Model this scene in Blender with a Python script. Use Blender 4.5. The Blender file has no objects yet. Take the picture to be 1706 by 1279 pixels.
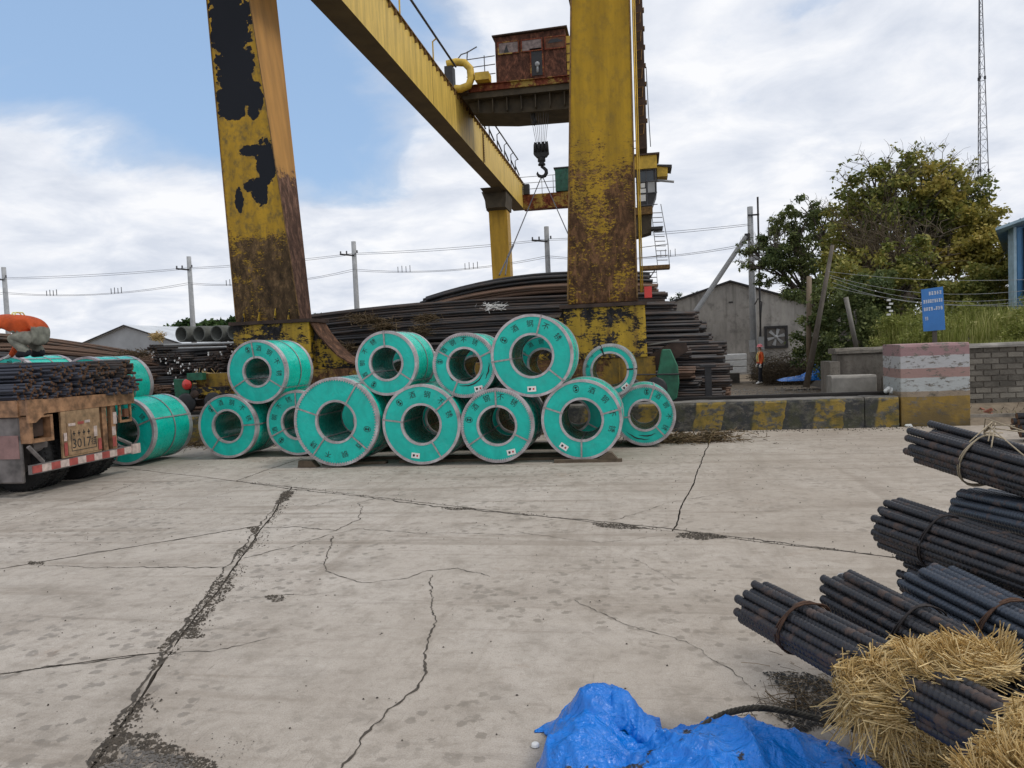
import bpy, bmesh, math, random
from mathutils import Vector, Matrix, noise as mnoise
R = math.radians
rng = random.Random(7)
scene = bpy.context.scene
COL = scene.collection
# ------------------------------------------------------------------ camera
F = 1236.0; YAW = R(10); PIT = R(-2.7); ROLL = math.atan(.042); CH = 1.8
fw = Vector((-math.sin(YAW)*math.cos(PIT), math.cos(YAW)*math.cos(PIT), math.sin(PIT)))
rt = Vector((math.cos(YAW), math.sin(YAW), 0)); up = rt.cross(fw)
cR = math.cos(ROLL)*rt - math.sin(ROLL)*up; cU = math.sin(ROLL)*rt + math.cos(ROLL)*up
CO = Vector((0, 0, CH))
cam_d = bpy.data.cameras.new('camera'); cam = bpy.data.objects.new('camera', cam_d); COL.objects.link(cam)
m3 = Matrix((cR, cU, -fw)).transposed(); cam.matrix_world = Matrix.Translation(CO) @ m3.to_4x4()
cam_d.sensor_width = 36; cam_d.lens = F/1706*36; cam_d.clip_start = .05; cam_d.clip_end = 3000
scene.camera = cam
def at(x, y, z=None, Y=None, X=None, d=None):      # the point a sight line meets on a known plane
    r = fw + cR*((x-853)/F) - cU*((y-639.5)/F)
    if z is not None: t = (z-CH)/r.z
    elif Y is not None: t = Y/r.y
    elif X is not None: t = X/r.x
    else: t = d
    return CO + r*t
# ------------------------------------------------------------------ sky, sun, exposure
W = bpy.data.worlds.new("World"); scene.world = W; W.use_nodes = True
SUN_EL, SUN_AZ = R(52), R(98)     # azimuth from +Y towards +X
def build_world():
    t = W.node_tree; t.nodes.clear(); L = t.links.new
    def n(k, **p):
        o = t.nodes.new(k)
        for a, b in p.items(): setattr(o, a, b)
        return o
    def mth(op, a, b=None, c=None, clamp=False):
        o = n('ShaderNodeMath', operation=op, use_clamp=clamp)
        for i, v in enumerate((a, b, c)):
            if v is None: continue
            if isinstance(v, (int, float)): o.inputs[i].default_value = v
            else: L(v, o.inputs[i])
        return o.outputs[0]
    sky = n('ShaderNodeTexSky', sky_type='NISHITA', sun_disc=False, sun_elevation=SUN_EL, sun_rotation=SUN_AZ)
    sky.air_density = 1.0; sky.dust_density = 1.6; sky.ozone_density = 1.2
    tc = n('ShaderNodeTexCoord'); sep = n('ShaderNodeSeparateXYZ'); L(tc.outputs['Generated'], sep.inputs[0])
    zz = mth('ADD', mth('MAXIMUM', sep.outputs[2], 0.0), .22)
    cmb = n('ShaderNodeCombineXYZ'); L(mth('DIVIDE', sep.outputs[0], zz), cmb.inputs[0]); L(mth('DIVIDE', sep.outputs[1], zz), cmb.inputs[1])
    def noise(sc, det, rough, off, vec=None, dist=0.0):
        mp = n('ShaderNodeMapping'); mp.inputs['Location'].default_value = off; L(vec or cmb.outputs[0], mp.inputs[0])
        o = n('ShaderNodeTexNoise'); o.inputs['Scale'].default_value = sc; o.inputs['Detail'].default_value = det
        o.inputs['Roughness'].default_value = rough; o.inputs['Distortion'].default_value = dist; L(mp.outputs[0], o.inputs['Vector']); return o.outputs[0]
    n1 = noise(1.9, 9, .56, (3.1, 1.7, 0), dist=.35)
    n2 = noise(3.4, 8, .58, (7.3, 2.2, 0), dist=.3)
    # the break in the cloud: clear blue around two directions
    def near(px, py, k):
        dv = (at(px, py, d=1.0)-CO).normalized()
        vm = n('ShaderNodeVectorMath', operation='DOT_PRODUCT'); L(tc.outputs['Generated'], vm.inputs[0]); vm.inputs[1].default_value = dv
        a = mth('SUBTRACT', 1.0, vm.outputs['Value'])
        return mth('POWER', 2.718, mth('MULTIPLY', a, -k))
    clear = mth('ADD', mth('ADD', mth('MULTIPLY', near(150, 10, 18), 1.25), mth('MULTIPLY', near(560, 270, 60), .80)), mth('MULTIPLY', near(480, 20, 60), .5))
    clear = mth('SUBTRACT', clear, mth('MULTIPLY', near(120, 360, 26), .8))
    clear = mth('SUBTRACT', clear, mth('MULTIPLY', near(760, 330, 55), .35))
    clear = mth('SUBTRACT', clear, mth('MULTIPLY', near(430, 590, 14), .75)); clear = mth('SUBTRACT', clear, mth('MULTIPLY', near(590, 120, 300), .30))
    clear = mth('ADD', clear, mth('MULTIPLY', near(0, 0, 40), .5)); n1w = mth('ADD', mth('MULTIPLY', mth('SUBTRACT', n1, .5), 1.55), .5)
    cov = mth('SUBTRACT', mth('ADD', n1w, .42), mth('MULTIPLY', clear, .80))
    mr = n('ShaderNodeMapRange', interpolation_type='SMOOTHSTEP'); L(cov, mr.inputs[0])
    mr.inputs[1].default_value = .30; mr.inputs[2].default_value = .80; mr.inputs[3].default_value = 0.0; mr.inputs[4].default_value = 1.0
    cr = n('ShaderNodeValToRGB'); e = cr.color_ramp.elements
    e[0].position = .34; e[0].color = (.70, .75, .85, 1); e[1].position = .64; e[1].color = (.99, 1.0, 1.03, 1)
    k = e.new(.5); k.color = (.84, .875, .95, 1)
    L(n2, cr.inputs[0])
    veil = n('ShaderNodeMix', data_type='RGBA'); L(mr.outputs[0], veil.inputs[0]); veil.inputs[6].default_value = (.40, .60, .90, 1); L(cr.outputs[0], veil.inputs[7])
    fl = mth('MAXIMUM', mr.outputs[0], .62)      # thin high veil lies over the clear parts too
    b1 = n('ShaderNodeBackground'); L(sky.outputs[0], b1.inputs[0]); b1.inputs[1].default_value = .13
    b2 = n('ShaderNodeBackground'); L(veil.outputs[2], b2.inputs[0]); b2.inputs[1].default_value = .84
    mx = n('ShaderNodeMixShader'); L(fl, mx.inputs[0]); L(b1.outputs[0], mx.inputs[1]); L(b2.outputs[0], mx.inputs[2])
    out = n('ShaderNodeOutputWorld'); L(mx.outputs[0], out.inputs[0])
build_world()
sd = bpy.data.lights.new('sun', 'SUN'); sd.energy = 1.5; sd.angle = R(14); sd.color = (1, .95, .88)
so = bpy.data.objects.new('sun', sd); COL.objects.link(so)
sdir = Vector((math.sin(SUN_AZ)*math.cos(SUN_EL), math.cos(SUN_AZ)*math.cos(SUN_EL), math.sin(SUN_EL)))
so.rotation_euler = sdir.to_track_quat('Z', 'Y').to_euler(); so.location = (20, 10, 30)
vs = scene.view_settings; vs.view_transform = 'Standard'; vs.look = 'None'; vs.gamma = 1; vs.exposure = 0.22; vs.use_curve_mapping = False
# ------------------------------------------------------------------ materials
class NT:
    def __init__(s, name):
        s.m = bpy.data.materials.new(name); s.m.use_nodes = True; s.t = s.m.node_tree
        s.b = s.t.nodes['Principled BSDF']; s.L = s.t.links.new
        s.geo = None; s.tc = None
    def n(s, k, **p):
        o = s.t.nodes.new(k)
        for a, b in p.items(): setattr(o, a, b)
        return o
    def pos(s):
        if not s.geo: s.geo = s.n('ShaderNodeNewGeometry')
        return s.geo.outputs['Position']
    def obj(s):
        if not s.tc: s.tc = s.n('ShaderNodeTexCoord')
        return s.tc.outputs['Object']
    def map(s, v, scale=(1, 1, 1), loc=(0, 0, 0), rot=(0, 0, 0)):
        o = s.n('ShaderNodeMapping'); s.L(v, o.inputs[0]); o.inputs['Scale'].default_value = scale
        o.inputs['Location'].default_value = loc; o.inputs['Rotation'].default_value = rot; return o.outputs[0]
    def noise(s, v, sc, det=4, rough=.55, dist=0.0):
        o = s.n('ShaderNodeTexNoise'); s.L(v, o.inputs['Vector']); o.inputs['Scale'].default_value = sc
        o.inputs['Detail'].default_value = det; o.inputs['Roughness'].default_value = rough; o.inputs['Distortion'].default_value = dist
        return o.outputs[0]
    def vor(s, v, sc, out='Distance', feat='F1', rnd=1.0):
        o = s.n('ShaderNodeTexVoronoi', feature=feat); s.L(v, o.inputs['Vector']); o.inputs['Scale'].default_value = sc
        o.inputs['Randomness'].default_value = rnd; return o.outputs[out]
    def sep(s, v):
        o = s.n('ShaderNodeSeparateXYZ'); s.L(v, o.inputs[0]); return o.outputs
    def put(s, sock, v):
        if v is None: return
        if isinstance(v, (int, float)): sock.default_value = v
        elif isinstance(v, tuple): sock.default_value = v if len(v) == 4 or sock.type == 'VECTOR' else (*v, 1)
        else: s.L(v, sock)
    def m_(s, op, a, b=None, c=None, clamp=False):
        o = s.n('ShaderNodeMath', operation=op, use_clamp=clamp)
        for i, v in enumerate((a, b, c)): s.put(o.inputs[i], v)
        return o.outputs[0]
    def rng(s, v, a, b, c=0., d=1., smooth=True):
        o = s.n('ShaderNodeMapRange', interpolation_type='SMOOTHSTEP' if smooth else 'LINEAR')
        for i, x in enumerate((v, a, b, c, d)): s.put(o.inputs[i], x)
        return o.outputs[0]
    def mix(s, f, a, b, mode='MIX'):
        o = s.n('ShaderNodeMix', data_type='RGBA', blend_type=mode); s.put(o.inputs[0], f); s.put(o.inputs[6], a); s.put(o.inputs[7], b); return o.outputs[2]
    def ramp(s, f, stops):
        o = s.n('ShaderNodeValToRGB'); e = o.color_ramp.elements
        e[0].position, e[0].color = stops[0][0], (*stops[0][1], 1); e[1].position, e[1].color = stops[-1][0], (*stops[-1][1], 1)
        for p, c in stops[1:-1]:
            k = e.new(p); k.color = (*c, 1)
        s.L(f, o.inputs[0]); return o.outputs[0]
    def bump(s, h, st=.3, dist=.01, nrm=None):
        o = s.n('ShaderNodeBump'); o.inputs['Strength'].default_value = st; o.inputs['Distance'].default_value = dist
        s.L(h, o.inputs['Height'])
        if nrm: s.L(nrm, o.inputs['Normal'])
        return o.outputs[0]
    def rand(s):
        return s.n('ShaderNodeObjectInfo').outputs['Random']
    def done(s, col=None, rough=None, metal=None, nrm=None, spec=None, **kw):
        s.put(s.b.inputs['Base Color'], col); s.put(s.b.inputs['Roughness'], rough); s.put(s.b.inputs['Metallic'], metal)
        s.put(s.b.inputs['Specular IOR Level'], spec)
        if nrm: s.L(nrm, s.b.inputs['Normal'])
        for k, v in kw.items(): s.put(s.b.inputs[k], v)
        return s.m
M = {}
def simple(name, col, rough=.6, metal=0., var=.25, sc=6., bump=.15, bsc=40., spec=None, stretch=(1, 1, 1)):
    s = NT(name); v = s.map(s.obj(), stretch); a = s.noise(v, sc, 5, .6); h = s.noise(v, bsc, 4, .6)
    lo = tuple(c*(1-var) for c in col); hi = tuple(min(1, c*(1+var)) for c in col)
    c = s.ramp(a, [(.3, lo), (.7, hi)])
    rr = s.rng(h, .3, .7, max(.05, rough-.1), min(1, rough+.1))
    M[name] = s.done(c, rr, metal, s.bump(h, bump, .006), spec); return M[name]
simple('dark_metal', (.035, .034, .036), .55, .3)
simple('black', (.012, .012, .014), .6)
simple('rust', (.11, .045, .022), .85, 0, .5, 5)
simple('dark_rust', (.05, .03, .022), .85, 0, .5, 5)
simple('rust_end', (.10, .05, .025), .9, 0, .6, 30)
simple('white_end', (.75, .75, .72), .7)
simple('concrete', (.26, .245, .22), .9, 0, .3, 3, .4, 30)
simple('pole_concrete', (.30, .31, .32), .85, 0, .15, 4, .2, 30)
simple('dark_concrete', (.13, .12, .11), .92, 0, .45, 2.5, .5, 25)
simple('soil', (.09, .07, .05), .95, 0, .5, 6, .8, 30)
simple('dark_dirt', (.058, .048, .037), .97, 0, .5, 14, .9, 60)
simple('wire', (.10, .10, .11), .6, .3)
simple('wood', (.17, .13, .09), .85, 0, .3, 5, .4, 30, stretch=(1, 1, .15))
simple('grey_wood', (.17, .16, .145), .85, 0, .3, 5, .4, 30, stretch=(1, 1, .15))
simple('bark', (.10, .085, .07), .9, 0, .35, 8, .6, 40, stretch=(1, 1, .3))
simple('pale_bark', (.22, .18, .14), .9, 0, .35, 8, .6, 40)
simple('tyre', (.018, .018, .019), .85, 0, .2)
simple('green_paint', (.015, .11, .06), .55, 0, .4, 5)
simple('cabin_green', (.02, .09, .06), .6, 0, .4, 5)
simple('blue_steel', (.05, .17, .34), .5, 0, .15, 3)
simple('roof_blue', (.30, .42, .50), .5, 0, .2)
simple('orange_cloth', (.55, .085, .018), .85, 0, .30, 7, 1.0, 9)
simple('stripe_yellow', (.75, .75, .25), .5, 0, .1)
simple('grey_cloth', (.22, .22, .18), .9, 0, .45, 9, 1.0, 10)
simple('dark_cloth', (.015, .016, .022), .9)
simple('skin', (.38, .22, .15), .6, 0, .1)
simple('helmet', (.62, .16, .18), .35, 0, .1)
simple('glove', (.7, .7, .66), .8)
simple('white_paint', (.7, .7, .68), .6, 0, .12)
simple('red_tape', (.34, .075, .065), .45, 0, .3, 9)
simple('white_tape', (.50, .40, .36), .5, 0, .35, 14)
simple('trailer_brown', (.27, .145, .075), .65, 0, .65, 7, .5, 22)
simple('trailer_panel', (.28, .18, .10), .7, 0, .5, 7, .4, 25)
simple('trailer_grey', (.15, .135, .13), .7, 0, .5, 5)
simple('ink', (.02, .022, .024), .8, 0, .1)
simple('paper', (.78, .77, .74), .7, 0, .05)
simple('red_ink', (.5, .03, .03), .7, 0, .1)
simple('glass_dark', (.03, .04, .05), .12, 0, .2)
simple('lamp_red', (.6, .04, .03), .4, 0, .1)
simple('rail_steel', (.05, .045, .042), .5, .6, .3, 8, stretch=(.2, 1, 1))
simple('shed_wall', (.33, .34, .35), .8, 0, .2, .5)
simple('shed_roof', (.50, .52, .54), .6, 0, .15, .6)
simple('rope', (.35, .29, .2), .9, 0, .2)
simple('steel_rope', (.055, .048, .035), .7, .2, .4, 30)
simple('plastic_tag', (.72, .74, .77), .35, 0, .05)
simple('brick_red', (.30, .12, .08), .9, 0, .3)
simple('pipe_grey', (.10, .105, .095), .8, 0, .3, 4)
simple('pallet_wood', (.10, .075, .05), .9, 0, .3)

def mat_bar(name, base, rust, amt, rough=.55, metal=.35, fine=1.):
    s = NT(name); o = s.obj()
    sp = s.sep(o)
    a = s.noise(s.map(o, (.7, 6, 6)), 3*fine, 5, .65); r = s.rand()
    f = s.rng(s.m_('ADD', a, s.m_('MULTIPLY', r, .12)), .62-amt, .80-amt)
    c = s.mix(f, base, rust)
    v = s.noise(s.map(o, (.5, 40, 40)), 2, 3, .6)
    c = s.mix(s.m_('MULTIPLY', v, .5), c, tuple(x*1.9 for x in base), 'MIX')
    M[name] = s.done(c, s.rng(f, 0, 1, rough, .85), s.rng(f, 0, 1, metal, 0.), s.bump(v, .4, .004)); return M[name]
mat_bar('bar_dark', (.030, .030, .032), (.075, .048, .034), .12)
mat_bar('bar_brown', (.060, .050, .042), (.14, .075, .045), .26)
mat_bar('bar_blue', (.040, .044, .060), (.06, .045, .038), .0)
mat_bar('bar_near', (.030, .031, .036), (.085, .052, .038), .06, .45, .5)
mat_bar('bar_near_blue', (.048, .058, .076), (.11, .06, .035), .03, .42, .5)

def mat_yellow(name, rust_lo, rust_hi, zlo, zhi, paint=(.50, .285, .014), rustc=(.085, .042, .020), seed=0., streak=1., peel=None, grime=.0, peelc=(.012, .014, .020), edge=.055, speck=.22):
    """weathered yellow paint: rust share rises from rust_hi at height zhi to rust_lo at height zlo"""
    s = NT(name); p = s.map(s.pos(), loc=(seed, seed*.7, 0)); z = s.sep(s.pos())[2]
    a = s.noise(s.map(p, (1.0, 1.0, .8)), 1.3, 10, .68, .3)
    b = s.noise(s.map(p, (1.6, 1.6, 5.0)), 2.2, 8, .75)
    sp_ = s.noise(s.map(p, (1.0, 1.0, 1.9)), 15.0, 8, .82)
    nn = s.m_('ADD', s.m_('ADD', s.m_('MULTIPLY', a, .50), s.m_('MULTIPLY', b, .28)), s.m_('ADD', s.m_('MULTIPLY', sp_, speck), (.22-speck)*.5))
    nn = s.m_('ADD', s.m_('MULTIPLY', s.m_('SUBTRACT', nn, .5), 1.35), .5)
    am = s.rng(z, zlo, zhi, rust_lo, rust_hi)
    f = s.rng(nn, s.m_('SUBTRACT', .66, am), s.m_('SUBTRACT', .66+edge, am))
    pv = s.noise(s.map(p, (3, 3, .35)), 1.2, 5, .6)
    pc = s.mix(s.rng(pv, .3, .75), paint, tuple(x*.62 for x in paint))
    gr = s.noise(s.map(p, (2.5, 2.5, 2.0)), 2.4, 7, .7)
    pc = s.mix(s.m_('MULTIPLY', s.rng(gr, .42, .72), grime), pc, (.07, .06, .03))
    rv = s.noise(s.map(p, (1.4, 1.4, .7)), 5, 9, .78, .3)
    bl = s.noise(s.map(p, (9, 9, .28)), 1.0, 6, .7); blm = s.rng(nn, s.m_('SUBTRACT', .56, am), s.m_('SUBTRACT', .68, am))
    pc = s.mix(s.m_('MULTIPLY', s.m_('MULTIPLY', s.rng(bl, .48, .66), blm), .75), pc, (.13, .07, .025))
    rc = s.ramp(rv, [(.36, tuple(x*.38 for x in rustc)), (.50, rustc), (.66, tuple(min(.26, x*2.9) for x in rustc))])
    c = s.mix(f, pc, rc)
    h = s.m_('SUBTRACT', 1.0, f)
    if peel:
        px_ = s.sep(s.pos())[0]; tot = None
        nz = s.noise(s.map(s.pos(), (1, 1, 1), (seed, 3, 1)), 3.1, 8, .68, .4); vz = s.vor(s.map(s.pos(), loc=(1, seed, 2)), 7.0)
        nz = s.m_('ADD', s.m_('MULTIPLY', s.m_('SUBTRACT', nz, .5), 3.4), s.m_('MULTIPLY', s.m_('SUBTRACT', vz, .45), -.7))
        for (cx, cz, rx, rz) in peel:
            dx = s.m_('DIVIDE', s.m_('SUBTRACT', px_, cx), rx); dz = s.m_('DIVIDE', s.m_('SUBTRACT', z, cz), rz)
            q = s.m_('SUBTRACT', 1.0, s.m_('ADD', s.m_('POWER', s.m_('ABSOLUTE', dx), 2.0), s.m_('POWER', s.m_('ABSOLUTE', dz), 2.0)))
            q = s.m_('MAXIMUM', q, -2.0)
            tot = q if tot is None else s.m_('MAXIMUM', tot, q)
        pf = s.rng(s.m_('ADD', tot, nz), .0, .05)
        c = s.mix(pf, c, peelc); h = s.m_('SUBTRACT', h, pf)
        f = s.m_('MAXIMUM', f, pf)
    h2 = s.m_('ADD', s.m_('MULTIPLY', h, 1.0), s.m_('MULTIPLY', rv, .35))
    M[name] = s.done(c, s.rng(f, 0, 1, .55, .88), 0., s.bump(h2, .5, .006), .3); return M[name]
mat_yellow('leg_paint_left', .27, -.12, 3.6, 6.7, seed=2.3, grime=.8, speck=.50, rustc=(.075, .045, .022),
           peel=[(-9.12, 9.7, .55, 1.0), (-9.08, 8.6, .50, .75), (-9.12, 7.9, .42, .55), (-8.62, 7.85, .22, .45), (-8.40, 6.35, .27, .50), (-8.62, 5.75, .22, .35), (-9.15, 5.55, .12, .30), (-8.85, 5.85, .18, .14), (-8.75, 6.65, .34, .14)])
mat_yellow('leg_side_left', .62, -.12, 5.0, 6.9, paint=(.46, .235, .06), rustc=(.095, .050, .034), seed=5.1)
mat_yellow('leg_paint_right', .265, -.10, 4.4, 7.5, seed=9.4, grime=.35, paint=(.47, .275, .012), speck=.75)
mat_yellow('foot_paint', .165, .175, 0, 3, seed=4.0, grime=.3, paint=(.52, .33, .03), rustc=(.02, .018, .02), edge=.03)
mat_yellow('sill_paint', .16, .16, 0, 3, seed=14., grime=.8, paint=(.35, .21, .03))
mat_yellow('girder_paint', -.16, -.14, 10, 13, seed=1.0, grime=.12, paint=(.74, .52, .12))
mat_yellow('beam_rusty', .22, .22, 9, 14, seed=6.0, grime=.3, paint=(.42, .28, .05), rustc=(.13, .03, .015))
mat_yellow('house_rust', .62, .38, 13.2, 15.1, seed=3.3, grime=.2, paint=(.50, .32, .05), rustc=(.075, .030, .018))
mat_yellow('gusset_brown', .30, .30, 0, 3, seed=8.0, paint=(.26, .15, .06), rustc=(.09, .045, .025))
mat_yellow('far_leg_paint', -.15, -.15, 9, 14, seed=11., grime=.15, paint=(.48, .28, .025))
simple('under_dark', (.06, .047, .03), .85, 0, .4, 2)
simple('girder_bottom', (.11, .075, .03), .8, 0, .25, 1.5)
simple('yellow_plain', (.52, .34, .04), .6, 0, .3, 3)
simple('edge_rust', (.16, .09, .03), .85, 0, .6, 9)

def mat_teal(name, col, rough=.42, scr=.5):  # creased plastic sheet
    s = NT(name); o = s.obj()
    w = s.noise(s.map(o, (1, .35, 1)), 3.0, 4, .6, 1.2); w2 = s.noise(o, 14, 5, .6)
    c = s.mix(s.rng(w, .25, .75), tuple(x*.82 for x in col), tuple(min(1, x*1.12) for x in col))
    sc = s.noise(s.map(o, (9, 1.2, 2), rot=(0, .6, 0)), 5, 6, .8)
    c = s.mix(s.m_('MULTIPLY', s.rng(sc, .63, .72), scr), c, (.02, .10, .085))
    dirt = s.noise(o, 2.2, 7, .7)
    c = s.mix(s.m_('MULTIPLY', s.rng(dirt, .52, .8), .4), c, (.06, .14, .12))
    rd = s.rand(); c = s.mix(s.m_('MULTIPLY', rd, .22), c, (.01, .40, .33))
    du = s.noise(s.map(o, (1, 1, 1), (3, 1, 2)), 4.5, 9, .75, .5); c = s.mix(s.m_('MULTIPLY', s.rng(du, .52, .75), .22), c, (.16, .46, .40))
    cz = s.m_('ABSOLUTE', s.m_('SUBTRACT', s.noise(s.map(o, (1.3, .6, 1.3), rot=(.3, .4, 0)), 2.6, 5, .6, 1.2), .5))
    h = s.m_('ADD', s.m_('ADD', w, s.m_('MULTIPLY', cz, -1.6)), s.m_('MULTIPLY', w2, .25))
    M[name] = s.done(c, s.rng(w2, .3, .7, rough-.1, rough+.12), 0., s.bump(h, .35, .02), .5); return M[name]
mat_teal('teal_face', (.000, .52, .43), .45, .10)
mat_teal('teal_wrap', (.003, .52, .40), .28, .22)
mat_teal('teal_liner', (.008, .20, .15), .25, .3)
def mat_hoop():
    s = NT('hoop'); o = s.obj(); a = s.noise(o, 5, 6, .65); b = s.noise(o, 28, 4, .6)
    c = s.ramp(a, [(.28, (.28, .235, .245)), (.5, (.46, .42, .43)), (.75, (.66, .63, .64))])
    c = s.mix(s.m_('MULTIPLY', s.rng(b, .55, .75), .5), c, (.16, .12, .12))
    M['hoop'] = s.done(c, .45, .35, s.bump(b, .35, .004))
mat_hoop()
def mat_strap():
    s = NT('strap'); o = s.obj(); a = s.noise(o, 14, 4, .6)
    M['strap'] = s.done(s.ramp(a, [(.3, (.22, .20, .20)), (.7, (.46, .42, .42))]), .45, .4)
mat_strap()

def mat_ground():
    s = NT('slab_concrete'); p = s.pos()
    a = s.noise(p, .45, 8, .68, .4); b = s.noise(p, 2.2, 9, .72, .5); g = s.noise(p, 55, 5, .7); r = s.rand()
    c = s.ramp(a, [(.3, (.33, .288, .245)), (.5, (.445, .40, .35)), (.72, (.55, .505, .455))])
    c = s.mix(s.m_('MULTIPLY', s.rng(b, .45, .74), .52), c, (.22, .195, .165))
    c = s.mix(s.m_('MULTIPLY', s.m_('SUBTRACT', r, .5), .25), c, (.42, .40, .37))
    # tyre sweep: long soft dark and pale strokes along the yard
    st = s.noise(s.map(p, (.5, 5.5, 1), rot=(0, 0, .25)), 1.6, 8, .7, .3)
    c = s.mix(s.m_('MULTIPLY', s.rng(st, .54, .72), .45), c, (.19, .165, .14))
    st2 = s.noise(s.map(p, (6.5, .8, 1), rot=(0, 0, .5), loc=(4, 2, 0)), 1.5, 8, .75, .4)
    c = s.mix(s.m_('MULTIPLY', s.rng(st2, .62, .76), .35), c, (.43, .40, .36))
    # drops of water drying in patches
    vd = s.vor(s.map(p, (1, 1, 1), rot=(0, 0, .3)), 8.5); vd = s.m_('ADD', vd, s.m_('MULTIPLY', s.m_('SUBTRACT', s.noise(p, 21, 5, .7), .5), .75))
    area = s.noise(s.map(p, loc=(12, 5, 0)), .62, 3, .5)
    spots = s.m_('MULTIPLY', s.rng(vd, .23, .28, 1., 0.), s.rng(area, .44, .56))
    vd2 = s.vor(s.map(p, loc=(3, 9, 0)), 4.0); vd2 = s.m_('ADD', vd2, s.m_('MULTIPLY', s.m_('SUBTRACT', s.noise(p, 12, 5, .7), .5), .9))
    spots = s.m_('MAXIMUM', spots, s.m_('MULTIPLY', s.rng(vd2, .17, .24, .9, 0.), s.rng(area, .48, .58)))
    c = s.mix(s.m_('MULTIPLY', spots, .62), c, (.16, .14, .115))
    # black specks and pale grit
    sp = s.vor(p, 26); c = s.mix(s.m_('MULTIPLY', s.rng(sp, .035, .06, 1., 0.), s.rng(s.noise(p, 1.7, 2, .5), .45, .6)), c, (.035, .032, .03))
    fg = s.noise(s.map(p, loc=(7, 0, 0)), 130, 3, .7)
    c = s.mix(s.m_('MULTIPLY', s.rng(fg, .40, .70), .45), c, (.16, .14, .12))
    c = s.mix(s.m_('MULTIPLY', s.rng(g, .60, .74), .30), c, (.50, .47, .43))
    dk = s.noise(s.map(p, loc=(1.3, 7.7, 0)), .9, 9, .72, .3)
    c = s.mix(s.m_('MULTIPLY', s.rng(dk, .56, .74), .55), c, (.14, .115, .09))
    px1, py1, _z = s.sep(p)
    side = s.rng(px1, -4.5, 2.5)                  # the trafficked right half is browner and more worn
    mt = s.noise(s.map(p, (1, 1, 1), (9, 1, 0)), 5.5, 8, .75, .5); c = s.mix(s.m_('MULTIPLY', s.rng(mt, .46, .70), .50), c, (.19, .165, .135))
    c = s.mix(s.m_('MULTIPLY', side, .26), c, (.24, .185, .125))
    tr_ = s.noise(s.map(p, (.16, 2.6, 1), rot=(0, 0, -.12), loc=(0, 3, 0)), 1.3, 6, .62, .5); c = s.mix(s.m_('MULTIPLY', s.rng(tr_, .52, .66), .42), c, (.19, .155, .12))
    tr2 = s.noise(s.map(p, (2.2, .14, 1), rot=(0, 0, -.5), loc=(5, 3, 0)), 1.2, 6, .62, .5); c = s.mix(s.m_('MULTIPLY', s.rng(tr2, .55, .70), .34), c, (.20, .165, .13))
    ru = s.noise(s.map(p, loc=(20, 3, 0)), 1.1, 9, .75, .5); c = s.mix(s.m_('MULTIPLY', s.rng(ru, .60, .76), .45), c, (.22, .13, .07))
    scr = s.noise(s.map(p, (26, 2.2, 1), rot=(0, 0, .62)), 1.4, 5, .75, .2); scr2 = s.noise(s.map(p, (3, 34, 1), rot=(0, 0, -.15)), 1.2, 5, .75, .2)
    ar = s.rng(s.noise(s.map(p, loc=(2, 6, 0)), .7, 4, .6), .46, .62)
    c = s.mix(s.m_('MULTIPLY', s.m_('MULTIPLY', s.rng(scr, .60, .68), ar), .5), c, (.085, .07, .055))
    c = s.mix(s.m_('MULTIPLY', s.rng(scr2, .62, .70), .32), c, (.12, .10, .08))
    c = s.mix(s.m_('MULTIPLY', s.m_('MULTIPLY', s.rng(scr, .27, .36, 1., 0.), ar), .4), c, (.52, .49, .45))
    mid = s.noise(s.map(p, loc=(3, 3, 0)), 17, 7, .8); c = s.mix(s.m_('MULTIPLY', s.rng(mid, .50, .68), .38), c, (.19, .165, .135)); c = s.mix(s.m_('MULTIPLY', s.rng(mid, .30, .44, 1., 0.), .25), c, (.60, .57, .53))
    h = s.m_('ADD', s.m_('MULTIPLY', g, .6), s.m_('ADD', s.m_('MULTIPLY', fg, .4), s.m_('MULTIPLY', b, 1.4)))
    M['slab_concrete'] = s.done(c, s.rng(spots, 0, 1, .86, .62), 0., s.bump(h, .42, .010), .35)
mat_ground()
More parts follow.
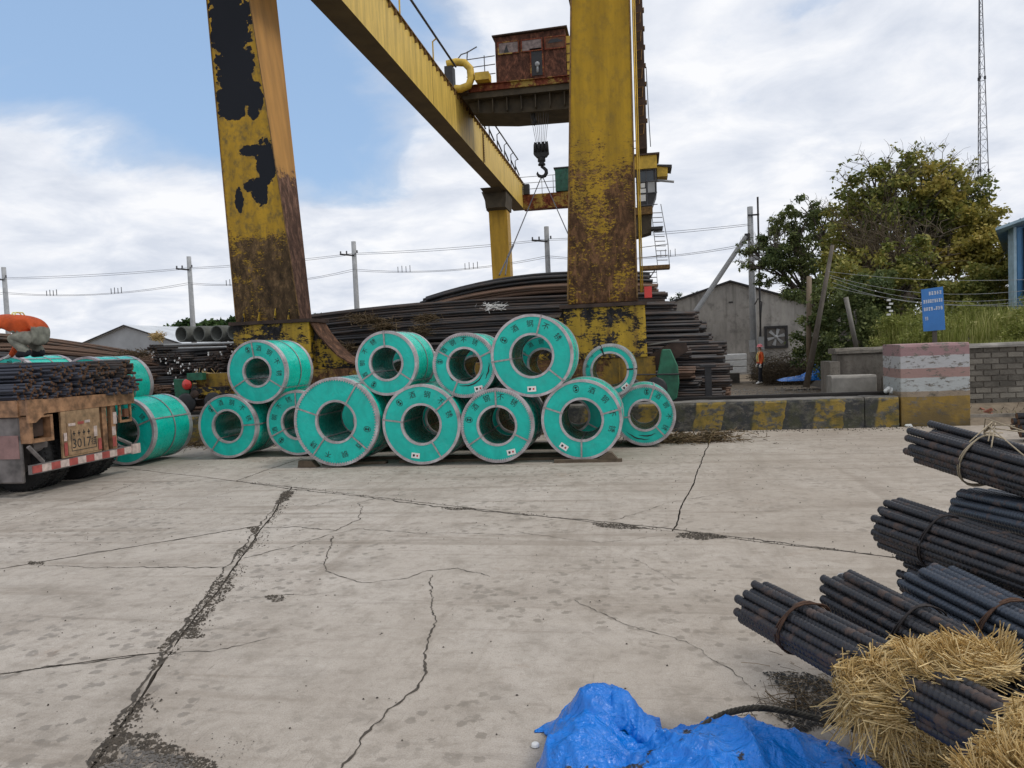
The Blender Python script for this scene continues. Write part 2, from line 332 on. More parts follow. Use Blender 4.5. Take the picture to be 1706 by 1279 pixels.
def mat_kerb():
    s = NT('kerb_paint'); p = s.pos(); x, y, z = s.sep(p)
    w = s.noise(p, 2.0, 5, .6); u = s.m_('ADD', s.m_('ADD', x, s.m_('MULTIPLY', z, -.16)), s.m_('MULTIPLY', s.m_('SUBTRACT', w, .5), .22))
    ph = s.m_('FRACT', s.m_('DIVIDE', s.m_('ADD', u, 30.13), 1.13)); st = s.rng(ph, .49, .53)
    yel = s.mix(s.noise(p, 6, 5, .65), (.17, .125, .03), (.36, .235, .04)); blk = (.018, .019, .021)
    c = s.mix(st, (.035, .036, .038), yel)
    pe = s.noise(s.map(p, (1, 1, 1.6)), 4.2, 10, .75, .3)
    c = s.mix(s.rng(pe, .47, .56), c, s.ramp(s.noise(p, 9, 5, .7), [(.3, (.035, .032, .025)), (.7, (.15, .14, .12))]))
    c = s.mix(s.rng(s.m_('ADD', pe, s.m_('MULTIPLY', z, .35)), .74, .84), c, (.07, .06, .045))
    ms = s.noise(s.map(p, (1, 1, 1), (5, 0, 0)), 3.1, 6, .7); c = s.mix(s.m_('MULTIPLY', s.rng(ms, .44, .66), .62), c, (.055, .058, .022))
    top = s.rng(z, .565, .575); tc = s.ramp(s.noise(p, 4, 8, .7), [(.3, (.06, .05, .04)), (.7, (.22, .21, .19))])
    c = s.mix(top, c, tc); M['kerb_paint'] = s.done(c, .85, 0., s.bump(pe, .8, .03))
    s = NT('pillar_paint'); p = s.pos(); x, y, z = s.sep(p)
    zz = s.m_('ADD', z, s.m_('MULTIPLY', s.m_('SUBTRACT', s.noise(p, 5, 5, .7), .5), .05))
    c = (.30, .185, .19)
    c = s.mix(s.rng(zz, 1.34, 1.35), (.42, .42, .43), c); c = s.mix(s.rng(zz, 1.10, 1.11), (.31, .20, .18), c)
    c = s.mix(s.rng(zz, .92, .93), (.40, .42, .42), c); c = s.mix(s.rng(zz, .66, .67), (.29, .23, .17), c)
    c = s.mix(s.rng(zz, .56, .57), s.ramp(s.noise(p, 3, 6, .7), [(.35, (.32, .20, .03)), (.7, (.22, .15, .05))]), c)
    pe = s.noise(s.map(p, (1, 1, 2.2)), 5, 10, .75, .2); c = s.mix(s.rng(pe, .52, .60), c, s.ramp(s.noise(p, 12, 4, .6), [(.3, (.07, .06, .05)), (.7, (.22, .20, .17))]))
    c = s.mix(s.m_('MULTIPLY', s.rng(s.m_('SUBTRACT', s.noise(p, 2, 6, .7), s.m_('MULTIPLY', z, .5)), .10, .50), .75), c, (.085, .065, .035))
    M['pillar_paint'] = s.done(c, .85, 0., s.bump(pe, .6, .02))
mat_kerb()
def mat_old_wall(name, lo, hi, zlo=0., zhi=5., sc=.5):
    s = NT(name); p = s.pos(); a = s.noise(s.map(p, (1, 1, .35)), sc*1.6, 9, .7); b = s.noise(p, sc*7, 8, .7); z = s.sep(p)[2]
    c = s.ramp(a, [(.28, lo), (.72, hi)])
    c = s.mix(s.m_('MULTIPLY', s.rng(b, .48, .72), .55), c, tuple(x*.5 for x in lo))
    st = s.noise(s.map(p, (3.2, 3.2, .12)), 1.0, 6, .6); c = s.mix(s.m_('MULTIPLY', s.rng(st, .50, .70), .45), c, tuple(x*.45 for x in lo))
    M[name] = s.done(c, .92, 0., s.bump(b, .5, .03))
mat_old_wall('gable_plaster', (.14, .13, .12), (.46, .44, .405), sc=.30)
mat_old_wall('old_concrete', (.10, .085, .07), (.25, .225, .19), sc=1.6)
s_ = NT('brick_old'); p_ = s_.pos(); a_ = s_.noise(p_, 2.6, 8, .7); r_0 = s_.rand(); f_0 = s_.m_('ADD', s_.m_('MULTIPLY', a_, .8), s_.m_('MULTIPLY', s_.m_('SUBTRACT', r_0, .4), .45))
s_.done(s_.ramp(f_0, [(.25, (.09, .082, .068)), (.5, (.17, .155, .13)), (.75, (.26, .24, .20))]), .92, 0., s_.bump(s_.noise(p_, 22, 5, .7), .6, .02)); M['brick_old'] = s_.m
mat_old_wall('yard_soil', (.10, .075, .05), (.26, .21, .15), sc=.9)
def mat_leaf(name, cols, spread=.5):
    s = NT(name); g = s.n('ShaderNodeNewGeometry'); r = g.outputs['Random Per Island']; p = s.noise(g.outputs['Position'], .55, 3, .6)
    f = s.m_('ADD', s.m_('MULTIPLY', r, spread), s.m_('MULTIPLY', s.rng(p, .3, .7), 1-spread))
    c = s.ramp(f, cols); mm = s.done(c, .6, 0., spec=.25)
    tb = s.n('ShaderNodeBsdfTranslucent'); s.put(tb.inputs[0], c); ms = s.n('ShaderNodeMixShader'); ms.inputs[0].default_value = .3
    out = s.t.nodes['Material Output']; s.L(s.b.outputs[0], ms.inputs[1]); s.L(tb.outputs[0], ms.inputs[2]); s.L(ms.outputs[0], out.inputs[0])
    M[name] = mm
mat_leaf('leaf_main', [(.1, (.07, .10, .025)), (.5, (.19, .20, .045)), (.85, (.36, .31, .08))])
mat_leaf('leaf_yellow', [(.1, (.14, .14, .03)), (.5, (.30, .26, .055)), (.9, (.46, .35, .09))])
mat_leaf('leaf_dark', [(.1, (.05, .08, .03)), (.6, (.12, .15, .05)), (.9, (.22, .25, .09))])
mat_leaf('leaf_far', [(.1, (.012, .03, .010)), (.6, (.04, .08, .02)), (.9, (.08, .13, .035))])
mat_leaf('reed', [(.1, (.09, .11, .022)), (.5, (.22, .25, .055)), (.9, (.40, .38, .15))])
mat_leaf('dry_twig', [(.1, (.06, .045, .03)), (.6, (.13, .10, .065)), (.9, (.2, .16, .1))])
mat_leaf('straw_near', [(.05, (.28, .18, .065)), (.45, (.66, .48, .20)), (.9, (.85, .70, .40))], .85)
mat_leaf('straw_dirty', [(.1, (.07, .05, .028)), (.5, (.15, .105, .055)), (.9, (.28, .20, .11))], .8)
def mat_tarp():
    s = NT('tarp_blue'); o = s.obj(); a = s.noise(o, 2.5, 6, .6); w = s.noise(s.map(o, (1, 1, 1)), 11, 6, .65, 1.0)
    c = s.ramp(a, [(.3, (.000, .135, .52)), (.7, (.004, .205, .74))])
    d = s.noise(s.map(o, loc=(.3, 2.2, 0)), 2.6, 10, .72, .5); d2 = s.noise(o, 9, 6, .7)
    c = s.mix(s.m_('MULTIPLY', s.rng(d, .55, .70), .38), c, (.12, .17, .26))
    c = s.mix(s.rng(s.m_('ADD', s.m_('MULTIPLY', d, .5), s.m_('MULTIPLY', d2, .5)), .575, .605), c, (.018, .020, .022))
    wv = s.n('ShaderNodeTexWave'); s.L(s.map(o, (1, 1, 1)), wv.inputs[0]); wv.inputs['Scale'].default_value = 60
    w1 = s.m_('ABSOLUTE', s.m_('SUBTRACT', s.noise(s.map(o, (1, 1.7, 1), rot=(0, 0, .7)), 5.5, 5, .6, .6), .5)); w2 = s.m_('ABSOLUTE', s.m_('SUBTRACT', s.noise(s.map(o, (1.6, 1, 1), rot=(0, 0, -.4)), 13, 4, .6, .8), .5))
    h = s.m_('ADD', s.m_('MULTIPLY', w1, -2.2), s.m_('ADD', s.m_('MULTIPLY', w2, -.5), s.m_('MULTIPLY', wv.outputs[1], .02)))
    M['tarp_blue'] = s.done(c, .22, 0., s.bump(h, .75, .03), .5)
mat_tarp()
# ------------------------------------------------------------------ mesh helpers
def wm(o):
    m = Matrix.LocRotScale(o.location, o.rotation_euler, o.scale)
    return (wm(o.parent) @ m) if o.parent else m
class MB:
    def __init__(s): s.v = []; s.f = []; s.mi = []; s.sm = []; s.cur = 0; s.smooth = False
    def add(s, vs, fs):
        k = len(s.v); s.v.extend(Vector(p) for p in vs)
        for f in fs: s.f.append([k+i for i in f]); s.mi.append(s.cur); s.sm.append(s.smooth)
    def box(s, a, b, rot=None, piv=None):
        x0, y0, z0 = a; x1, y1, z1 = b
        vs = [Vector(p) for p in ((x0,y0,z0),(x1,y0,z0),(x1,y1,z0),(x0,y1,z0),(x0,y0,z1),(x1,y0,z1),(x1,y1,z1),(x0,y1,z1))]
        if rot is not None:
            c = Vector(piv) if piv is not None else (Vector(a)+Vector(b))/2
            vs = [rot @ (p-c) + c for p in vs]
        s.add(vs, ((0,3,2,1),(4,5,6,7),(0,1,5,4),(1,2,6,5),(2,3,7,6),(3,0,4,7)))
    def hexa(s, vs): s.add(vs, ((0,3,2,1),(4,5,6,7),(0,1,5,4),(1,2,6,5),(2,3,7,6),(3,0,4,7)))
    def prism(s, poly, axis, lo, hi):
        """poly: list of 2D points; axis 0/1/2 is the extrusion axis"""
        def mk(p, t):
            if axis == 0: return (t, p[0], p[1])
            if axis == 1: return (p[0], t, p[1])
            return (p[0], p[1], t)
        n = len(poly); vs = [mk(p, lo) for p in poly]+[mk(p, hi) for p in poly]
        s.add(vs, [list(range(n))[::-1], list(range(n, 2*n))]+[(i, (i+1) % n, n+(i+1) % n, n+i) for i in range(n)])
    def tube(s, pts, r, n=6, cap=True, capmat=None, ph=0.):
        pts = [Vector(p) for p in pts]; m = len(pts); rr = r if isinstance(r, (list, tuple)) else [r]*m
        k = len(s.v); prev = None
        for i, p in enumerate(pts):
            t = (pts[min(i+1, m-1)]-pts[max(i-1, 0)]).normalized()
            if prev is None:
                u = t.orthogonal().normalized()
                if abs(t.z) < .9: u = t.cross(Vector((0, 0, 1))).normalized()
            else:
                u = (prev - t*prev.dot(t)).normalized()
            prev = u; w = t.cross(u)
            for j in range(n):
                a = 2*math.pi*j/n+ph; s.v.append(p+(u*math.cos(a)+w*math.sin(a))*rr[i])
        for i in range(m-1):
            for j in range(n):
                s.f.append([k+i*n+j, k+i*n+(j+1) % n, k+(i+1)*n+(j+1) % n, k+(i+1)*n+j]); s.mi.append(s.cur); s.sm.append(s.smooth)
        if cap:
            c = s.cur if capmat is None else capmat
            s.f.append([k+j for j in range(n)][::-1]); s.mi.append(c); s.sm.append(False)
            s.f.append([k+(m-1)*n+j for j in range(n)]); s.mi.append(c); s.sm.append(False)
    def lathe(s, c, prof, n=64, axis='Y', closed=False):
        """prof: (radius, offset along axis)"""
        c = Vector(c); k = len(s.v); m = len(prof)
        for r, t in prof:
            for j in range(n):
                a = 2*math.pi*j/n
                if axis == 'Y': s.v.append(c+Vector((r*math.cos(a), t, r*math.sin(a))))
                elif axis == 'Z': s.v.append(c+Vector((r*math.cos(a), r*math.sin(a), t)))
                else: s.v.append(c+Vector((t, r*math.cos(a), r*math.sin(a))))
        rg = range(m if closed else m-1)
        for i in rg:
            i2 = (i+1) % m
            for j in range(n):
                s.f.append([k+i*n+j, k+i*n+(j+1) % n, k+i2*n+(j+1) % n, k+i2*n+j]); s.mi.append(s.cur); s.sm.append(s.smooth)
    def build(s, name, mats, parent=None, local=False):
        me = bpy.data.meshes.new(name); v = s.v
        if parent is not None and not local:
            im = wm(parent).inverted(); v = [im @ p for p in v]
        me.from_pydata([tuple(p) for p in v], [], s.f)
        if not isinstance(mats, (list, tuple)): mats = [mats]
        for m in mats: me.materials.append(M[m] if isinstance(m, str) else m)
        me.polygons.foreach_set('material_index', s.mi); me.polygons.foreach_set('use_smooth', s.sm); me.update()
        o = bpy.data.objects.new(name, me); COL.objects.link(o)
        if parent is not None: o.parent = parent
        return o
def empty(name, loc, rz=0.):
    o = bpy.data.objects.new(name, None); o.empty_display_size = .3; COL.objects.link(o); o.location = loc; o.rotation_euler = (0, 0, rz); return o
def tag(o, label, cat, group=None, kind=None):
    o['label'] = label; o['category'] = cat
    if group: o['group'] = group
    if kind: o['kind'] = kind
    return o
def thing(name, label, cat, loc=(0, 0, 0), rz=0., group=None): return tag(empty(name, loc, rz), label, cat, group)
def struct(o, label=None, cat=None):
    o['kind'] = 'structure'
    if label: o['label'] = label
    if cat: o['category'] = cat
    return o
def box_part(name, a, b, mat, parent, rot=None, piv=None):
    m = MB(); m.box(a, b, rot, piv); return m.build(name, mat, parent)
def bevel(o, w=.01, seg=1):
    md = o.modifiers.new('bevel', 'BEVEL'); md.width = w; md.segments = seg; md.limit_method = 'ANGLE'; return o
def piece(name, me, parent, loc, rot=None, scale=None):
    o = bpy.data.objects.new(name, me); COL.objects.link(o); o.parent = parent; o.location = loc
    if rot: o.rotation_euler = rot
    if scale: o.scale = scale
    return o
def fbm(x, y, z=0., o=4): return mnoise.fractal(Vector((x, y, z)), 1.0, 2.0, o)

# ------------------------------------------------------------------ the yard floor
ground = MB()
xs = [-300, -120, -60, -30, -15, -5, 5, 12, 30, 60, 120, 300]; ys = [-20, 0, 8, 15.3, 16.4, 20, 26, 34, 44, 60, 90, 150, 400, 900]
zs = {-20: -.06, 0: -.06, 8: -.06, 15.3: -.06, 16.4: .30, 20: .12, 26: -.15}
gv = []; gf = []
for j, y in enumerate(ys):
    for i, x in enumerate(xs): gv.append((x, y, zs.get(y, -.3)))
for j in range(len(ys)-1):
    for i in range(len(xs)-1):
        a = j*len(xs)+i; gf.append((a, a+1, a+1+len(xs), a+len(xs)))
ground.add(gv, gf); go = ground.build('ground', 'yard_soil'); struct(go)
def clip(poly, p, n, keep):
    out = []
    for i in range(len(poly)):
        a, b = poly[i], poly[(i+1) % len(poly)]; da = (a-p).dot(n)*keep; db = (b-p).dot(n)*keep
        if da >= 0: out.append(a)
        if (da >= 0) != (db >= 0): out.append(a+(b-a)*(da/(da-db)))
    return out
def gp(x, y): q = at(x, y, z=0); return Vector((q.x, q.y))
def split(poly, pa, pb):
    d = (pb-pa); n = Vector((-d.y, d.x)).normalized()
    return clip(poly, pa, n, 1), clip(poly, pa, n, -1)
full = [Vector((-26, -3)), Vector((16, -3)), Vector((16, 15.19)), Vector((-26, 15.19))]
far_p, near_p = split(full, gp(393, 801), gp(1520, 932))
if sum(p.y for p in far_p)/len(far_p) < sum(p.y for p in near_p)/len(near_p): far_p, near_p = near_p, far_p
nl, nr = split(near_p, gp(150, 1279), gp(481, 818))
if nl and nr and sum(p.x for p in nl)/len(nl) > sum(p.x for p in nr)/len(nr): nl, nr = nr, nl
l1, l2 = split(nl, gp(0, 948), gp(430, 876))
if sum(p.y for p in l1) / len(l1) < sum(p.y for p in l2)/len(l2): l1, l2 = l2, l1
l2a, l2b = split(l2, gp(0, 1122), gp(265, 1088))
f1, f2 = split(far_p, gp(393, 801), gp(504, 763))
if sum(p.x for p in f1)/len(f1) > sum(p.x for p in f2)/len(f2): f1, f2 = f2, f1
f2a, f2b = split(f2, gp(1122, 880), gp(1172, 760))
slabs = [l1, l2a, l2b, nr, f1, f2a, f2b]
def slab(poly, gap=.005, step=.05):
    n = len(poly); area = sum(poly[i].x*poly[(i+1) % n].y-poly[(i+1) % n].x*poly[i].y for i in range(n))
    if area < 0: poly = poly[::-1]
    out = []
    for i in range(n):
        a, b = poly[i], poly[(i+1) % n]; d = b-a; L = d.length
        if L < .01: continue
        d.normalize(); nn = Vector((-d.y, d.x)); k = max(2, int(L/step))
        if L > 12: k = int(L/.08)
        for j in range(k):
            t = L*j/k; q = a+d*t
            w = mnoise.noise(Vector((q.x*1.1, q.y*1.1, 3)))*.035+mnoise.noise(Vector((q.x*7, q.y*7, 1)))*.008
            e = gap+abs(mnoise.noise(Vector((q.x*3.1+nn.x*9, q.y*3.1, 7))))*.010+abs(mnoise.noise(Vector((q.x*17+nn.x*9, q.y*17, 7))))*.008
            endf = min(1, t/.3, (L-t)/.3)
            # the wander is the same for both neighbours (uses an absolute normal), the inset is their own
            sg = 1 if (nn.x+nn.y*.37) > 0 else -1
            out.append(q+nn*(e+w*sg*endf))
    m = MB(); nn_ = len(out)
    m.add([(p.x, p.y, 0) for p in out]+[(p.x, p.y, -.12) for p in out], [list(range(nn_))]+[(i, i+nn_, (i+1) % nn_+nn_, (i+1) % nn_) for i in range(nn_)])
    m.mi = [0]+[1]*nn_  # side faces: dirt colour doubles as painted shade, so lit joints stay dark
    return m
floor = empty('yard_pavement', (0, 0, 0)); struct(floor)
for pl in slabs:
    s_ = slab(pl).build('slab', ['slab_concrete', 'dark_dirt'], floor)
fb = MB(); fb.add([(-26, -3, -.03), (16, -3, -.03), (16, 15.19, -.03), (-26, 15.19, -.03)], [(0, 1, 2, 3)]); fb.build('joint_fill', 'dark_dirt', floor)
# cracks in the slabs: jagged veins filled with dirt, and dirt spread over the joint
def ribbon(m, pts, w0, w1, z=.0032, seed=0, jag=.02, close=True):
    P = []; 
    for i in range(len(pts)-1):
        a, b = pts[i], pts[i+1]; L = (b-a).length; k = max(2, int(L/.025))
        for j in range(k): P.append(a+(b-a)*(j/k))
    P.append(pts[-1]); n = len(P); k0 = len(m.v)
    for i, p in enumerate(P):
        t = (P[min(i+1, n-1)]-P[max(i-1, 0)]).normalized(); nn = Vector((-t.y, t.x))
        off = mnoise.noise(Vector((p.x*6, p.y*6, seed)))*jag*2.0+mnoise.noise(Vector((p.x*25, p.y*25, seed)))*jag*1.0
        u = i/(n-1); w = (w0+(w1-w0)*u)*(.35+1.6*abs(mnoise.noise(Vector((p.x*9, p.y*9, seed+3)))))
        if i in (0, n-1): w = .0008
        c = p+nn*off
        m.v += [Vector((*(c+nn*w), z)), Vector((*(c-nn*w*(.6+.8*rng.random())), z))]
    for i in range(n-1):
        m.f.append([k0+2*i, k0+2*i+1, k0+2*i+3, k0+2*i+2]); m.mi.append(0); m.sm.append(False)
cr = MB()
C = lambda *a: [gp(*q) for q in a]
for k, (pts, w0, w1) in enumerate([
    (C((393,801),(481,814),(600,827),(720,843),(860,856),(1010,870),(1120,881),(1250,898),(1520,932)), .016, .010),
    (C((0,948),(150,922),(300,898),(430,876)), .010, .010),
    (C((0,1122),(100,1108),(265,1088)), .008, .009),
    (C((481,816),(430,880),(385,935),(340,1000),(280,1080),(210,1180),(150,1279)), .008, .012),
    (C((400,800),(450,780),(504,763)), .005, .004),
    (C((75,943),(200,946),(300,945),(378,945)), .004, .010),
    (C((433,880),(500,878),(560,884),(596,866),(602,846),(596,838),(625,830)), .008, .005),
    (C((404,930),(480,912),(545,892),(600,880),(690,888),(850,890),(980,884)), .007, .002),
    (C((555,893),(548,925),(538,948),(575,965),(620,971),(680,963),(712,950),(760,948),(820,960)), .007, .004),
    (C((718,958),(716,980),(722,1020),(716,1060),(706,1110),(690,1150),(640,1190),(600,1240),(572,1279),(540,1330)), .005, .009),
    (C((404,1000),(455,992),(520,990),(560,986)), .004, .002),
    (C((0,872),(75,848),(150,832),(230,805),(300,802),(393,801)), .004, .006),
    (C((482,817),(555,800),(600,790)), .003, .002),
    (C((1020,868),(1080,850),(1110,838),(1170,828),(1260,812)), .004, .002),
    (C((955,1000),(1050,1040),(1150,1075),(1200,1105),(1262,1150)), .003, .002),
    (C((280,1090),(350,1085),(420,1070),(480,1060)), .004, .002),
    (C((860,885),(1000,905),(1100,893)), .003, .002),
    (C((515,845),(560,833),(605,830)), .004, .002),
    (C((385,820),(340,830),(270,850)), .003, .002),
    (C((530,800),(500,812),(440,805)), .003, .002),
    (C((1060,640+290),(1090,950),(1130,975)), .002, .001)]):
    ribbon(cr, pts, w0, w1, seed=k*3.1)
crk = cr.build('crack_dirt', 'dark_dirt', floor); crk['kind'] = 'stuff'
BZ = [0.0016]
def inpoly(p, poly):
    c = False; n = len(poly); j = n-1
    for i in range(n):
        a, b = poly[i], poly[j]
        if (a.y > p.y) != (b.y > p.y) and p.x < (b.x-a.x)*(p.y-a.y)/(b.y-a.y)+a.x: c = not c
        j = i
    return c
def blot(m, pts, z=.005, seed=0, rag=.25):
    """dirt lying loose: many small ragged crumbs and cakes, dense in the middle, thinning outwards"""
    r_ = random.Random(int(seed*97)+5); c = sum(pts, Vector((0, 0)))/len(pts); sz = sum((p-c).length for p in pts)/len(pts)
    xs_ = [p.x for p in pts]; ys_ = [p.y for p in pts]; area = (max(xs_)-min(xs_))*(max(ys_)-min(ys_)); N = int(min(4200, max(160, area*17000)))
    for i in range(N):
        p = Vector((r_.uniform(min(xs_)-.05, max(xs_)+.05), r_.uniform(min(ys_)-.05, max(ys_)+.05)))
        q = c+(p-c)*(.86+.35*mnoise.noise(Vector((p.x*9, p.y*9, seed))))
        if not inpoly(q, pts):
            if r_.random() > .05: continue
            rad = r_.uniform(.0015, .005)
        else: rad = r_.uniform(.003, .012)*(.5+.9*r_.random()**2)
        k0 = len(m.v); n = 5; BZ[0] = BZ[0]+.0000004; zz = BZ[0]; th = r_.uniform(0, 6); el = r_.uniform(.5, 1)
        m.v.append(Vector((p.x, p.y, zz+rad*.55)))
        for k in range(n):
            a = 2*math.pi*k/n; rr = rad*r_.uniform(.55, 1.35); dx, dy = rr*math.cos(a), rr*math.sin(a)*el; m.v.append(Vector((p.x+dx*math.cos(th)-dy*math.sin(th), p.y+dx*math.sin(th)+dy*math.cos(th), zz)))
        for k in range(n): m.f.append([k0, k0+1+k, k0+1+(k+1) % n]); m.mi.append(0); m.sm.append(False)
dp = MB()
patches = [C((362,965),(385,962),(380,985),(350,1020),(318,1045),(308,1040)), C((308,1045),(340,1062),(295,1065),(270,1085),(282,1060)),
    C((392,918),(425,902),(415,915),(398,930)), C((415,880),(432,876),(425,892)), C((470,822),(490,818),(480,832),(462,838)),
    C((262,1095),(300,1080),(262,1110),(240,1120)), C((215,1180),(245,1160),(225,1200),(190,1222),(180,1215)),
    C((205,1222),(260,1230),(320,1258),(375,1285),(300,1281),(240,1250),(200,1242)),
    C((150,1279),(185,1226),(205,1225),(190,1260),(200,1300),(140,1310)),
    C((742,846),(790,846),(792,849),(750,850)), C((992,873),(1030,873),(1072,880),(1040,881),(1002,878)), C((1128,888),(1165,888),(1215,895),(1170,899),(1138,895)),
    C((445,994),(468,992),(472,1000),(455,1004)), C((50,936),(72,936),(70,942),(48,942))]
for i, pt in enumerate(patches): blot(dp, pt, .008, seed=i*1.7)
dpo = dp.build('joint_dirt', 'dark_dirt', floor); dpo['kind'] = 'stuff'
# broken corner of the slab at the lower left: coarse rough infill
inf = MB(); poly = C((215,1250),(300,1270),(350,1300),(200,1320),(175,1290)); blot(inf, poly, .006, 3, .1); inf.build('rough_infill', 'dark_concrete', floor)['kind'] = 'stuff'
# oil stain in front of the straw
osn = MB(); blot(osn, C((1285,1130),(1340,1128),(1400,1150),(1420,1200),(1360,1215),(1300,1190),(1330,1165)), .004, 11, .22)
simple('oil_dirt', (.022, .020, .017), .75, 0, .4, 20, .8, 60); osn.build('oil_stain', 'oil_dirt', floor)['kind'] = 'stuff'

# ------------------------------------------------------------------ scattered grit, pebbles and straw bits
def scatter_pebbles():
    m = MB(); r_ = random.Random(3)
    def peb(x, y, z, s):
        vs = [Vector((r_.uniform(.6, 1)*s*dx, r_.uniform(.6, 1)*s*dy, r_.uniform(.5, .9)*s*dz)) for dx, dy, dz in ((1,0,0),(-1,0,0),(0,1,0),(0,-1,0),(0,0,1),(0,0,-.4))]
        c = Vector((x, y, z)); m.add([v+c for v in vs], ((0,2,4),(2,1,4),(1,3,4),(3,0,4),(2,0,5),(1,2,5),(3,1,5),(0,3,5)))
    lines = [(gp(160,1270), gp(480,818), 900), (gp(393,801), gp(1520,932), 300)]
    for a, b, k in lines:
        for i in range(k):
            t = r_.random(); q = a+(b-a)*t
            if mnoise.noise(Vector((q.x*2, q.y*2, 2))) < -.15: continue
            peb(q.x+abs(r_.gauss(0, .07)), q.y+r_.gauss(0, .03), .004, r_.uniform(.003, .011))
    for i in range(1100):
        x = r_.uniform(-8, 5); y = r_.uniform(2.4, 15); peb(x, y, .003, r_.uniform(.003, .011))
    for i in range(900):
        x = r_.uniform(-11, 5.5); peb(x, 15.15-abs(r_.gauss(0, .25)), .004, r_.uniform(.006, .022))
    o = m.build('grit', 'dark_dirt'); tag(o, 'dark grit and crumbs lying on the concrete yard', 'grit', kind='stuff')
scatter_pebbles()
def stalks(m, n, fpos, L=(.06, .18), w=.003, flat=.35, r_=rng, curve=.15):
    for i in range(n):
        q3 = fpos(); c, d = q3[0], q3[1]; l = r_.uniform(*L)/2; d = d.normalized()
        s = d.cross(Vector((r_.gauss(0, 1), r_.gauss(0, 1), r_.gauss(0, 1)))).normalized(); u = d.cross(s)
        ww = w*r_.uniform(.6, 1.3); b = s*l*r_.uniform(-curve, curve)
        if len(q3) > 2: b = b*.4+q3[2]*(l*l/2); c = c-q3[2]*(l*l/3)
        pts = [c-d*l, c+b, c+d*l]; k = len(m.v)
        for p in pts:
            m.v += [p+u*ww, p-u*ww*.5+s*ww*.8, p-u*ww*.5-s*ww*.8]
        for a in range(2):
            for j in range(3):
                m.f.append([k+a*3+j, k+a*3+(j+1) % 3, k+a*3+3+(j+1) % 3, k+a*3+3+j]); m.mi.append(0); m.sm.append(False)
def flat_straw(n, fxy, z0, hz, mat, name, label, L=(.05, .2), w=.003):
    m = MB(); r_ = random.Random(len(label))
    def f():
        x, y, h = fxy(r_); return Vector((x, y, z0+r_.random()*hz*h)), Vector((r_.gauss(0, 1), r_.gauss(0, 1), r_.gauss(0, .25)))
    stalks(m, n, f, L, w, r_=r_); o = m.build(name, mat); return tag(o, label, 'straw', kind='stuff')
def f1_(r):
    if r.random() < .5: x = r.uniform(-11.5, -7.2); y = 14.9-abs(r.gauss(0, .5))
    else: x = r.gauss(.75, .45); y = 13.75+r.gauss(0, .22)
    return x, y, max(.2, 1+1.5*mnoise.noise(Vector((x*2, y*2, 0))))
flat_straw(3600, f1_, .0, .12, 'straw_dirty', 'loose_straw', 'matted dirty straw littering the ground around the green coils', (.06, .25), .006)
# ------------------------------------------------------------------ kerb wall, rail
def rough_prism(name, x0, x1, y0, y1, z0, z1, mat, parent, step=.12, amp=.02, seed=0):
    """a cast concrete length with worn, uneven faces"""
    m = MB(); n = max(2, int((x1-x0)/step)); prof = []
    def pr(x):
        q = lambda a, b: mnoise.noise(Vector((x*2.2, a+seed, b)))*amp + mnoise.noise(Vector((x*9, a+seed, b)))*amp*.35
        zt = z1+q(1, 0); zm = (z0+z1)/2
        return [(y0+q(2, 0)*.6, z0), (y0+q(3, 1)*.8, z0+(zm-z0)*.6), (y0+q(3, 2)*.8, zm), (y0+q(4, 1), z1-.05), (y0+.025+q(5, 2), zt), ((y0+y1)/2, z1+q(6, 1)*.7), (y1-.02, z1+q(6, 2)*.6), (y1, z1-.04), (y1, z0)]
    k = 9
    vs = []; fs = []
    for i in range(n+1):
        x = x0+(x1-x0)*i/n
        for (y, z) in pr(x): vs.append((x, y, z))
    for i in range(n):
        for j in range(k): fs.append((i*k+j, (i+1)*k+j, (i+1)*k+(j+1) % k, i*k+(j+1) % k))
    fs.append(tuple(range(k))); fs.append(tuple(n*k+j for j in range(k))[::-1])
    m.add(vs, fs); return m.build(name, mat, parent)
kerb = thing('kerb_wall', 'low concrete kerb wall striped black and yellow behind the green coils', 'kerb', (-9, 15.6, 0))
xk = -27.
while xk < 4.8:
    L_ = min(3.9, 4.82-xk); rough_prism('kerb_block', xk, xk+L_-.015, 15.2, 15.75, -.02, .58, 'kerb_paint', kerb, seed=xk); xk += L_
# crane rail on the kerb yard behind
rl = thing('crane_rail', 'dark steel crane rail lying along the top of the striped kerb', 'rail', (-9, 15.97, .5))
m = MB(); m.prism([(15.90, .50), (16.04, .50), (16.04, .52), (15.985, .53), (15.985, .60), (16.005, .605), (16.005, .64), (15.935, .64), (15.935, .605), (15.955, .60), (15.955, .53), (15.90, .52)], 0, -27, 4.86)
m.build('rail_bar', 'rail_steel', rl)
m = MB(); m.box((-27, 15.77, -.05), (4.86, 16.3, .495)); m.build('rail_bed', 'dark_concrete', rl)

# ------------------------------------------------------------------ striped pillar, walls, blocks
pil = thing('striped_pillar', 'thick concrete end pillar with faded red and white bands over yellow', 'pillar', (5.45, 15.6, 0))
bevel(rough_prism('pillar_body', 4.86, 6.08, 15.25, 16.3, -.02, 1.57, 'pillar_paint', pil, .1, .012, 3), .01)
lw = thing('concrete_wall', 'stained grey concrete wall with ragged cap left of the striped pillar', 'wall', (4.9, 18, 0))
rough_prism('wall_body', 4.3, 6.0, 17.6, 18.1, -.1, 1.38, 'old_concrete', lw, .15, .02, 1)
rough_prism('wall_cap', 4.25, 6.0, 17.52, 18.2, 1.385, 1.50, 'old_concrete', lw, .1, .02, 2)
box_part('buttress', (4.08, 17.3, -.1), (4.28, 18.2, 1.22), 'old_concrete', lw)
cb = thing('concrete_block', 'pale loose concrete block standing in front of the stained wall', 'block', (4.45, 17, .1))
bevel(rough_prism('block_body', 3.99, 4.90, 16.85, 17.3, .05, .93, 'concrete', cb, .08, .012, 5), .01)
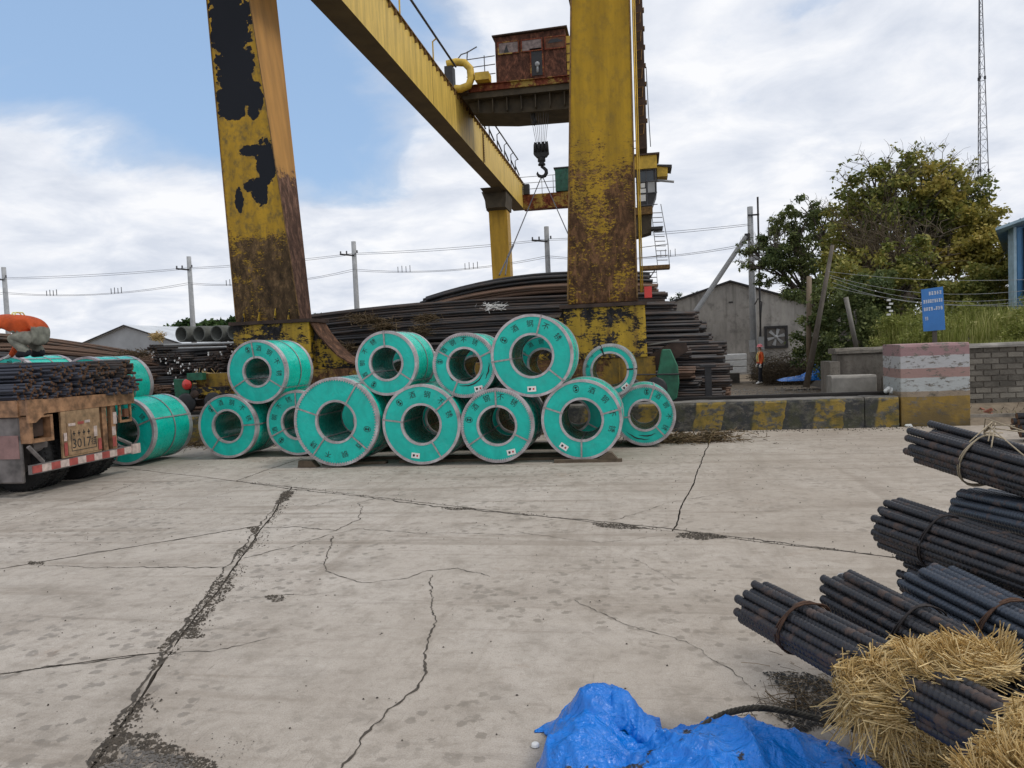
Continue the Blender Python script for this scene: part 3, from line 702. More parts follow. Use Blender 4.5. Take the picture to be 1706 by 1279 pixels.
cb2 = thing('concrete_block', 'small weathered concrete block touching the back of the striped pillar', 'block', (5.3, 17, .1))
bevel(rough_prism('block_body', 5.12, 5.60, 16.9, 17.3, .05, .88, 'old_concrete', cb2, .08, .012, 6), .01)
rk = thing('rag_bundle', 'white rag caught on the rail end by the striped pillar', 'rag', (4.80, 15.8, .62))
m = MB(); m.smooth = True
for i in range(3): m.lathe((4.74+.05*i, 15.72, .66+.03*(i % 2)), [(.001, -.05), (.04, -.03), (.05+.01*i, 0), (.035, .03), (.001, .05)], 10)
m.build('cloth', 'white_paint', rk)
# block wall to the right, each block its own piece
bw = thing('block_wall', 'grimy grey block wall with thin cap right of the striped pillar', 'wall', (8, 17, 0))
box_part('wall_core', (6.09, 16.62, -.1), (12.0, 16.95, 1.42), 'old_concrete', bw)
brick_me = None; r_ = random.Random(5)
bm_ = []
for k in range(3):
    m = MB(); j = lambda: r_.uniform(-.004, .004)
    m.hexa([(-.138+j(), -.02+j(), -.046+j()), (.138+j(), -.02+j(), -.046+j()), (.138, .03, -.046), (-.138, .03, -.046), (-.138+j(), -.02+j(), .046+j()), (.138+j(), -.02+j(), .046+j()), (.138, .03, .046), (-.138, .03, .046)])
    o = m.build('brick', 'brick_old', bw, local=True); bm_.append(o.data); COL.objects.unlink(o); bpy.data.objects.remove(o)
for row in range(12):
    z = .02+row*.119
    for i in range(8):
        x = 6.26+i*.302+(.15 if row % 2 else 0)
        if x+.15 > 8.7: continue
        piece('brick', bm_[r_.randrange(3)], bw, (x-8+r_.uniform(-.004, .004), -.385+r_.uniform(-.008, .008), z+.055), (0, 0, r_.uniform(-.01, .01)))
rough_prism('wall_cap', 6.09, 12.0, 16.52, 17.02, 1.425, 1.51, 'concrete', bw, .2, .012, 8)
rough_prism('kerb_stone', 6.1, 7.4, 15.75, 15.95, -.02, .14, 'old_concrete', bw, .1, .01, 9)

# ------------------------------------------------------------------ the gantry crane
crane = thing('gantry_crane', 'rusty yellow gantry crane spanning the steel yard on four box legs', 'crane', (-4.5, 30, 0))
def leg(name, q, zt, zb, mats, y0b, y1b, y0t, y1t, slices=1):
    """box leg: q = x left/right at the bottom then at the top"""
    xl0, xr0, xl1, xr1 = q; m = MB(); 
    vs = [(xl0, y0b, zb), (xr0, y0b, zb), (xr0, y1b, zb), (xl0, y1b, zb), (xl1, y0t, zt), (xr1, y0t, zt), (xr1, y1t, zt), (xl1, y1t, zt)]
    m.hexa(vs); m.mi = [0, 0, 0, 1, 0, 1]; return m.build(name, mats, crane)
# z where the plates meet
leg('leg', (-9.41, -7.80, -9.70, -8.72), 11.2, 2.70, ['leg_paint_left', 'leg_side_left'], 16.2, 16.85, 16.2, 17.75)
leg('leg', (-1.55, -.04, -1.13, .02), 11.2, 2.72, ['leg_paint_right', 'leg_paint_right'], 16.2, 17.0, 16.2, 17.6)
# flange edges proud of the leg front
m = MB()
for (x0, z0, x1, z1) in ((-.055, 2.78, .012, 11.15), (-1.548, 2.78, -1.135, 11.15)):
    m.tube([(x0, 16.19, z0), (x1, 16.19, z1)], .022, 4)
m.build('corner_angle', 'edge_rust', crane)
m = MB(); m.tube([(-7.80, 16.195, 2.78), (-8.715, 16.195, 11.1)], .012, 4); m.tube([(-9.405, 16.195, 2.78), (-9.695, 16.195, 11.1)], .015, 4); m.build('corner_angle', 'edge_rust', crane)
# conduits down the right edge
m = MB(); m.smooth = True
for dx, r in ((.03, .020), (.07, .012)):
    m.tube([(-.0+dx, 16.33, 2.9), (.01+dx, 16.33, 6), (.04+dx, 16.33, 11.1)], r, 6)
m.build('conduit', 'yellow_plain', crane)
# climbing cable rack on the right of the leg
lad = box_part('cable_rack', (.06, 16.9, 6.1), (.27, 17.35, 11.4), 'dark_rust', crane)
for i in range(13):
    z = 6.4+i*.40
    m = MB(); m.tube([(.12, 16.88, z), (.20, 16.84, z), (.22, 16.84, z+.22), (.12, 16.88, z+.22)], .012, 4); m.box((.27, 16.95, z+.3), (.30, 17.1, z+.36))
    o = m.build('bracket', 'edge_rust', lad)
m = MB(); m.tube([(.31, 17.3, 8.0), (.33, 17.2, 6.9), (.35, 17.2, 6.2)], .010, 5); m.build('hanging_cable', 'wire', crane)
# base plates and feet
for k, (x0, x1) in enumerate(((-9.52, -7.46), (-1.72, .14))):
    box_part('base_flange', (x0, 16.05, 2.62), (x1, 17.05, 2.70), 'dark_rust', crane)
for (x0, x1) in ((-9.42, -7.55), (-1.62, .10)):
    m = MB(); m.prism([(x0-.02, 2.618), (x1, 2.618), (x1+.02, 1.52), (x0-.05, 1.52)], 1, 16.12, 16.95); m.build('foot_box', 'foot_paint', crane)
# stiffener ribs over the flange
for i, x in enumerate((-9.2, -8.8, -8.4, -8.05)):
    m = MB(); m.prism([(16.2, 2.702), (16.08, 2.702), (16.2, 2.98)], 0, x, x+.02); m.build('stiffener', 'foot_paint', crane)
for i, x in enumerate((-1.35, -1.0, -.65, -.3)):
    m = MB(); m.prism([(16.2, 2.722), (16.08, 2.722), (16.2, 3.0)], 0, x, x+.02); m.build('stiffener', 'leg_paint_right', crane)
# swept gusset to the right of the left foot
cv = [(-7.53, 2.60), (-7.38, 2.35), (-7.15, 2.05), (-6.90, 1.80), (-6.65, 1.64), (-6.40, 1.56), (-6.25, 1.52)]
m = MB(); m.prism(cv+[(-7.53, 1.52)], 1, 16.35, 16.75); m.build('gusset', 'foot_paint', crane)
m = MB()
for i in range(len(cv)-1):
    (a, b), (c, d) = cv[i], cv[i+1]; m.hexa([(a, 16.15, b), (c, 16.15, d), (c, 16.95, d), (a, 16.95, b), (a+.02, 16.15, b+.03), (c+.02, 16.15, d+.03), (c+.02, 16.95, d+.03), (a+.02, 16.95, b+.03)])
m.build('gusset_flange', 'gusset_brown', crane)
cv2 = [(-1.68, 2.60), (-1.80, 2.35), (-2.0, 2.05), (-2.25, 1.80), (-2.5, 1.64), (-2.75, 1.56), (-2.9, 1.52)]
m = MB(); m.prism((cv2+[(-1.68, 1.52)])[::-1], 1, 16.35, 16.75); m.build('gusset', 'foot_paint', crane)
box_part('sill_beam', (-10.5, 16.16, .92), (.28, 16.92, 1.515), 'sill_paint', crane)
m = MB()
for x in (-9.6, -7.2, -5, -3, -.5): m.box((x, 16.13, .93), (x+.03, 16.158, 1.5))
m.build('sill_rib', 'sill_paint', crane)['kind'] = 'stuff'
# wheel trucks
for k, (x0, x1) in enumerate(((-10.95, -9.6), (-.55, .62))):
    bg = box_part('wheel_truck', (x0, 16.14, .74), (x1, 16.9, .90), 'dark_rust', crane)
    for xx in (x0+.3, x1-.35):
        m = MB(); m.smooth = True; m.lathe((xx, 15.9, .84), [(.01, 0), (.20, 0), (.24, .02), (.24, .05), (.20, .055), (.20, .13), (.01, .13)], 28); m.build('wheel', 'dark_metal', bg)
    if k == 0:
        m = MB(); m.prism([(-10.95, .55), (-10.62, .50), (-10.58, 1.40), (-10.98, 1.42)], 1, 15.98, 16.12); m.build('guard_plate', 'green_paint', bg)
        m = MB(); m.box((-10.52, 15.95, 1.02), (-9.6, 16.12, 1.20)); m.build('truck_beam', 'foot_paint', bg)
        m = MB(); m.box((-10.6, 15.94, 1.38), (-10.2, 16.1, 1.55)); m.build('gear_case', 'green_paint', bg)
        m = MB(); m.smooth = True; m.lathe((-10.40, 15.86, 1.05), [(.01, 0), (.09, 0), (.09, .08)], 16); m.build('bearing_cap', 'dark_rust', bg)
        m = MB(); m.smooth = True; m.lathe((-10.62, 15.9, 1.28), [(.01, 0), (.10, .02), (.13, .05), (.10, .08)], 14); m.build('motor_end', 'lamp_red', bg)
    else:
        m = MB(); m.prism([(.34, .60), (.52, .50), (.70, .62), (.76, .95), (.74, 1.30), (.60, 1.66), (.42, 1.66), (.36, 1.35), (.30, 1.10)], 1, 15.92, 16.08); o = m.build('guard_plate', 'green_paint', bg); bevel(o, .02)
        m = MB(); m.tube([(-.3, 15.88, 1.15), (.76, 15.88, 1.13)], .016, 5); m.build('guard_bar', 'dark_metal', bg)
        m = MB(); m.prism([(.10, 1.50), (.62, 1.78), (.95, 1.78), (.98, 1.60), (.2, 1.15)], 1, 16.3, 16.9); m.build('motor_hood', 'dark_rust', bg)
        m = MB(); m.box((.14, 16.25, 1.79), (.80, 16.8, 1.82), Matrix.Rotation(R(-6), 3, 'Y')); m.build('hood_lid', 'grey_wood', bg)
# lamp on the right foot
m = MB(); m.box((.10, 16.3, 2.78), (.26, 16.5, 3.02)); m.build('signal_lamp', 'lamp_red', crane)

def girder(x0, x1, ylo, yhi, zb, zt, inner):
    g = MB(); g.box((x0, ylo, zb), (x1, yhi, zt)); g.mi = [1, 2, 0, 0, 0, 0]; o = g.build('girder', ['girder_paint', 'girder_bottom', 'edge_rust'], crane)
    # top flange that oversails the web
    xi = x1 if inner > 0 else x0
    m = MB(); m.box((x0-.07, ylo-.02, zt+.002), (x1+.07, yhi+.02, zt+.035)); m.build('top_flange', 'edge_rust', o)
    m = MB()
    xa, xb = (x1, x1+.09) if inner > 0 else (x0-.09, x0)
    y = ylo+.1
    while y < yhi: m.box((xa, y, zt-.20), (xb, y+.03, zt)); y += .55
    sb = m.build('stiffener', 'edge_rust', o); sb['kind'] = 'stuff'
    m = MB(); xm = (x0+x1)/2 + inner*.25; m.box((xm-.03, ylo, zt+.037), (xm+.03, yhi, zt+.14)); m.build('crab_rail', 'rail_steel', o)
    return o
G1 = girder(-8.20, -7.42, 5, 50, 11.1, 12.78, 1)
G2 = girder(-1.62, -.84, 5, 50, 11.1, 12.78, -1)
# splice seams and the riveted joint near the far leg
m = MB(); m.box((-7.418, 36.6, 11.12), (-7.40, 36.75, 12.6))
for i in range(16): m.box((-7.40, 36.55, 11.2+i*.085), (-7.375, 36.82, 11.235+i*.085))
m.build('splice_plate', 'edge_rust', G1)
m = MB(); m.box((-7.418, 27.6, 11.12), (-7.414, 27.62, 12.6)); m.build('weld_seam', 'edge_rust', G1)
# handrail with posts along the left girder's inner edge
m = MB(); m.smooth = True; m.tube([(-7.30, 5, 13.75), (-7.30, 31, 13.75)], .045, 8); m.tube([(-7.30, 33.8, 13.75), (-7.30, 47, 13.75)], .04, 8); hr = m.build('handrail', 'dark_metal', crane)
for y in list(range(8, 32, 4))+[34.4, 36.4, 38.6, 40.8, 43, 45.2, 46.8]:
    m = MB(); m.tube([(-7.45, y, 12.8), (-7.45, y, 13.62), (-7.30, y, 13.72)], .03, 5)
    if y > 33: m.tube([(-7.45, y, 13.3), (-7.30, y+.5, 12.82)], .04, 5)
    m.build('rail_post', 'dark_metal' if y > 33 else 'yellow_plain', hr)
# far legs
for k, (a, b, c, d) in enumerate(((-8.62, -7.62, -8.98, -7.60), (-1.5, -.4, -1.62, -.3))):
    m = MB(); m.hexa([(a+.05, 44, 0), (b+.15, 44, 0), (b+.15, 44.7, 0), (a+.05, 44.7, 0), (c+.24, 44, 10.1), (d-.04, 44, 10.1), (d-.04, 45.1, 10.1), (c+.24, 45.1, 10.1)]); o = m.build('leg', 'far_leg_paint', crane)
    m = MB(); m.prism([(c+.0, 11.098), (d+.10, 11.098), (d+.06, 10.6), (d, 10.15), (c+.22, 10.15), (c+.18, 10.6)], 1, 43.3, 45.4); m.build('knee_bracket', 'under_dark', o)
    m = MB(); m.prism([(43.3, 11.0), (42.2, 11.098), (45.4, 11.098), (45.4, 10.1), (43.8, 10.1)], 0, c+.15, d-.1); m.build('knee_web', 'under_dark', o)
# end tie beam at the far end with railing and switch box
eb = box_part('end_beam', (-7.40, 49.1, 11.0), (-1.63, 49.9, 11.95), 'beam_rusty', crane)
box_part('end_beam', (-7.40, 5.0, 11.2), (-1.63, 5.8, 12.6), 'beam_rusty', crane)
m = MB()
for z in (12.3, 12.7, 13.1): m.tube([(-7.6, 49.1, z), (-1.6, 49.1, z-.02)], .022, 5)
for x in (-7.5, -6.1, -5.35, -4.3, -3, -1.7): m.tube([(x, 49.1, 11.95), (x, 49.1, 13.1)], .022, 5)
m.build('railing', 'pole_concrete', eb)
gb = box_part('switch_box', (-5.20, 49.0, 12.0), (-3.6, 49.9, 13.45), 'cabin_green', crane)
for x in (-4.85, -4.5, -4.15, -3.8):
    box_part('door_rib', (x, 48.97, 12.08), (x+.03, 48.998, 13.38), 'green_paint', gb)
box_part('box_lid', (-5.28, 48.93, 13.455), (-3.55, 49.95, 13.53), 'dark_metal', gb)
box_part('control_box', (-7.35, 49.0, 11.96), (-6.95, 49.4, 12.62), 'dark_metal', crane)

# ---- crab bridge with the winch house
br = thing('crane_trolley', 'crane trolley with rust brown winch house between the yellow girders', 'crane trolley', (-4.5, 33, 12.6), group=None)
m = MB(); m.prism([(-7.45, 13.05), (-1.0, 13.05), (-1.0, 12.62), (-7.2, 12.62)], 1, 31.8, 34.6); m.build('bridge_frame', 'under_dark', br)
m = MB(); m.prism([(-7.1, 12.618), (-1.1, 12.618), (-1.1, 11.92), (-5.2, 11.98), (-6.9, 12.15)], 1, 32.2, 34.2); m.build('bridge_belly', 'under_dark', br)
m = MB()
for i in range(9): m.box((-6.6+i*.62, 31.9, 12.05), (-6.56+i*.62, 32.18, 12.6))
m.build('belly_rib', 'under_dark', br)['kind'] = 'stuff'
m = MB(); m.box((-7.3, 31.70, 12.88), (-1.0, 31.78, 13.12)); m.box((-7.3, 31.60, 13.122), (-1.0, 34.6, 13.15)); m.build('deck_edge', 'beam_rusty', br)
for i, x in enumerate((-7.1, -6.3)):
    m = MB(); m.smooth = True; m.lathe((-7.56, 32.0+i*2.0, 13.08), [(.01, 0), (.2, 0), (.2, .12), (.01, .12)], 20, 'X'); m.build('wheel', 'dark_metal', br)
box_part('wheel_box', (-7.50, 31.5, 12.80), (-6.95, 34.6, 13.06), 'dark_rust', br)
m = MB(); m.smooth = True
m.tube([(-7.75, 31.3, 14.0), (-7.35, 31.3, 14.05), (-6.98, 31.3, 13.98), (-6.75, 31.3, 13.72), (-6.72, 31.3, 13.3), (-6.85, 31.3, 13.02), (-7.2, 31.3, 12.92), (-7.45, 31.3, 12.95)], .16, 10); m.build('bent_duct', 'yellow_plain', br)
m = MB(); m.box((-6.55, 31.2, 13.18), (-5.95, 31.8, 13.5)); m.build('motor_block', 'yellow_plain', br)
m = MB(); m.box((-7.85, 31.2, 13.0), (-7.5, 31.7, 13.9), Matrix.Rotation(R(0), 3, 'Z')); m.build('cable_drum', 'dark_metal', br)
simple('faded_pane', (.17, .13, .12), .7, 0, .5, 9)
hs = MB(); hs.box((-5.72, 31.75, 13.152), (-2.72, 34.3, 15.10)); hs.v[4].z -= .05; house = hs.build('winch_house', 'house_rust', br)
box_part('side_annex', (-2.70, 31.9, 13.152), (-1.2, 34.3, 14.85), 'yellow_plain', br)
m = MB()
for z in (13.4, 13.75, 14.1, 14.5): m.box((-2.69, 31.87, z), (-1.2, 31.898, z+.05))
m.build('annex_rib', 'edge_rust', br)
m = MB(); m.hexa([(-5.82, 31.6, 15.06), (-2.62, 31.6, 15.13), (-2.62, 34.4, 15.13), (-5.82, 34.4, 15.06), (-5.82, 31.6, 15.11), (-2.62, 31.6, 15.18), (-2.62, 34.4, 15.18), (-5.82, 34.4, 15.11)]); m.build('roof', 'dark_rust', house)
for i, x in enumerate((-5.55, -4.55, -3.55)):
    wn = box_part('window', (x, 31.70, 14.35), (x+.82, 31.748, 14.78), 'faded_pane' if i != 2 else 'rust', house)
    m = MB()
    a, b, c, d = x-.05, x+.87, 14.30, 14.83
    m.box((a, 31.68, c), (b, 31.698, c+.05)); m.box((a, 31.68, d-.05), (b, 31.698, d)); m.box((a, 31.68, c+.052), (a+.05, 31.698, d-.052)); m.box((b-.05, 31.68, c+.052), (b, 31.698, d-.052))
    m.build('window_frame', 'beam_rusty', house)
    if i != 1: m = MB(); m.prism([(x+.2, 14.37), (x+.42, 14.37), (x+.33, 14.7)] if i == 0 else [(x+.08, 14.55), (x+.75, 14.58), (x+.5, 14.72), (x+.2, 14.70)], 1, 31.69, 31.699); m.build('broken_pane', 'black', house)
dr = box_part('door_opening', (-4.18, 31.72, 13.30), (-3.72, 31.747, 14.35), 'black', house)
m = MB(); m.box((-4.24, 31.70, 13.25), (-4.18, 31.745, 14.42)); m.box((-3.72, 31.70, 13.25), (-3.66, 31.745, 14.42)); m.box((-4.178, 31.70, 14.352), (-3.722, 31.745, 14.42)); m.build('door_frame', 'beam_rusty', house)
m = MB(); m.smooth = True; m.lathe((-3.93, 31.66, 13.75), [(.01, -.02), (.10, -.01), (.10, .04), (.01, .05)], 12); m.box((-3.97, 31.67, 13.4), (-3.89, 31.70, 13.72)); m.build('machine_part', 'pole_concrete', house)
m = MB()
for z in (13.52, 13.9, 14.25): m.tube([(-7.0, 31.7, z), (-5.74, 31.7, z+.04)], .022, 5)
for x in (-6.95, -6.2): m.tube([(x, 31.7, 13.15), (x, 31.7, 14.35)], .022, 5)
m.build('railing', 'wire', br)
m = MB(); m.tube([(-7.7, 31.7, 13.95), (-7.2, 31.7, 14.5), (-6.95, 31.7, 14.55), (-6.5, 31.7, 14.75)], .028, 5); m.tube([(-6.95, 31.7, 14.3), (-6.92, 31.7, 14.6)], .028, 5); m.build('arm', 'wire', br)
# ---- hook block
hk = thing('crane_hook', 'black hook block hanging on wire ropes from the trolley', 'hook', (-4.02, 33, 9.3))
m = MB(); 
for i in range(8):
    x = -4.42+i*.115; m.tube([(x*1.0, 32.5, 12.0), (-4.22+i*.06, 32.5, 10.7)], .012, 4)
m.build('hoist_rope', 'wire', hk)
m = MB(); m.smooth = True
for i in range(4): m.lathe((-4.24+i*.16-.05, 32.5, 10.48), [(.01, 0), (.25, 0), (.26, .02), (.23, .05), (.26, .08), (.25, .10), (.01, .10)], 24, 'X')
m.build('sheave', 'black', hk)
m = MB(); m.prism([(-4.32, 10.62), (-3.70, 10.62), (-3.68, 10.2), (-3.80, 10.06), (-4.22, 10.06), (-4.34, 10.2)], 1, 32.38, 32.62); m.build('cheek_plate', 'black', hk)
m = MB(); m.smooth = True; m.lathe((-4.01, 32.5, 9.74), [(.01, .34), (.17, .34), (.17, .14), (.10, .10), (.16, .04), (.16, -.02), (.05, -.04)], 20, 'Z'); m.build('swivel', 'black', hk)
m = MB(); m.smooth = True; pts = [(-4.01, 9.78)]
for i in range(13):
    a = R(80-i*24); pts.append((-3.99+.19*math.cos(a)*1.0-(.02), 9.48+.20*math.sin(a)))
pts = [(-4.01, 9.76), (-4.01, 9.66), (-3.92, 9.60), (-3.83, 9.50), (-3.82, 9.38), (-3.89, 9.27), (-4.02, 9.23), (-4.15, 9.28), (-4.22, 9.38), (-4.20, 9.46)]
m.tube([(x, 32.5, z) for x, z in pts], [.06, .065, .075, .08, .085, .085, .08, .07, .05, .02], 10); m.build('hook_body', 'black', hk)
m = MB(); m.tube([(-4.30, 32.5, 12.1), (-4.30, 32.5, 11.75), (-4.22, 32.5, 11.6), (-4.32, 32.5, 11.5)], .09, 8); m.build('upper_clip', 'black', hk)
sl = thing('lifting_sling', 'long thin wire sling running from the crane hook to the bar pile', 'sling', (-4.02, 33, 9.2))
L1 = at(832, 458, Y=24); L2 = at(842, 458, Y=23.6)
m = MB(); m.tube([(-4.04, 32.5, 9.25), at(855, 408, Y=25.5)], .022, 5); m.tube([at(855, 408, Y=25.5), at(846, 428, Y=25)], .04, 5); m.tube([at(846, 428, Y=25), L1], .03, 5); m.tube([at(846, 428, Y=25), L2], .022, 5); m.build('sling_leg', 'wire', sl)
m = MB(); m.tube([(-4.0, 32.5, 9.25), at(951, 400, Y=27), at(975, 470, Y=24)], .02, 5); m.build('sling_leg', 'wire', sl)

# ---- operator cabin and stair on the far right leg
cbn = thing('crane_cabin', 'small glazed operator cabin hanging beside the far right crane leg', 'cabin', (.5, 42.5, 9.3))
m = MB(); m.prism([(-.3, 11.95), (1.15, 11.95), (1.15, 11.25), (-.3, 11.25)], 1, 41.4, 43.5); m.build('roof_box', 'yellow_plain', cbn)
box_part('roof', (-.4, 41.3, 11.952), (1.30, 43.6, 12.05), 'dark_rust', cbn)
box_part('side_hood', (1.152, 41.8, 10.85), (1.72, 43.2, 11.42), 'yellow_plain', cbn)
m = MB(); m.prism([(1.15, 11.50), (1.95, 11.42), (1.95, 11.28), (1.15, 11.42)], 1, 41.7, 43.3); m.build('hood_lid', 'dark_metal', cbn)
m = MB(); m.tube([(1.15, 42, 10.7), (2.05, 42, 10.55)], .07, 6); m.build('duct', 'pole_concrete', cbn)
m = MB(); m.prism([(0.0, 11.248), (1.12, 11.248), (1.10, 9.95), (.82, 9.25), (.0, 9.25)], 1, 41.6, 43.3); cab_body = m.build('cabin_body', 'dark_metal', cbn)
for (x0, x1, z0, z1, mt) in ((.1, .95, 10.62, 11.15, 'glass_dark'), (.25, .48, 10.28, 10.52, 'white_paint'), (.2, .52, 9.98, 10.22, 'white_paint'), (.62, 1.0, 10.0, 10.55, 'shed_wall'), (.15, .5, 9.55, 9.9, 'white_paint')):
    box_part('window_pane', (x0, 41.575, z0), (x1, 41.598, z1), mt, cab_body)
m = MB()
for z in (9.30, 9.95, 10.57, 11.2): m.box((-.02, 41.54, z), (1.12, 41.572, z+.04))
for x in (.0, .55, 1.06): m.box((x, 41.54, 9.99 if x > 1 else 9.34), (x+.035, 41.57, 11.2))
m.build('window_bar', 'wire', cab_body)
box_part('floor_beam', (-.2, 41.6, 8.85), (.85, 43.3, 9.24), 'edge_rust', cbn)
m = MB(); m.prism([(-.2, 8.848), (.8, 8.848), (.75, 7.9), (.1, 7.75), (-.2, 7.7)], 1, 41.9, 43.2); m.build('bracket', 'under_dark', cbn)
m = MB(); 
for z in (12.5, 12.9): m.tube([(-.2, 42, z), (.5, 42, z+.1)], .022, 4)
for x in (-.1, .2, .5): m.tube([(x, 42, 12.05), (x, 42, 13.0)], .022, 4)
m.build('roof_railing', 'wire', cbn)
st = thing('access_stair', 'thin steel ladder stair with landings below the operator cabin', 'stair', (.9, 42, 5))
m = MB(); 
def bar2(m, a, b, r=.028): m.tube([a, b], r, 4)
m = MB(); bar2(m, (.78, 42, 9.1), (1.02, 42, 6.1)); bar2(m, (1.30, 42, 9.4), (1.62, 42, 7.2)); bar2(m, (1.62, 42, 7.2), (1.66, 42, 6.05)); bar2(m, (.15, 42, 6.0), (.15, 42, 4.2), .03); bar2(m, (.95, 42, 6.0), (1.0, 42, 4.2), .02); bar2(m, (.15, 42, 4.8), (1.0, 42, 6.0), .03); bar2(m, (.1, 42, 7.1), (1.62, 42, 7.2), .02); bar2(m, (.1, 42, 6.55), (1.6, 42, 6.6), .018); bar2(m, (.15, 42, 8.0), (.18, 42, 5.95), .03)
m.build('stringer', 'pole_concrete', st)
for i in range(11):
    z = 8.95-i*.26; t = i/11
    m = MB(); bar2(m, (.80+.22*t, 42, z), (1.34+.26*t, 42, z-.02), .024); m.build('tread', 'pole_concrete', st)
for i in range(6):
    z = 5.7-i*.28; m = MB(); bar2(m, (.16, 42, z), (.96, 42, z), .024); m.build('tread', 'pole_concrete', st)
box_part('landing', (.1, 41.6, 5.85), (1.68, 42.6, 6.05), 'edge_rust', st)
box_part('landing', (.74, 41.6, 8.0), (1.36, 42.5, 8.14), 'dark_metal', st)

# ------------------------------------------------------------------ steel coils
glyph = {}
def get_glyph(ch):
    if ch not in glyph:
        c = bpy.data.curves.new('t', 'FONT'); c.body = ch; c.align_x = 'CENTER'; c.align_y = 'CENTER'; c.resolution_u = 2
        o = bpy.data.objects.new('t', c); COL.objects.link(o); dg = bpy.context.evaluated_depsgraph_get()
        me = o.evaluated_get(dg).to_mesh(); glyph[ch] = ([v.co.copy() for v in me.vertices], [list(p.vertices) for p in me.polygons])
        vs = glyph[ch][0]
        cx = (max(v.x for v in vs)+min(v.x for v in vs))/2; cy = (max(v.y for v in vs)+min(v.y for v in vs))/2
        for v in vs: v.x -= cx; v.y -= cy
        COL.objects.unlink(o); bpy.data.objects.remove(o)
    return glyph[ch]
def put_text(m, ch, c, right, upv, size):
    vs, fs = get_glyph(ch); m.add([c+right*(v.x*size)+upv*(v.y*size) for v in vs], fs)
def coil(label, cx, cz, yf, Ro, Ri, L=1.08, th0=None, straps=(), crimp=False, paper=None, bstrap=False, tilt=0., dth=-29., scuff=False):
    t = thing('steel_coil', label, 'steel coil', (cx, yf+L/2, cz-Ro), group='green wrapped steel coils')
    c = Vector((cx, yf, cz)); N = 72
    m = MB(); m.smooth = True
    prof = []
    for i in range(9):
        u = i/8; prof.append((Ro-.006*math.sin(u*math.pi)*(1 if i % 2 else .3), .03+(L-.06)*u))
    m.lathe(c, prof, N); 
    for i, v in enumerate(m.v):
        d = Vector((v.x-cx, 0, v.z-cz)); v += d.normalized()*(.008*mnoise.noise(Vector((v.x*4+cx, v.y*2.2, v.z*4))))
    m.build('wrap', 'teal_wrap', t)
    for fr in (0, 1):
        m = MB(); y0 = 0 if not fr else L; sg = -1 if not fr else 1
        m.smooth = True; m.lathe(c, [(Ro-.01, y0), (Ro-.05, y0+sg*.004), ((Ro+Ri)/2, y0+sg*.006), (Ri+.03, y0+sg*.004), (Ri+.005, y0)], N); m.build('end_cover', 'teal_face', t)
        m = MB(); m.smooth = False
        y1 = y0+sg*.012
        m.lathe(c, [(Ro-.034, y0+sg*.004), (Ro-.034, y1), (Ro+.008, y1), (Ro+.009, y0-sg*.085), (Ro-.003, y0-sg*.085)], N); h = m.build('edge_hoop', 'hoop', t)
        m = MB(); m.lathe(c, [(Ri+.030, y0+sg*.004), (Ri+.030, y1), (Ri-.006, y1), (Ri-.006, y0-sg*.05)], N); m.build('bore_hoop', 'hoop', t)
        if crimp and not fr:
            m = MB(); K = 96
            for j in range(K):
                a = 2*math.pi*j/K; ca, sa = math.cos(a), math.sin(a); ra, rb = Ro-.050, Ro-.004; w = .0065
                e = Vector((ca, 0, sa)); q = Vector((-sa, 0, ca)); yy = Vector((0, 1, 0))
                p = [c+e*r_+q*s_*w+yy*(y0+sg*o_) for o_ in (.012, .024) for (r_, s_) in ((ra, -1), (rb, -1), (rb, 1), (ra, 1))]
                m.hexa(p)
            m.build('crimped_teeth', 'hoop', t)['kind'] = 'stuff'
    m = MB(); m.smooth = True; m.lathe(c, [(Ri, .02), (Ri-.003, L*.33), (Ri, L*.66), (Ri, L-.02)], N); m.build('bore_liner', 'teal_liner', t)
    for a in straps:
        a = R(a); e = Vector((math.cos(a), 0, math.sin(a))); q = Vector((-math.sin(a), 0, math.cos(a))); w = .0125
        m = MB()
        def seg(r0, r1, y0, y1): m.hexa([c+e*r_+q*s_*w+Vector((0, y_, 0)) for y_ in (y0, y1) for (r_, s_) in ((r0, -1), (r1, -1), (r1, 1), (r0, 1))])
        seg(Ri-.008, Ro+.013, -.019, -.014); seg(Ro+.011, Ro+.0145, -.014, L+.014); seg(Ri-.008, Ro+.013, L+.014, L+.019); seg(Ri-.010, Ri-.0065, -.014, L+.014)
        m.build('strap', 'black' if bstrap else 'strap', t)
    m = MB(); rr = Ro+.006; m.lathe(c, [(rr, L*.52), (rr+.004, L*.52), (rr+.004, L*.52+.03), (rr, L*.52+.03)], N); m.build('band', 'strap', t)
    rm = Ri+(Ro-Ri)*.56; sz = min(.115, (Ro-Ri)*.40)
    if th0 is not None:
        m = MB()
        for k, ch in enumerate('酒钢不锈'):
            a = R(th0+dth*(k+1)); e = Vector((math.cos(a), 0, math.sin(a))); tr = Vector((math.sin(a), 0, -math.cos(a)))
            put_text(m, ch, c+e*rm+Vector((0, -.0085, 0)), tr, e, sz)
        lt = m.build('lettering', 'ink', t)
        a = R(th0); e = Vector((math.cos(a), 0, math.sin(a))); tr = Vector((math.sin(a), 0, -math.cos(a))); o_ = c+e*rm+Vector((0, -.0085, 0)); q = sz*.52
        m = MB(); n_ = 20; k0 = len(m.v)
        for i in range(n_):
            b = 2*math.pi*i/n_
            for r_ in (q, q*.84): m.v.append(o_+tr*(r_*.78*math.cos(b))+e*(r_*math.sin(b)))
        for i in range(n_): m.f.append([2*i, 2*i+1, (2*i+3) % (2*n_), (2*i+2) % (2*n_)]); m.mi.append(0); m.sm.append(False)
        S = [(-.5, .25), (-.2, .6), (.3, .55), (.45, .2), (.05, .25), (-.15, .05), (.5, -.25), (.2, -.62), (-.3, -.55), (-.45, -.2), (0, -.22), (.1, 0)]
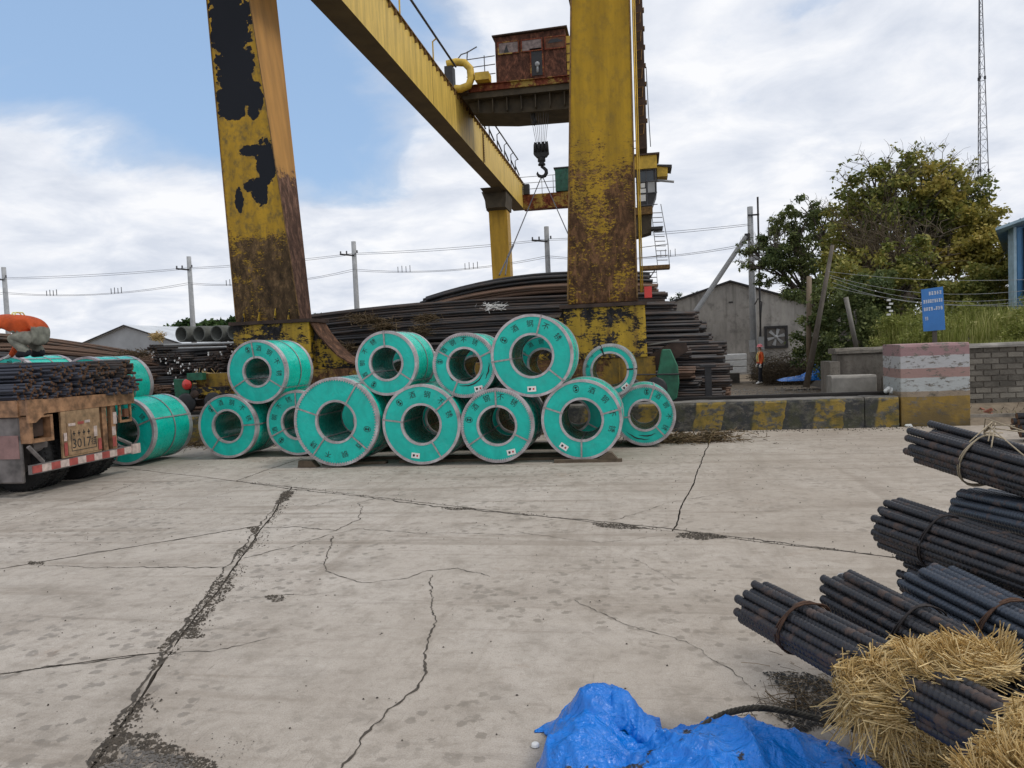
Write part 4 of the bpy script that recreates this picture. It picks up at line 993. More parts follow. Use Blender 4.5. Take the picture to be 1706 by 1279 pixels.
        m.add([o_+tr*(x*q*.9)+e*(y*q)+Vector((0, -.0005, 0)) for x, y in S], [list(range(len(S)))])
        m.build('emblem', 'ink', t)
    if paper is not None:
        a, fr_, rz = paper; a = R(a); e = Vector((math.cos(a), 0, math.sin(a))); o_ = c+e*(Ri+(Ro-Ri)*fr_)+Vector((0, -.011, 0)); rz = R(rz)
        tr = Vector((math.cos(rz), 0, math.sin(rz))); uu = Vector((-math.sin(rz), 0, math.cos(rz))); w, h = .068, .042
        m = MB(); m.hexa([o_+tr*x*w+uu*z*h+Vector((0, y, 0)) for y in (-.002, .002) for x, z in ((-1, -1), (1, -1), (1, 1), (-1, 1))]); pp = m.build('paper_label', 'paper', t)
        m = MB(); m.cur = 0
        for (x, z, a_, b_) in ((-.45, 0, .22, .45), (-.2, .1, .06, .25)): m.add([o_+tr*(x+sx*a_)*w+uu*(z+sz_*b_)*h+Vector((0, -.003, 0)) for sx, sz_ in ((-1, -1), (1, -1), (1, 1), (-1, 1))], [(0, 1, 2, 3)])
        m.cur = 1; m.add([o_+tr*(.42+sx*.2)*w+uu*(sz_*.35)*h+Vector((0, -.003, 0)) for sx, sz_ in ((-1, -1), (1, -1), (1, 1), (-1, 1))], [(0, 1, 2, 3)])
        m.build('label_print', ['ink', 'red_ink'], pp)
    if scuff:
        m = MB()
        for (ra, a0, a1) in scuff:
            n_ = 16; k0 = len(m.v)
            for i in range(n_+1):
                a = R(a0+(a1-a0)*i/n_); e = Vector((math.cos(a), 0, math.sin(a))); w = .010*math.sin(math.pi*i/n_)+.001; r_ = ra+.012*mnoise.noise(Vector((i*.4, ra*9, 0)))
                m.v += [c+e*(r_+w)+Vector((0, -.0095, 0)), c+e*(r_-w)+Vector((0, -.0095, 0))]
            for i in range(n_): m.f.append([k0+2*i, k0+2*i+1, k0+2*i+3, k0+2*i+2]); m.mi.append(0); m.sm.append(False)
        m.build('scuff_mark', 'ink', t)
    return t
def cpos(px, py, Y): q = at(px, py, Y=Y); return q.x, q.z
Zb = .035
def seat(a, b, Ro):
    """rest a coil of radius Ro on coils a and b: (x, z, R)"""
    (x1, z1, r1), (x2, z2, r2) = a, b; d1, d2 = r1+Ro, r2+Ro; dx, dz = x2-x1, z2-z1; D = math.hypot(dx, dz)
    D_ = min(D, d1+d2-.001); u = (d1*d1-d2*d2+D*D)/(2*D); h = math.sqrt(max(0, d1*d1-u*u)); ex, ez = dx/D, dz/D
    return x1+ex*u-ez*h, z1+ez*u+ex*h
low = {}
def lower(key, px, py, Y, Ro, Ri, label, **k):
    x, _ = cpos(px, py, Y); z = Zb+Ro; low[key] = (x, z, Ro); coil(label, x, z, Y, Ro, Ri, **k)
def upper(a, b, Y, Ro, Ri, label, **k):
    x, z = seat(low[a], low[b], Ro); coil(label, x, z, Y, Ro, Ri, **k); return x, z
lower('c2', 379.6, 712, 12.4, .575, .285, 'leftmost small green coil of the bottom row beside the kerb', th0=134, straps=(128, 232, 2))
lower('c3', 495, 705, 12.6, .585, .285, 'green coil of the bottom row half hidden behind the largest coil', th0=224, straps=(205, 90, -30))
lower('c4', 560, 707.6, 11.25, .712, .325, 'largest green coil of the bottom row, lettering below its bore', th0=-14, dth=-31, straps=(57, 160, 232, -42), crimp=True, L=1.0)
lower('c6', 702, 711.5, 11.3, .632, .308, 'green coil with white label, just right of the largest bottom coil', th0=134, straps=(172, 40, -60), paper=(-103, .62, -8))
lower('c8', 828, 713, 11.35, .578, .295, 'green bottom row coil with crimped rim between two smooth rimmed coils', th0=167, straps=(90, 213, -27), crimp=True, paper=(-63, .62, 12))
lower('c10', 969, 705, 11.5, .622, .318, 'smooth rimmed green bottom coil with white label at its lower left', th0=98, straps=(160, 14, -92), paper=(-125, .62, -35))
lower('c12', 1074, 693, 13.0, .525, .255, 'small green coil at the right end of the bottom row nearest the striped kerb', th0=83, straps=(70, 185, -48), crimp=True, scuff=((.36, -110, -60), (.42, -140, -80)))
upper('c2', 'c3', 12.45, .572, .255, 'green coil perched highest at the left end on two small coils', th0=111, straps=(98, 210, -32))
upper('c4', 'c6', 11.45, .515, .262, 'green coil resting between the largest coil and its right neighbour', th0=236, straps=(92, 212, -35))
upper('c6', 'c8', 11.5, .512, .265, 'green upper coil with crimped rim and black scuffs below its bore', th0=170, dth=-27, straps=(150, 25, 245), crimp=True, paper=(-60, .7, 10), scuff=((.33, -110, -20), (.40, -35, 5), (.30, 215, 235)))
upper('c8', 'c10', 11.45, .640, .325, 'large green upper coil with white label at its foot, centre of the upper row', th0=149, straps=(74, 187, -40), paper=(-92, .62, 2))
# the second row behind
low['c11b'] = None
for i, (px_, R_) in enumerate(((615, .57), (735, .57), (855, .57), (955, .56))):
    key = 'b%d' % i; x, _ = cpos(px_, 700, 12.95); low[key] = (x, Zb+R_, R_)
    coil('green coil of the second bottom row hidden behind the front coils', x, Zb+R_, 12.95, R_, .275, th0=120+30*i, straps=(90, 210, -30))
upper('b1', 'b2', 12.95, .50, .25, 'small green coil in the second upper row behind the crimped upper coil', th0=160, straps=(90, 210, -30))
x_, z_ = seat(low['b0'], low['b1'], .5)
coil('green second row coil glimpsed beside the left middle upper coil', x_, z_, 12.9, .50, .25, th0=120, straps=(90, 210, -30))
x_, z_ = seat(low['b2'], low['b3'], .50)
coil('small green coil seen through the bore of the large upper coil', x_, z_, 13.05, .50, .25, th0=150, straps=(150, 30, -60))
x_, z_ = seat(low['b3'], low['c12'], .455)
coil('thin ringed green upper coil with wide bore and black straps', x_, z_, 12.85, .455, .30, th0=225, straps=(108, 2), crimp=True, bstrap=True, L=1.0, paper=(-48, .55, 40))
# coils behind the trailer
xx, _ = cpos(207, 718, 11.75)
low['t1'] = (xx, Zb+.59, .59); coil('green coil on the ground partly behind the trailer bumper', xx, Zb+.59, 11.75, .59, .28, L=1.12, th0=150, straps=(20, 140, 250))
low['t2'] = (xx-1.62, Zb+.59, .59); coil('green coil on the ground hidden behind the trailer board', xx-1.62, Zb+.59, 11.8, .59, .28, th0=150, straps=(60, 180, -60))
low['t3'] = (xx-3.12, Zb+.59, .59); coil('green coil on the ground hidden behind the trailer tyre', xx-3.12, Zb+.59, 11.8, .59, .28, th0=150, straps=(60, 180, -60))
upper('t2', 't1', 11.9, .55, .26, 'green coil on top showing above the trailer bars right of the crouching worker', th0=150, straps=(60, 180, -60))
upper('t3', 't2', 11.9, .56, .26, 'green coil on top showing above the trailer bars under the crouching worker', th0=150, straps=(60, 180, -60))
# timbers under the front row
for i, (x0, x1, y) in enumerate(((-5.3, -4.2, 11.6), (-4.0, -.5, 11.75), (-1.4, -.35, 11.46), (-4.9, -.6, 12.15))):
    tb = thing('timber_bearer', ['short dark timber lying under the largest coil', 'long dark timber lying lengthwise under the front coils', 'dark timber poking out right of the front bottom coils', 'dark timber lying deep under the coil row'][i], 'timber', ((x0+x1)/2, y, 0))
    m = MB(); m.box((x0, y-.05, .0), (x1, y+.06, .045), Matrix.Rotation(R(1.5), 3, 'Z')); m.build('timber_body', 'pallet_wood', tb)
wd = thing('wood_wedge', 'small dark wedge pushed under the front coil row at its right end', 'wedge', (-.55, 11.5, 0))
m = MB(); m.prism([(-.72, .05), (-.42, .05), (-.50, .14), (-.55, .15)], 1, 11.42, 11.56); m.build('wedge_body', 'pallet_wood', wd)
wd = thing('wood_wedge', 'dark wooden chock at the left foot of the largest coil', 'wedge', (-5.5, 11.4, 0))
m = MB(); m.prism([(-5.62, .0), (-5.28, .0), (-5.38, .11), (-5.60, .12)], 1, 11.3, 11.45); m.build('wedge_body', 'pallet_wood', wd)
# ------------------------------------------------------------------ bundles of long bars
def hexpack(n, r, rr):
    pts = []
    k = int(math.sqrt(n))+3
    for i in range(-k, k+1):
        for j in range(-k, k+1):
            x = (i+(j % 2)*.5)*2.02*r; y = j*1.75*r; pts.append((math.hypot(x, y*1.15), x, y))
    pts.sort(); return [(x+rr.uniform(-.12, .12)*r, y+rr.uniform(-.12, .12)*r) for _, x, y in pts[:n]]
def bundle_mesh(n, r, L, seed, bend=lambda u: 0., seg=10, sides=5, jit=.06, squash=1., wave=.03):
    """bars along local +X from 0 to L"""
    rr = random.Random(seed); m = MB(); m.smooth = True
    for (y, z) in hexpack(n, r, rr):
        a = rr.uniform(-jit, jit); b = L+rr.uniform(-jit, jit); ph = rr.uniform(0, 6); pts = []
        for i in range(seg+1):
            u = i/seg; x = a+(b-a)*u
            pts.append((x, y+wave*.6*math.sin(3*u+ph), z*squash+bend(u)+wave*math.sin(2.4*u+ph*.6)*.5))
        m.cur = 0; m.tube(pts, r, sides, capmat=1)
    return m
def bundle(name, label, cat, group, loc, rz, mb, mats, ry=0.):
    k = len(mb.v)
    t = mb.build(name, mats); t.location = loc; t.rotation_euler = (0, ry, rz); return tag(t, label, cat, group)
def copy_thing(o, loc, rot=None, label=None, scale=None):
    c = o.copy(); COL.objects.link(c); c.location = loc
    if rot: c.rotation_euler = rot
    if scale: c.scale = scale
    if label: c['label'] = label
    for ch in o.children:
        d = ch.copy(); COL.objects.link(d); d.parent = c
    return c
# centre pile: layers of bundles lying along the yard
GP = 'long bar bundles in the centre pile behind the crane legs'
def pile_x_end(z):   # right hand ends step outwards towards the ground
    return [1.7, 1.7, 1.7, 1.4, 2.0, 2.1, 1.7, 1.65, 1.25, .75, .5, .3, .2][min(12, int(z/.30))]
rp_ = random.Random(21); k_ = 0
for lay in range(13):
    z = .2+lay*.285
    y0 = 18.1+lay*.16; deep = 2 if lay < 9 else (3 if lay < 11 else 4)
    xl = -15.5 if lay < 6 else (-13.5 if lay < 8 else (-9.6 if lay < 11 else -5.7))
    for d in range(deep):
        xr = pile_x_end(z)-.15*d+rp_.uniform(-.15, .15); x0 = xl+rp_.uniform(-.25, .25); L_ = xr-x0; top = lay/12
        hump = .05+.15*top if lay < 11 else .34
        def bend(u, hump=hump, top=top): return -hump*(2*(u-.58))**2*(.55 if u > .58 else 1.)
        mb = bundle_mesh(13, .042, L_, 100+k_, bend, 12, 5, .12, .85, .05)
        brown = lay < 5 and rp_.random() < .35
        b = bundle('rebar_bundle', ('long dark bundle of steel bars low in the big centre pile' if lay < 5 else 'long dark bundle of steel bars halfway up the big centre pile' if lay < 9 else 'long dark bundle of steel bars near the crest of the big centre pile') if not brown else 'rust brown bundle of steel bars low in the big centre pile', 'bar bundle', GP if not brown else GP+', the rusty ones',
                   (x0, y0+d*.36+rp_.uniform(-.03, .03), z+rp_.uniform(-.02, .02)+ .02*top), 0, mb, ['bar_brown' if brown or rp_.random() < .08 else 'bar_dark', 'rust_end'])
        k_ += 1
# left pile: brownish bundles drooping towards their right ends
GL = 'drooping brown bar bundles in the pile behind the trailer'
lefts = [(-25, -11.9, .25, 18.6, .0), (-25, -12.2, .55, 18.8, .1), (-25, -13.0, .85, 18.9, .15), (-25, -12.6, 1.1, 19.2, .3), (-25, -13.6, 1.38, 19.5, .4), (-25, -13.4, 1.62, 19.8, .55), (-25, -14.6, 1.9, 20.1, .62), (-25, -14.2, 2.08, 20.5, .7), (-25, -15.6, 2.42, 20.7, .75), (-25, -15.2, 2.2, 21.0, .5), (-25, -13.9, 1.7, 20.2, .4), (-24.5, -11.4, .5, 18.2, 0.)]
for i, (x0, x1, z, y, dr) in enumerate(lefts):
    for d in range(2):
        L_ = x1-x0
        mb = bundle_mesh(14, .042, L_-.3*d, 300+i*2+d, lambda u, dr=dr: -dr*max(0, (u-.45)/.55)**1.4+dr*.6, 12, 5, .12, .8, .05)
        bundle('rebar_bundle', 'brown bar bundle drooping to the right in the pile behind the trailer', 'bar bundle', GL, (x0, y+d*.36, z), 0, mb, ['bar_brown' if (i+d) % 3 else 'bar_dark', 'rust_end'])
# bundles pointing at the camera, ends in view, some dabbed white
GE = 'bundles stacked with their sawn ends towards the camera'
def end_bundle(x, y, z, n, r, L, rz, whites, seed, mats):
    rr = random.Random(seed); m = MB(); m.smooth = True
    for (a, b) in hexpack(n, r, rr):
        m.cur = 0; y0 = rr.uniform(-.10, .10); m.tube([(a, y0, b), (a+rr.uniform(-.01, .01), L, b)], r, 6, capmat=2 if rr.random() < whites else 1)
    o = m.build('rebar_bundle', mats); o.location = (x, y, z); o.rotation_euler = (0, 0, rz); return o
k_ = 0
for row, (zz, xs_) in enumerate(((1.05, (-12.1, -11.75, -11.4, -11.05)), (1.35, (-12.6, -12.25, -11.9, -11.55, -11.2, -10.85)), (1.65, (-12.8, -12.45, -12.1, -11.75, -11.4, -11.0)), (1.93, (-13.3, -12.95, -12.6, -11.65, -11.3, -10.95)), (2.2, (-13.5, -11.15, -10.8, -10.4)), (2.45, (-10.75, -10.4)))):
    for x in xs_:
        o = end_bundle(x, 18.4+row*.08, zz, 17, .033, 3.5, R(-14), .16 if k_ % 3 else .26, 400+k_, ['bar_dark', 'dark_rust', 'white_end']); k_ += 1
        tag(o, 'dark bar bundle seen end on, white dabs on some ends, left of crane leg', 'bar bundle', GE)
for i, (x, z) in enumerate(((-13.9, .75), (-13.5, .78), (-13.1, .74), (-13.75, 1.1), (-13.35, 1.12), (-12.95, 1.08), (-14.1, 1.4), (-13.6, 1.42))):
    o = end_bundle(x, 18.2, z, 26, .028, 3.0, R(-14), .0, 500+i, ['bar_brown', 'rust_end', 'white_end'])
    tag(o, 'rusty brown bar bundle seen end on, low in the pile right of the trailer', 'bar bundle', 'rusty bundles seen end on')
# dunnage under them
for i in range(5):
    x = -13.9+i*.85; tb = thing('support_beam', 'dark timber beam holding up the end on bundles', 'timber', (x, 18.6, 0), group='timbers under the end on bundles'); m = MB(); m.box((x-.1, 18.3, 0), (x+.1, 21, .62)); m.build('beam_body', 'dark_rust', tb)
# four wide pipes on top
pp_px = ((302, 556.5), (331.5, 556), (361, 555), (389, 553))
for i, (a, b) in enumerate(pp_px):
    q = at(a, b, Y=18.9); p = thing('steel_pipe', ['leftmost of the four wide dark pipes on the bar stack', 'second from left of the four wide dark pipes on the bar stack', 'third from left of the four wide dark pipes on the bar stack', 'rightmost of the four wide pipes, tight against the crane leg'][i], 'pipe', q, R(-12), group='wide pipes lying on the bar stack')
    m = MB(); m.smooth = True; m.lathe((0, 0, 0), [(.185, 0), (.222, 0), (.222, 3.2), (.185, 3.2)], 32, closed=True); m.build('pipe_shell', 'pipe_grey', p, local=True)
# pale batten and spacers
bt = thing('spacer_bar', 'pale grey spacer bar lying below the four wide pipes', 'bar', (-12, 18.5, 2.28)); m = MB(); m.tube([(-12.9, 18.45, 2.31), (-10.4, 18.5, 2.28)], .03, 5); m.tube([(-12.4, 18.35, 2.20), (-11.0, 18.4, 2.18)], .025, 5); m.build('bar_body', 'pole_concrete', bt)
# upright post holding the right hand pile and stub bundles at its foot
pst = thing('steel_post', 'dark steel stanchion standing in front of the right end of the pile', 'post', (1.42, 16.9, 0)); m = MB(); m.box((1.36, 16.85, 0), (1.50, 16.97, 1.22)); m.box((1.26, 16.83, 1.221), (1.60, 16.99, 1.27)); m.build('post_body', 'dark_metal', pst)
for i, (x0, x1, y, z) in enumerate(((.6, 1.72, 17.3, .30), (.6, 1.78, 17.3, .58), (.5, 1.3, 17.5, .84), (.6, 1.15, 17.3, 1.10), (1.0, 2.05, 18.2, 1.12), (1.1, 2.0, 18.0, .84), (.9, 2.0, 18.2, .56), (.3, 1.1, 17.8, 1.55))):
    mb = bundle_mesh(19, .034, x1-x0, 600+i, lambda u: 0, 3, 5, .06, .9, .01)
    bundle('rebar_bundle', 'short bar bundle stacked at the right hand end of the centre pile', 'bar bundle', 'short bundles at the right end of the pile', (x0, y, z), 0, mb, ['bar_dark' if i % 3 else 'bar_brown', 'rust_end'])
# tufts of straw caught on the pile, and a torn pale wrapper
for i, (a, b, w, h, Y, mt) in enumerate(((622, 534, .5, .06, 19.0, 'straw_dirty'), (600, 528, .3, .04, 19.3, 'straw_dirty'), (710, 530, .22, .06, 18.9, 'straw_dirty'), (700, 551, .2, .09, 18.6, 'straw_dirty'), (575, 580, .3, .10, 18.3, 'straw_dirty'), (640, 545, .25, .06, 18.6, 'straw_dirty'), (822, 510, .3, .07, 18.7, 'white_paint'), (345, 630, .25, .1, 18.1, 'straw_near'), (262, 560, .12, .06, 18.5, 'straw_near'), (225, 590, .5, .06, 18.4, 'straw_dirty'), (960, 527, .3, .06, 18.4, 'straw_dirty'))):
    q = at(a, b, Y=Y-.22); m = MB(); r_ = random.Random(i)
    def f(q=q, w=w, h=h, r_=r_): return Vector((q.x+r_.gauss(0, w*.6), q.y+r_.gauss(0, .05), q.z+r_.gauss(0, h*.7))), Vector((r_.gauss(0, 1.6), r_.gauss(0, .3), r_.gauss(0, .5)))
    stalks(m, 170 if mt != 'white_paint' else 40, f, (.10, .35), .007, r_=r_)
    o = m.build('straw_tuft', mt)
    if mt == 'white_paint': tag(o, 'torn pale wrapping shreds caught high in the middle of the bar pile', 'wrapping')
    else: tag(o, 'tuft of dry brown straw caught between the stacked bars', 'straw', 'straw tufts on the bar piles')
# small stack of pale blocks by the yard wall
for i, (x, z) in enumerate(((4.1, .0), (4.1, .33), (4.12, .66))):
    q = at(1226, 621-i*11, Y=36); t = thing('stone_block', ['bottom', 'middle', 'top'][i]+' pale block of the small stack left of the standing worker', 'block', (q.x, 36, q.z-.02)); m = MB(); m.box((q.x-.50, 36, q.z-.02), (q.x+.50, 36.6, q.z+.27)); bevel(m.build('block_body', 'white_paint' if i < 3 else 'concrete', t), .03)
t = thing('concrete_slab', 'low dark slab wall behind the pale block stack', 'slab wall', (2.5, 37, -.3)); m = MB(); m.box((1.6, 37, -.4), (4.6, 37.4, .55)); m.build('slab_body', 'dark_concrete', t)
t = thing('steel_box', 'dark rusty steel box left of the pale block stack', 'box', (2.9, 36, -.3)); m = MB(); m.box((2.4, 35.2, -.3), (3.6, 36, 1.05)); m.build('box_body', 'dark_concrete', t); m = MB(); m.box((2.36, 35.16, 1.05), (3.64, 36, 1.13)); m.build('box_lid', 'rust', t)

# ------------------------------------------------------------------ trailer with bars
tr = thing('flatbed_trailer', 'brown flatbed trailer rear loaded with steel bars at the left edge', 'trailer', (-8.4, 10.1, 0))
XR = -8.42; YN, YF = 8.96, 11.16
def rp(px_, py_):      # point of the trailer's rear face
    return at(px_, py_, X=XR)
m = MB(); m.box((XR-.14, YN, 1.16), (XR, YF, 1.36)); m.build('rear_beam', 'trailer_brown', tr)
m = MB(); m.box((-17, YN-.02, 1.14), (XR-.142, YN+.12, 1.37)); m.build('side_rail', 'trailer_brown', tr)
m = MB(); m.box((-17, YF-.1, 1.14), (XR-.142, YF+.02, 1.37)); m.build('side_rail', 'trailer_brown', tr)
m = MB(); m.box((-17, YN+.122, 1.28), (XR-.142, YF-.102, 1.36)); m.build('deck', 'dark_rust', tr)
for y in (9.5, 10.5): box_part('chassis_beam', (-17, y, .85), (XR-.3, y+.15, 1.278), 'dark_rust', tr)
m = MB(); m.prism([(YN-.03, 1.375), (YN+.25, 1.375), (YN+.25, 1.15), (YN+.1, 1.05), (YN-.03, 1.05)], 0, XR, XR+.03); m.build('corner_plate', 'trailer_brown', tr)
bp = box_part('plate_board', (XR-.03, 9.54, .47), (XR, 10.33, 1.155), 'trailer_panel', tr)
box_part('inner_plate', (XR+.002, 9.64, .50), (XR+.012, 10.24, .98), 'trailer_panel', bp)
m = MB()
for ys, z, sz in ((9.80, .655, .22), (9.885, .655, .22), (9.97, .655, .22), (10.04, .655, .22), (10.15, .655, .17)):
    pass
yy = 9.76
for ch in '3017挂':
    put_text(m, ch, Vector((XR+.0145, yy, .66)), Vector((0, 1, 0)), Vector((0, 0, 1)), .20 if ch != '挂' else .13); yy += .10
for k in range(4):     # worn upper row, only smudges left
    y0 = 9.74+k*.1; m.box((XR+.013, y0, .80), (XR+.0145, y0+.05, .82)); m.box((XR+.013, y0+.015, .77), (XR+.0145, y0+.03, .85))
m.build('number', 'ink', bp)
m = MB(); 
for (a, b, c, d) in ((9.70, .55, 9.71, .88), (10.20, .55, 10.21, .80), (9.71, .55, 10.2, .56)): m.box((XR+.013, a, b), (XR+.0145, c, d))
m.build('number_frame', 'ink', bp)
for (y0, z0, y1, z1, mt) in ((9.66, .93, 9.80, .97, 'white_tape'), (9.85, .94, 9.97, .98, 'red_tape'), (9.99, .95, 10.10, .99, 'white_tape'), (9.56, .72, 9.62, .84, 'white_tape'), (9.56, .50, 9.62, .70, 'red_tape'), (10.17, .72, 10.24, .88, 'white_tape'), (10.25, .50, 10.32, .68, 'red_tape')):
    box_part('tape', (XR+.013, y0, z0), (XR+.017, y1, z1), mt, bp)
m = MB(); a, b, c, d = 9.0, 9.42, .76, 1.14
m.box((XR-.25, a, c), (XR-.02, b, c+.05)); m.box((XR-.25, a, d-.03), (XR-.02, b, d)); m.box((XR-.25, a, c+.052), (XR-.02, a+.05, d-.032)); m.box((XR-.25, b-.05, c+.052), (XR-.02, b, d-.032)); m.build('lamp_frame', 'trailer_brown', tr)
box_part('tail_lamp', (XR-.20, 9.08, .84), (XR-.12, 9.34, 1.08), 'dark_rust', tr)
for y0 in (10.42, 10.62): box_part('upright', (XR-.1, y0, .46), (XR-.03, y0+.10, 1.155), 'trailer_brown', tr)
for (y0, z0, z1, mt) in ((10.66, .86, 1.05, 'white_tape'), (10.62, .68, .82, 'white_tape'), (10.62, .50, .66, 'red_tape')): box_part('tape', (XR-.028, y0, z0), (XR-.022, y0+.08, z1), mt, tr)
m = MB(); m.box((XR-.08, 10.85, .86), (XR-.05, 11.14, .90)); m.box((XR-.08, 11.10, .902), (XR-.05, 11.14, 1.155)); m.box((XR-.08, 10.85, .902), (XR-.05, 10.89, 1.155)); m.build('side_frame', 'trailer_brown', tr)
box_part('hanging_lamp', (XR-.07, 10.93, .95), (XR-.02, 11.03, 1.08), 'rust', tr)
m = MB(); m.smooth = True
for i in range(3): m.tube([(XR-.1, 10.74+i*.03, 1.16), (XR-.08, 10.78+i*.02, .9), (XR-.1, 10.76+i*.03, .72)], .012, 5)
m.build('air_hose', 'black', tr)
bu = box_part('bumper', (XR-.05, 8.95, .33), (XR+.0, 11.19, .46), 'trailer_grey', tr)
for i in range(13):
    y0 = 8.965+i*.170; o = box_part('tape', (XR+.002, y0, .345), (XR+.006, y0+.168, .447), 'red_tape' if i % 2 == 0 else 'white_tape', bu)
box_part('bumper_end', (XR+.002, 11.0, .32), (XR+.03, 11.2, .48), 'white_tape', bu)
m = MB(); m.tube([(XR-.05, 8.98, .72), (XR-.03, 9.2, .47)], .03, 5); m.build('brace', 'trailer_grey', tr)
m = MB(); m.tube([(XR-.05, 10.75, .62), (XR-.03, 11.05, .48)], .03, 5); m.build('brace', 'trailer_grey', tr)
def tyre(x, y, w):
    t_ = MB(); t_.smooth = True; t_.lathe((x, y, .50), [(.28, 0), (.44, 0), (.49, .03), (.50, .07), (.50, w-.07), (.49, w-.03), (.44, w), (.28, w)], 48); o = t_.build('tyre', 'tyre', tr)
    m = MB(); m.smooth = True; m.lathe((x, y, .50), [(.01, .10), (.12, .08), (.20, .10), (.27, .02), (.28, .0)], 32); m.build('rim', 'trailer_grey', o)
    m = MB()
    for i in range(44):
        a = 2*math.pi*i/44; e = Vector((math.cos(a), 0, math.sin(a))); q = Vector((-math.sin(a), 0, math.cos(a))); c0 = Vector((x, y, .5))
        for (ya, yb) in ((.03, .10), (w-.10, w-.03)):
            m.hexa([c0+e*r_+q*s_*.018+Vector((0, y_, 0)) for y_ in (ya, yb) for (r_, s_) in ((.49, -1), (.512, -1), (.512, 1), (.49, 1))])
    m.build('tread', 'tyre', o)['kind'] = 'stuff'
for xx_ in (-9.12, -10.5): 
    for yy_ in (9.40, 9.70, 10.4, 10.7): tyre(xx_, yy_, .27)
box_part('axle', (-9.18, 9.5, .44), (-9.06, 10.9, .56), 'dark_metal', tr); box_part('axle', (-10.56, 9.5, .44), (-10.44, 10.9, .56), 'dark_metal', tr)
m = MB(); m.box((-11.2, 8.985, .20), (-8.60, 9.05, 1.135)); tb_ = m.build('side_guard', 'trailer_grey', tr); bevel(tb_, .02)
simple('faded_red', (.26, .15, .14), .6); box_part('red_panel', (-11.2, 8.972, .55), (-8.62, 8.982, .88), 'faded_red', tb_)
m = MB(); m.tube([(XR-.35, 9.3, .7), (XR-.3, 9.5, .72)], .12, 12); m.build('air_tank', 'trailer_grey', tr)
# bar bundles on the deck
GT = 'bar bundles loaded on the trailer'
lay = [(9.16, 1.53, -8.62), (9.5, 1.53, -8.55), (9.86, 1.54, -8.50), (10.22, 1.54, -8.45), (10.58, 1.54, -8.35), (10.93, 1.54, -8.30), (9.32, 1.79, -8.70), (9.68, 1.80, -8.48), (10.04, 1.80, -8.40), (10.40, 1.80, -8.36), (10.76, 1.80, -8.25)]
lb = ['nearest bottom bundle', 'second bottom bundle', 'third bottom bundle', 'fourth bottom bundle', 'fifth bottom bundle', 'farthest bottom bundle', 'nearest top bundle', 'second top bundle', 'middle top bundle', 'fourth top bundle', 'farthest top bundle']
for i, (y, z, x1) in enumerate(lay):
    mb = bundle_mesh(44, .0235, 8.2, 700+i, lambda u: .06*math.sin(u*5), 8, 5, .10, .95, .03)
    b = bundle('rebar_bundle', lb[i]+' of thin dark bars lying on the trailer deck', 'bar bundle', GT, (x1-8.2, y, z), 0, mb, ['bar_blue' if i < 9 else 'bar_dark', 'rust_end'])
    for xo in (6.1, 3.2):
        m = MB(); ring = [(xo+.12*math.sin(a), .185*math.cos(a), .165*math.sin(a)+.06*math.sin(xo/8.2*5)) for a in [2*math.pi*j/14 for j in range(15)]]; m.tube(ring, .006, 4); m.build('tie_wire', 'pole_concrete', b, local=True)

# ------------------------------------------------------------------ people
def figure(name, parent, verts, edges, root, cols, mats, levels=2, hem=None):
    """verts: name -> (pos, (rx, ry)); one continuous skinned body; faces take the clothing of the nearest joint"""
    keys = list(verts); me = bpy.data.meshes.new(name); me.from_pydata([verts[k][0] for k in keys], [(keys.index(a), keys.index(b)) for a, b in edges], [])
    o = bpy.data.objects.new(name, me); COL.objects.link(o)
    sk = o.modifiers.new('skin', 'SKIN'); sk.use_smooth_shade = True
    for i, k in enumerate(keys):
        r_ = verts[k][1]; me.skin_vertices[0].data[i].radius = r_ if isinstance(r_, tuple) else (r_, r_); me.skin_vertices[0].data[i].use_root = (k == root)
    sb = o.modifiers.new('sub', 'SUBSURF'); sb.levels = levels; sb.render_levels = levels
    dg = bpy.context.evaluated_depsgraph_get(); me2 = bpy.data.meshes.new_from_object(o.evaluated_get(dg)); me2.name = name
    COL.objects.unlink(o); bpy.data.objects.remove(o)
    for m_ in mats: me2.materials.append(M[m_])
    seg = [(Vector(verts[a][0]), Vector(verts[b][0]), cols.get((a, b), cols.get((b, a), 0))) for a, b in edges]
    for p in me2.polygons:
        c = p.center; best = 1e9
        for a, b, mi in seg:
            d = b-a; t = max(0, min(1, (c-a).dot(d)/max(1e-9, d.dot(d)))); q = (c-a-d*t).length
            if q < best: best = q; bi = mi
        if hem and bi in (1, 2): bi = hem(c, bi)
        p.material_index = bi; p.use_smooth = True
    o2 = bpy.data.objects.new(name, me2); COL.objects.link(o2); o2.parent = parent; return o2
# worker standing in the distance
pw = at(1268, 641, z=-.25); wk = thing('person', 'worker in orange jacket and pink helmet standing alone by the concrete pole', 'person', (pw.x, pw.y, -.22), R(100))
V = {'pelvis': ((0, 0, .93), (.15, .11)), 'waist': ((0, 0, 1.07), (.14, .10)), 'chest': ((0, .01, 1.28), (.17, .115)), 'neck0': ((0, .0, 1.43), (.09, .08)), 'neck': ((0, .01, 1.50), .055), 'head': ((0, .02, 1.60), (.078, .095)), 'crown': ((0, .01, 1.69), (.06, .075)),
     'nose': ((0, .105, 1.59), .014)}
E_ = [('pelvis', 'waist'), ('waist', 'chest'), ('chest', 'neck0'), ('neck0', 'neck'), ('neck', 'head'), ('head', 'crown'), ('head', 'nose')]
CO_ = {('pelvis', 'waist'): 1, ('waist', 'chest'): 1, ('chest', 'neck0'): 1, ('neck0', 'neck'): 0, ('neck', 'head'): 0, ('head', 'crown'): 0, ('head', 'nose'): 0}
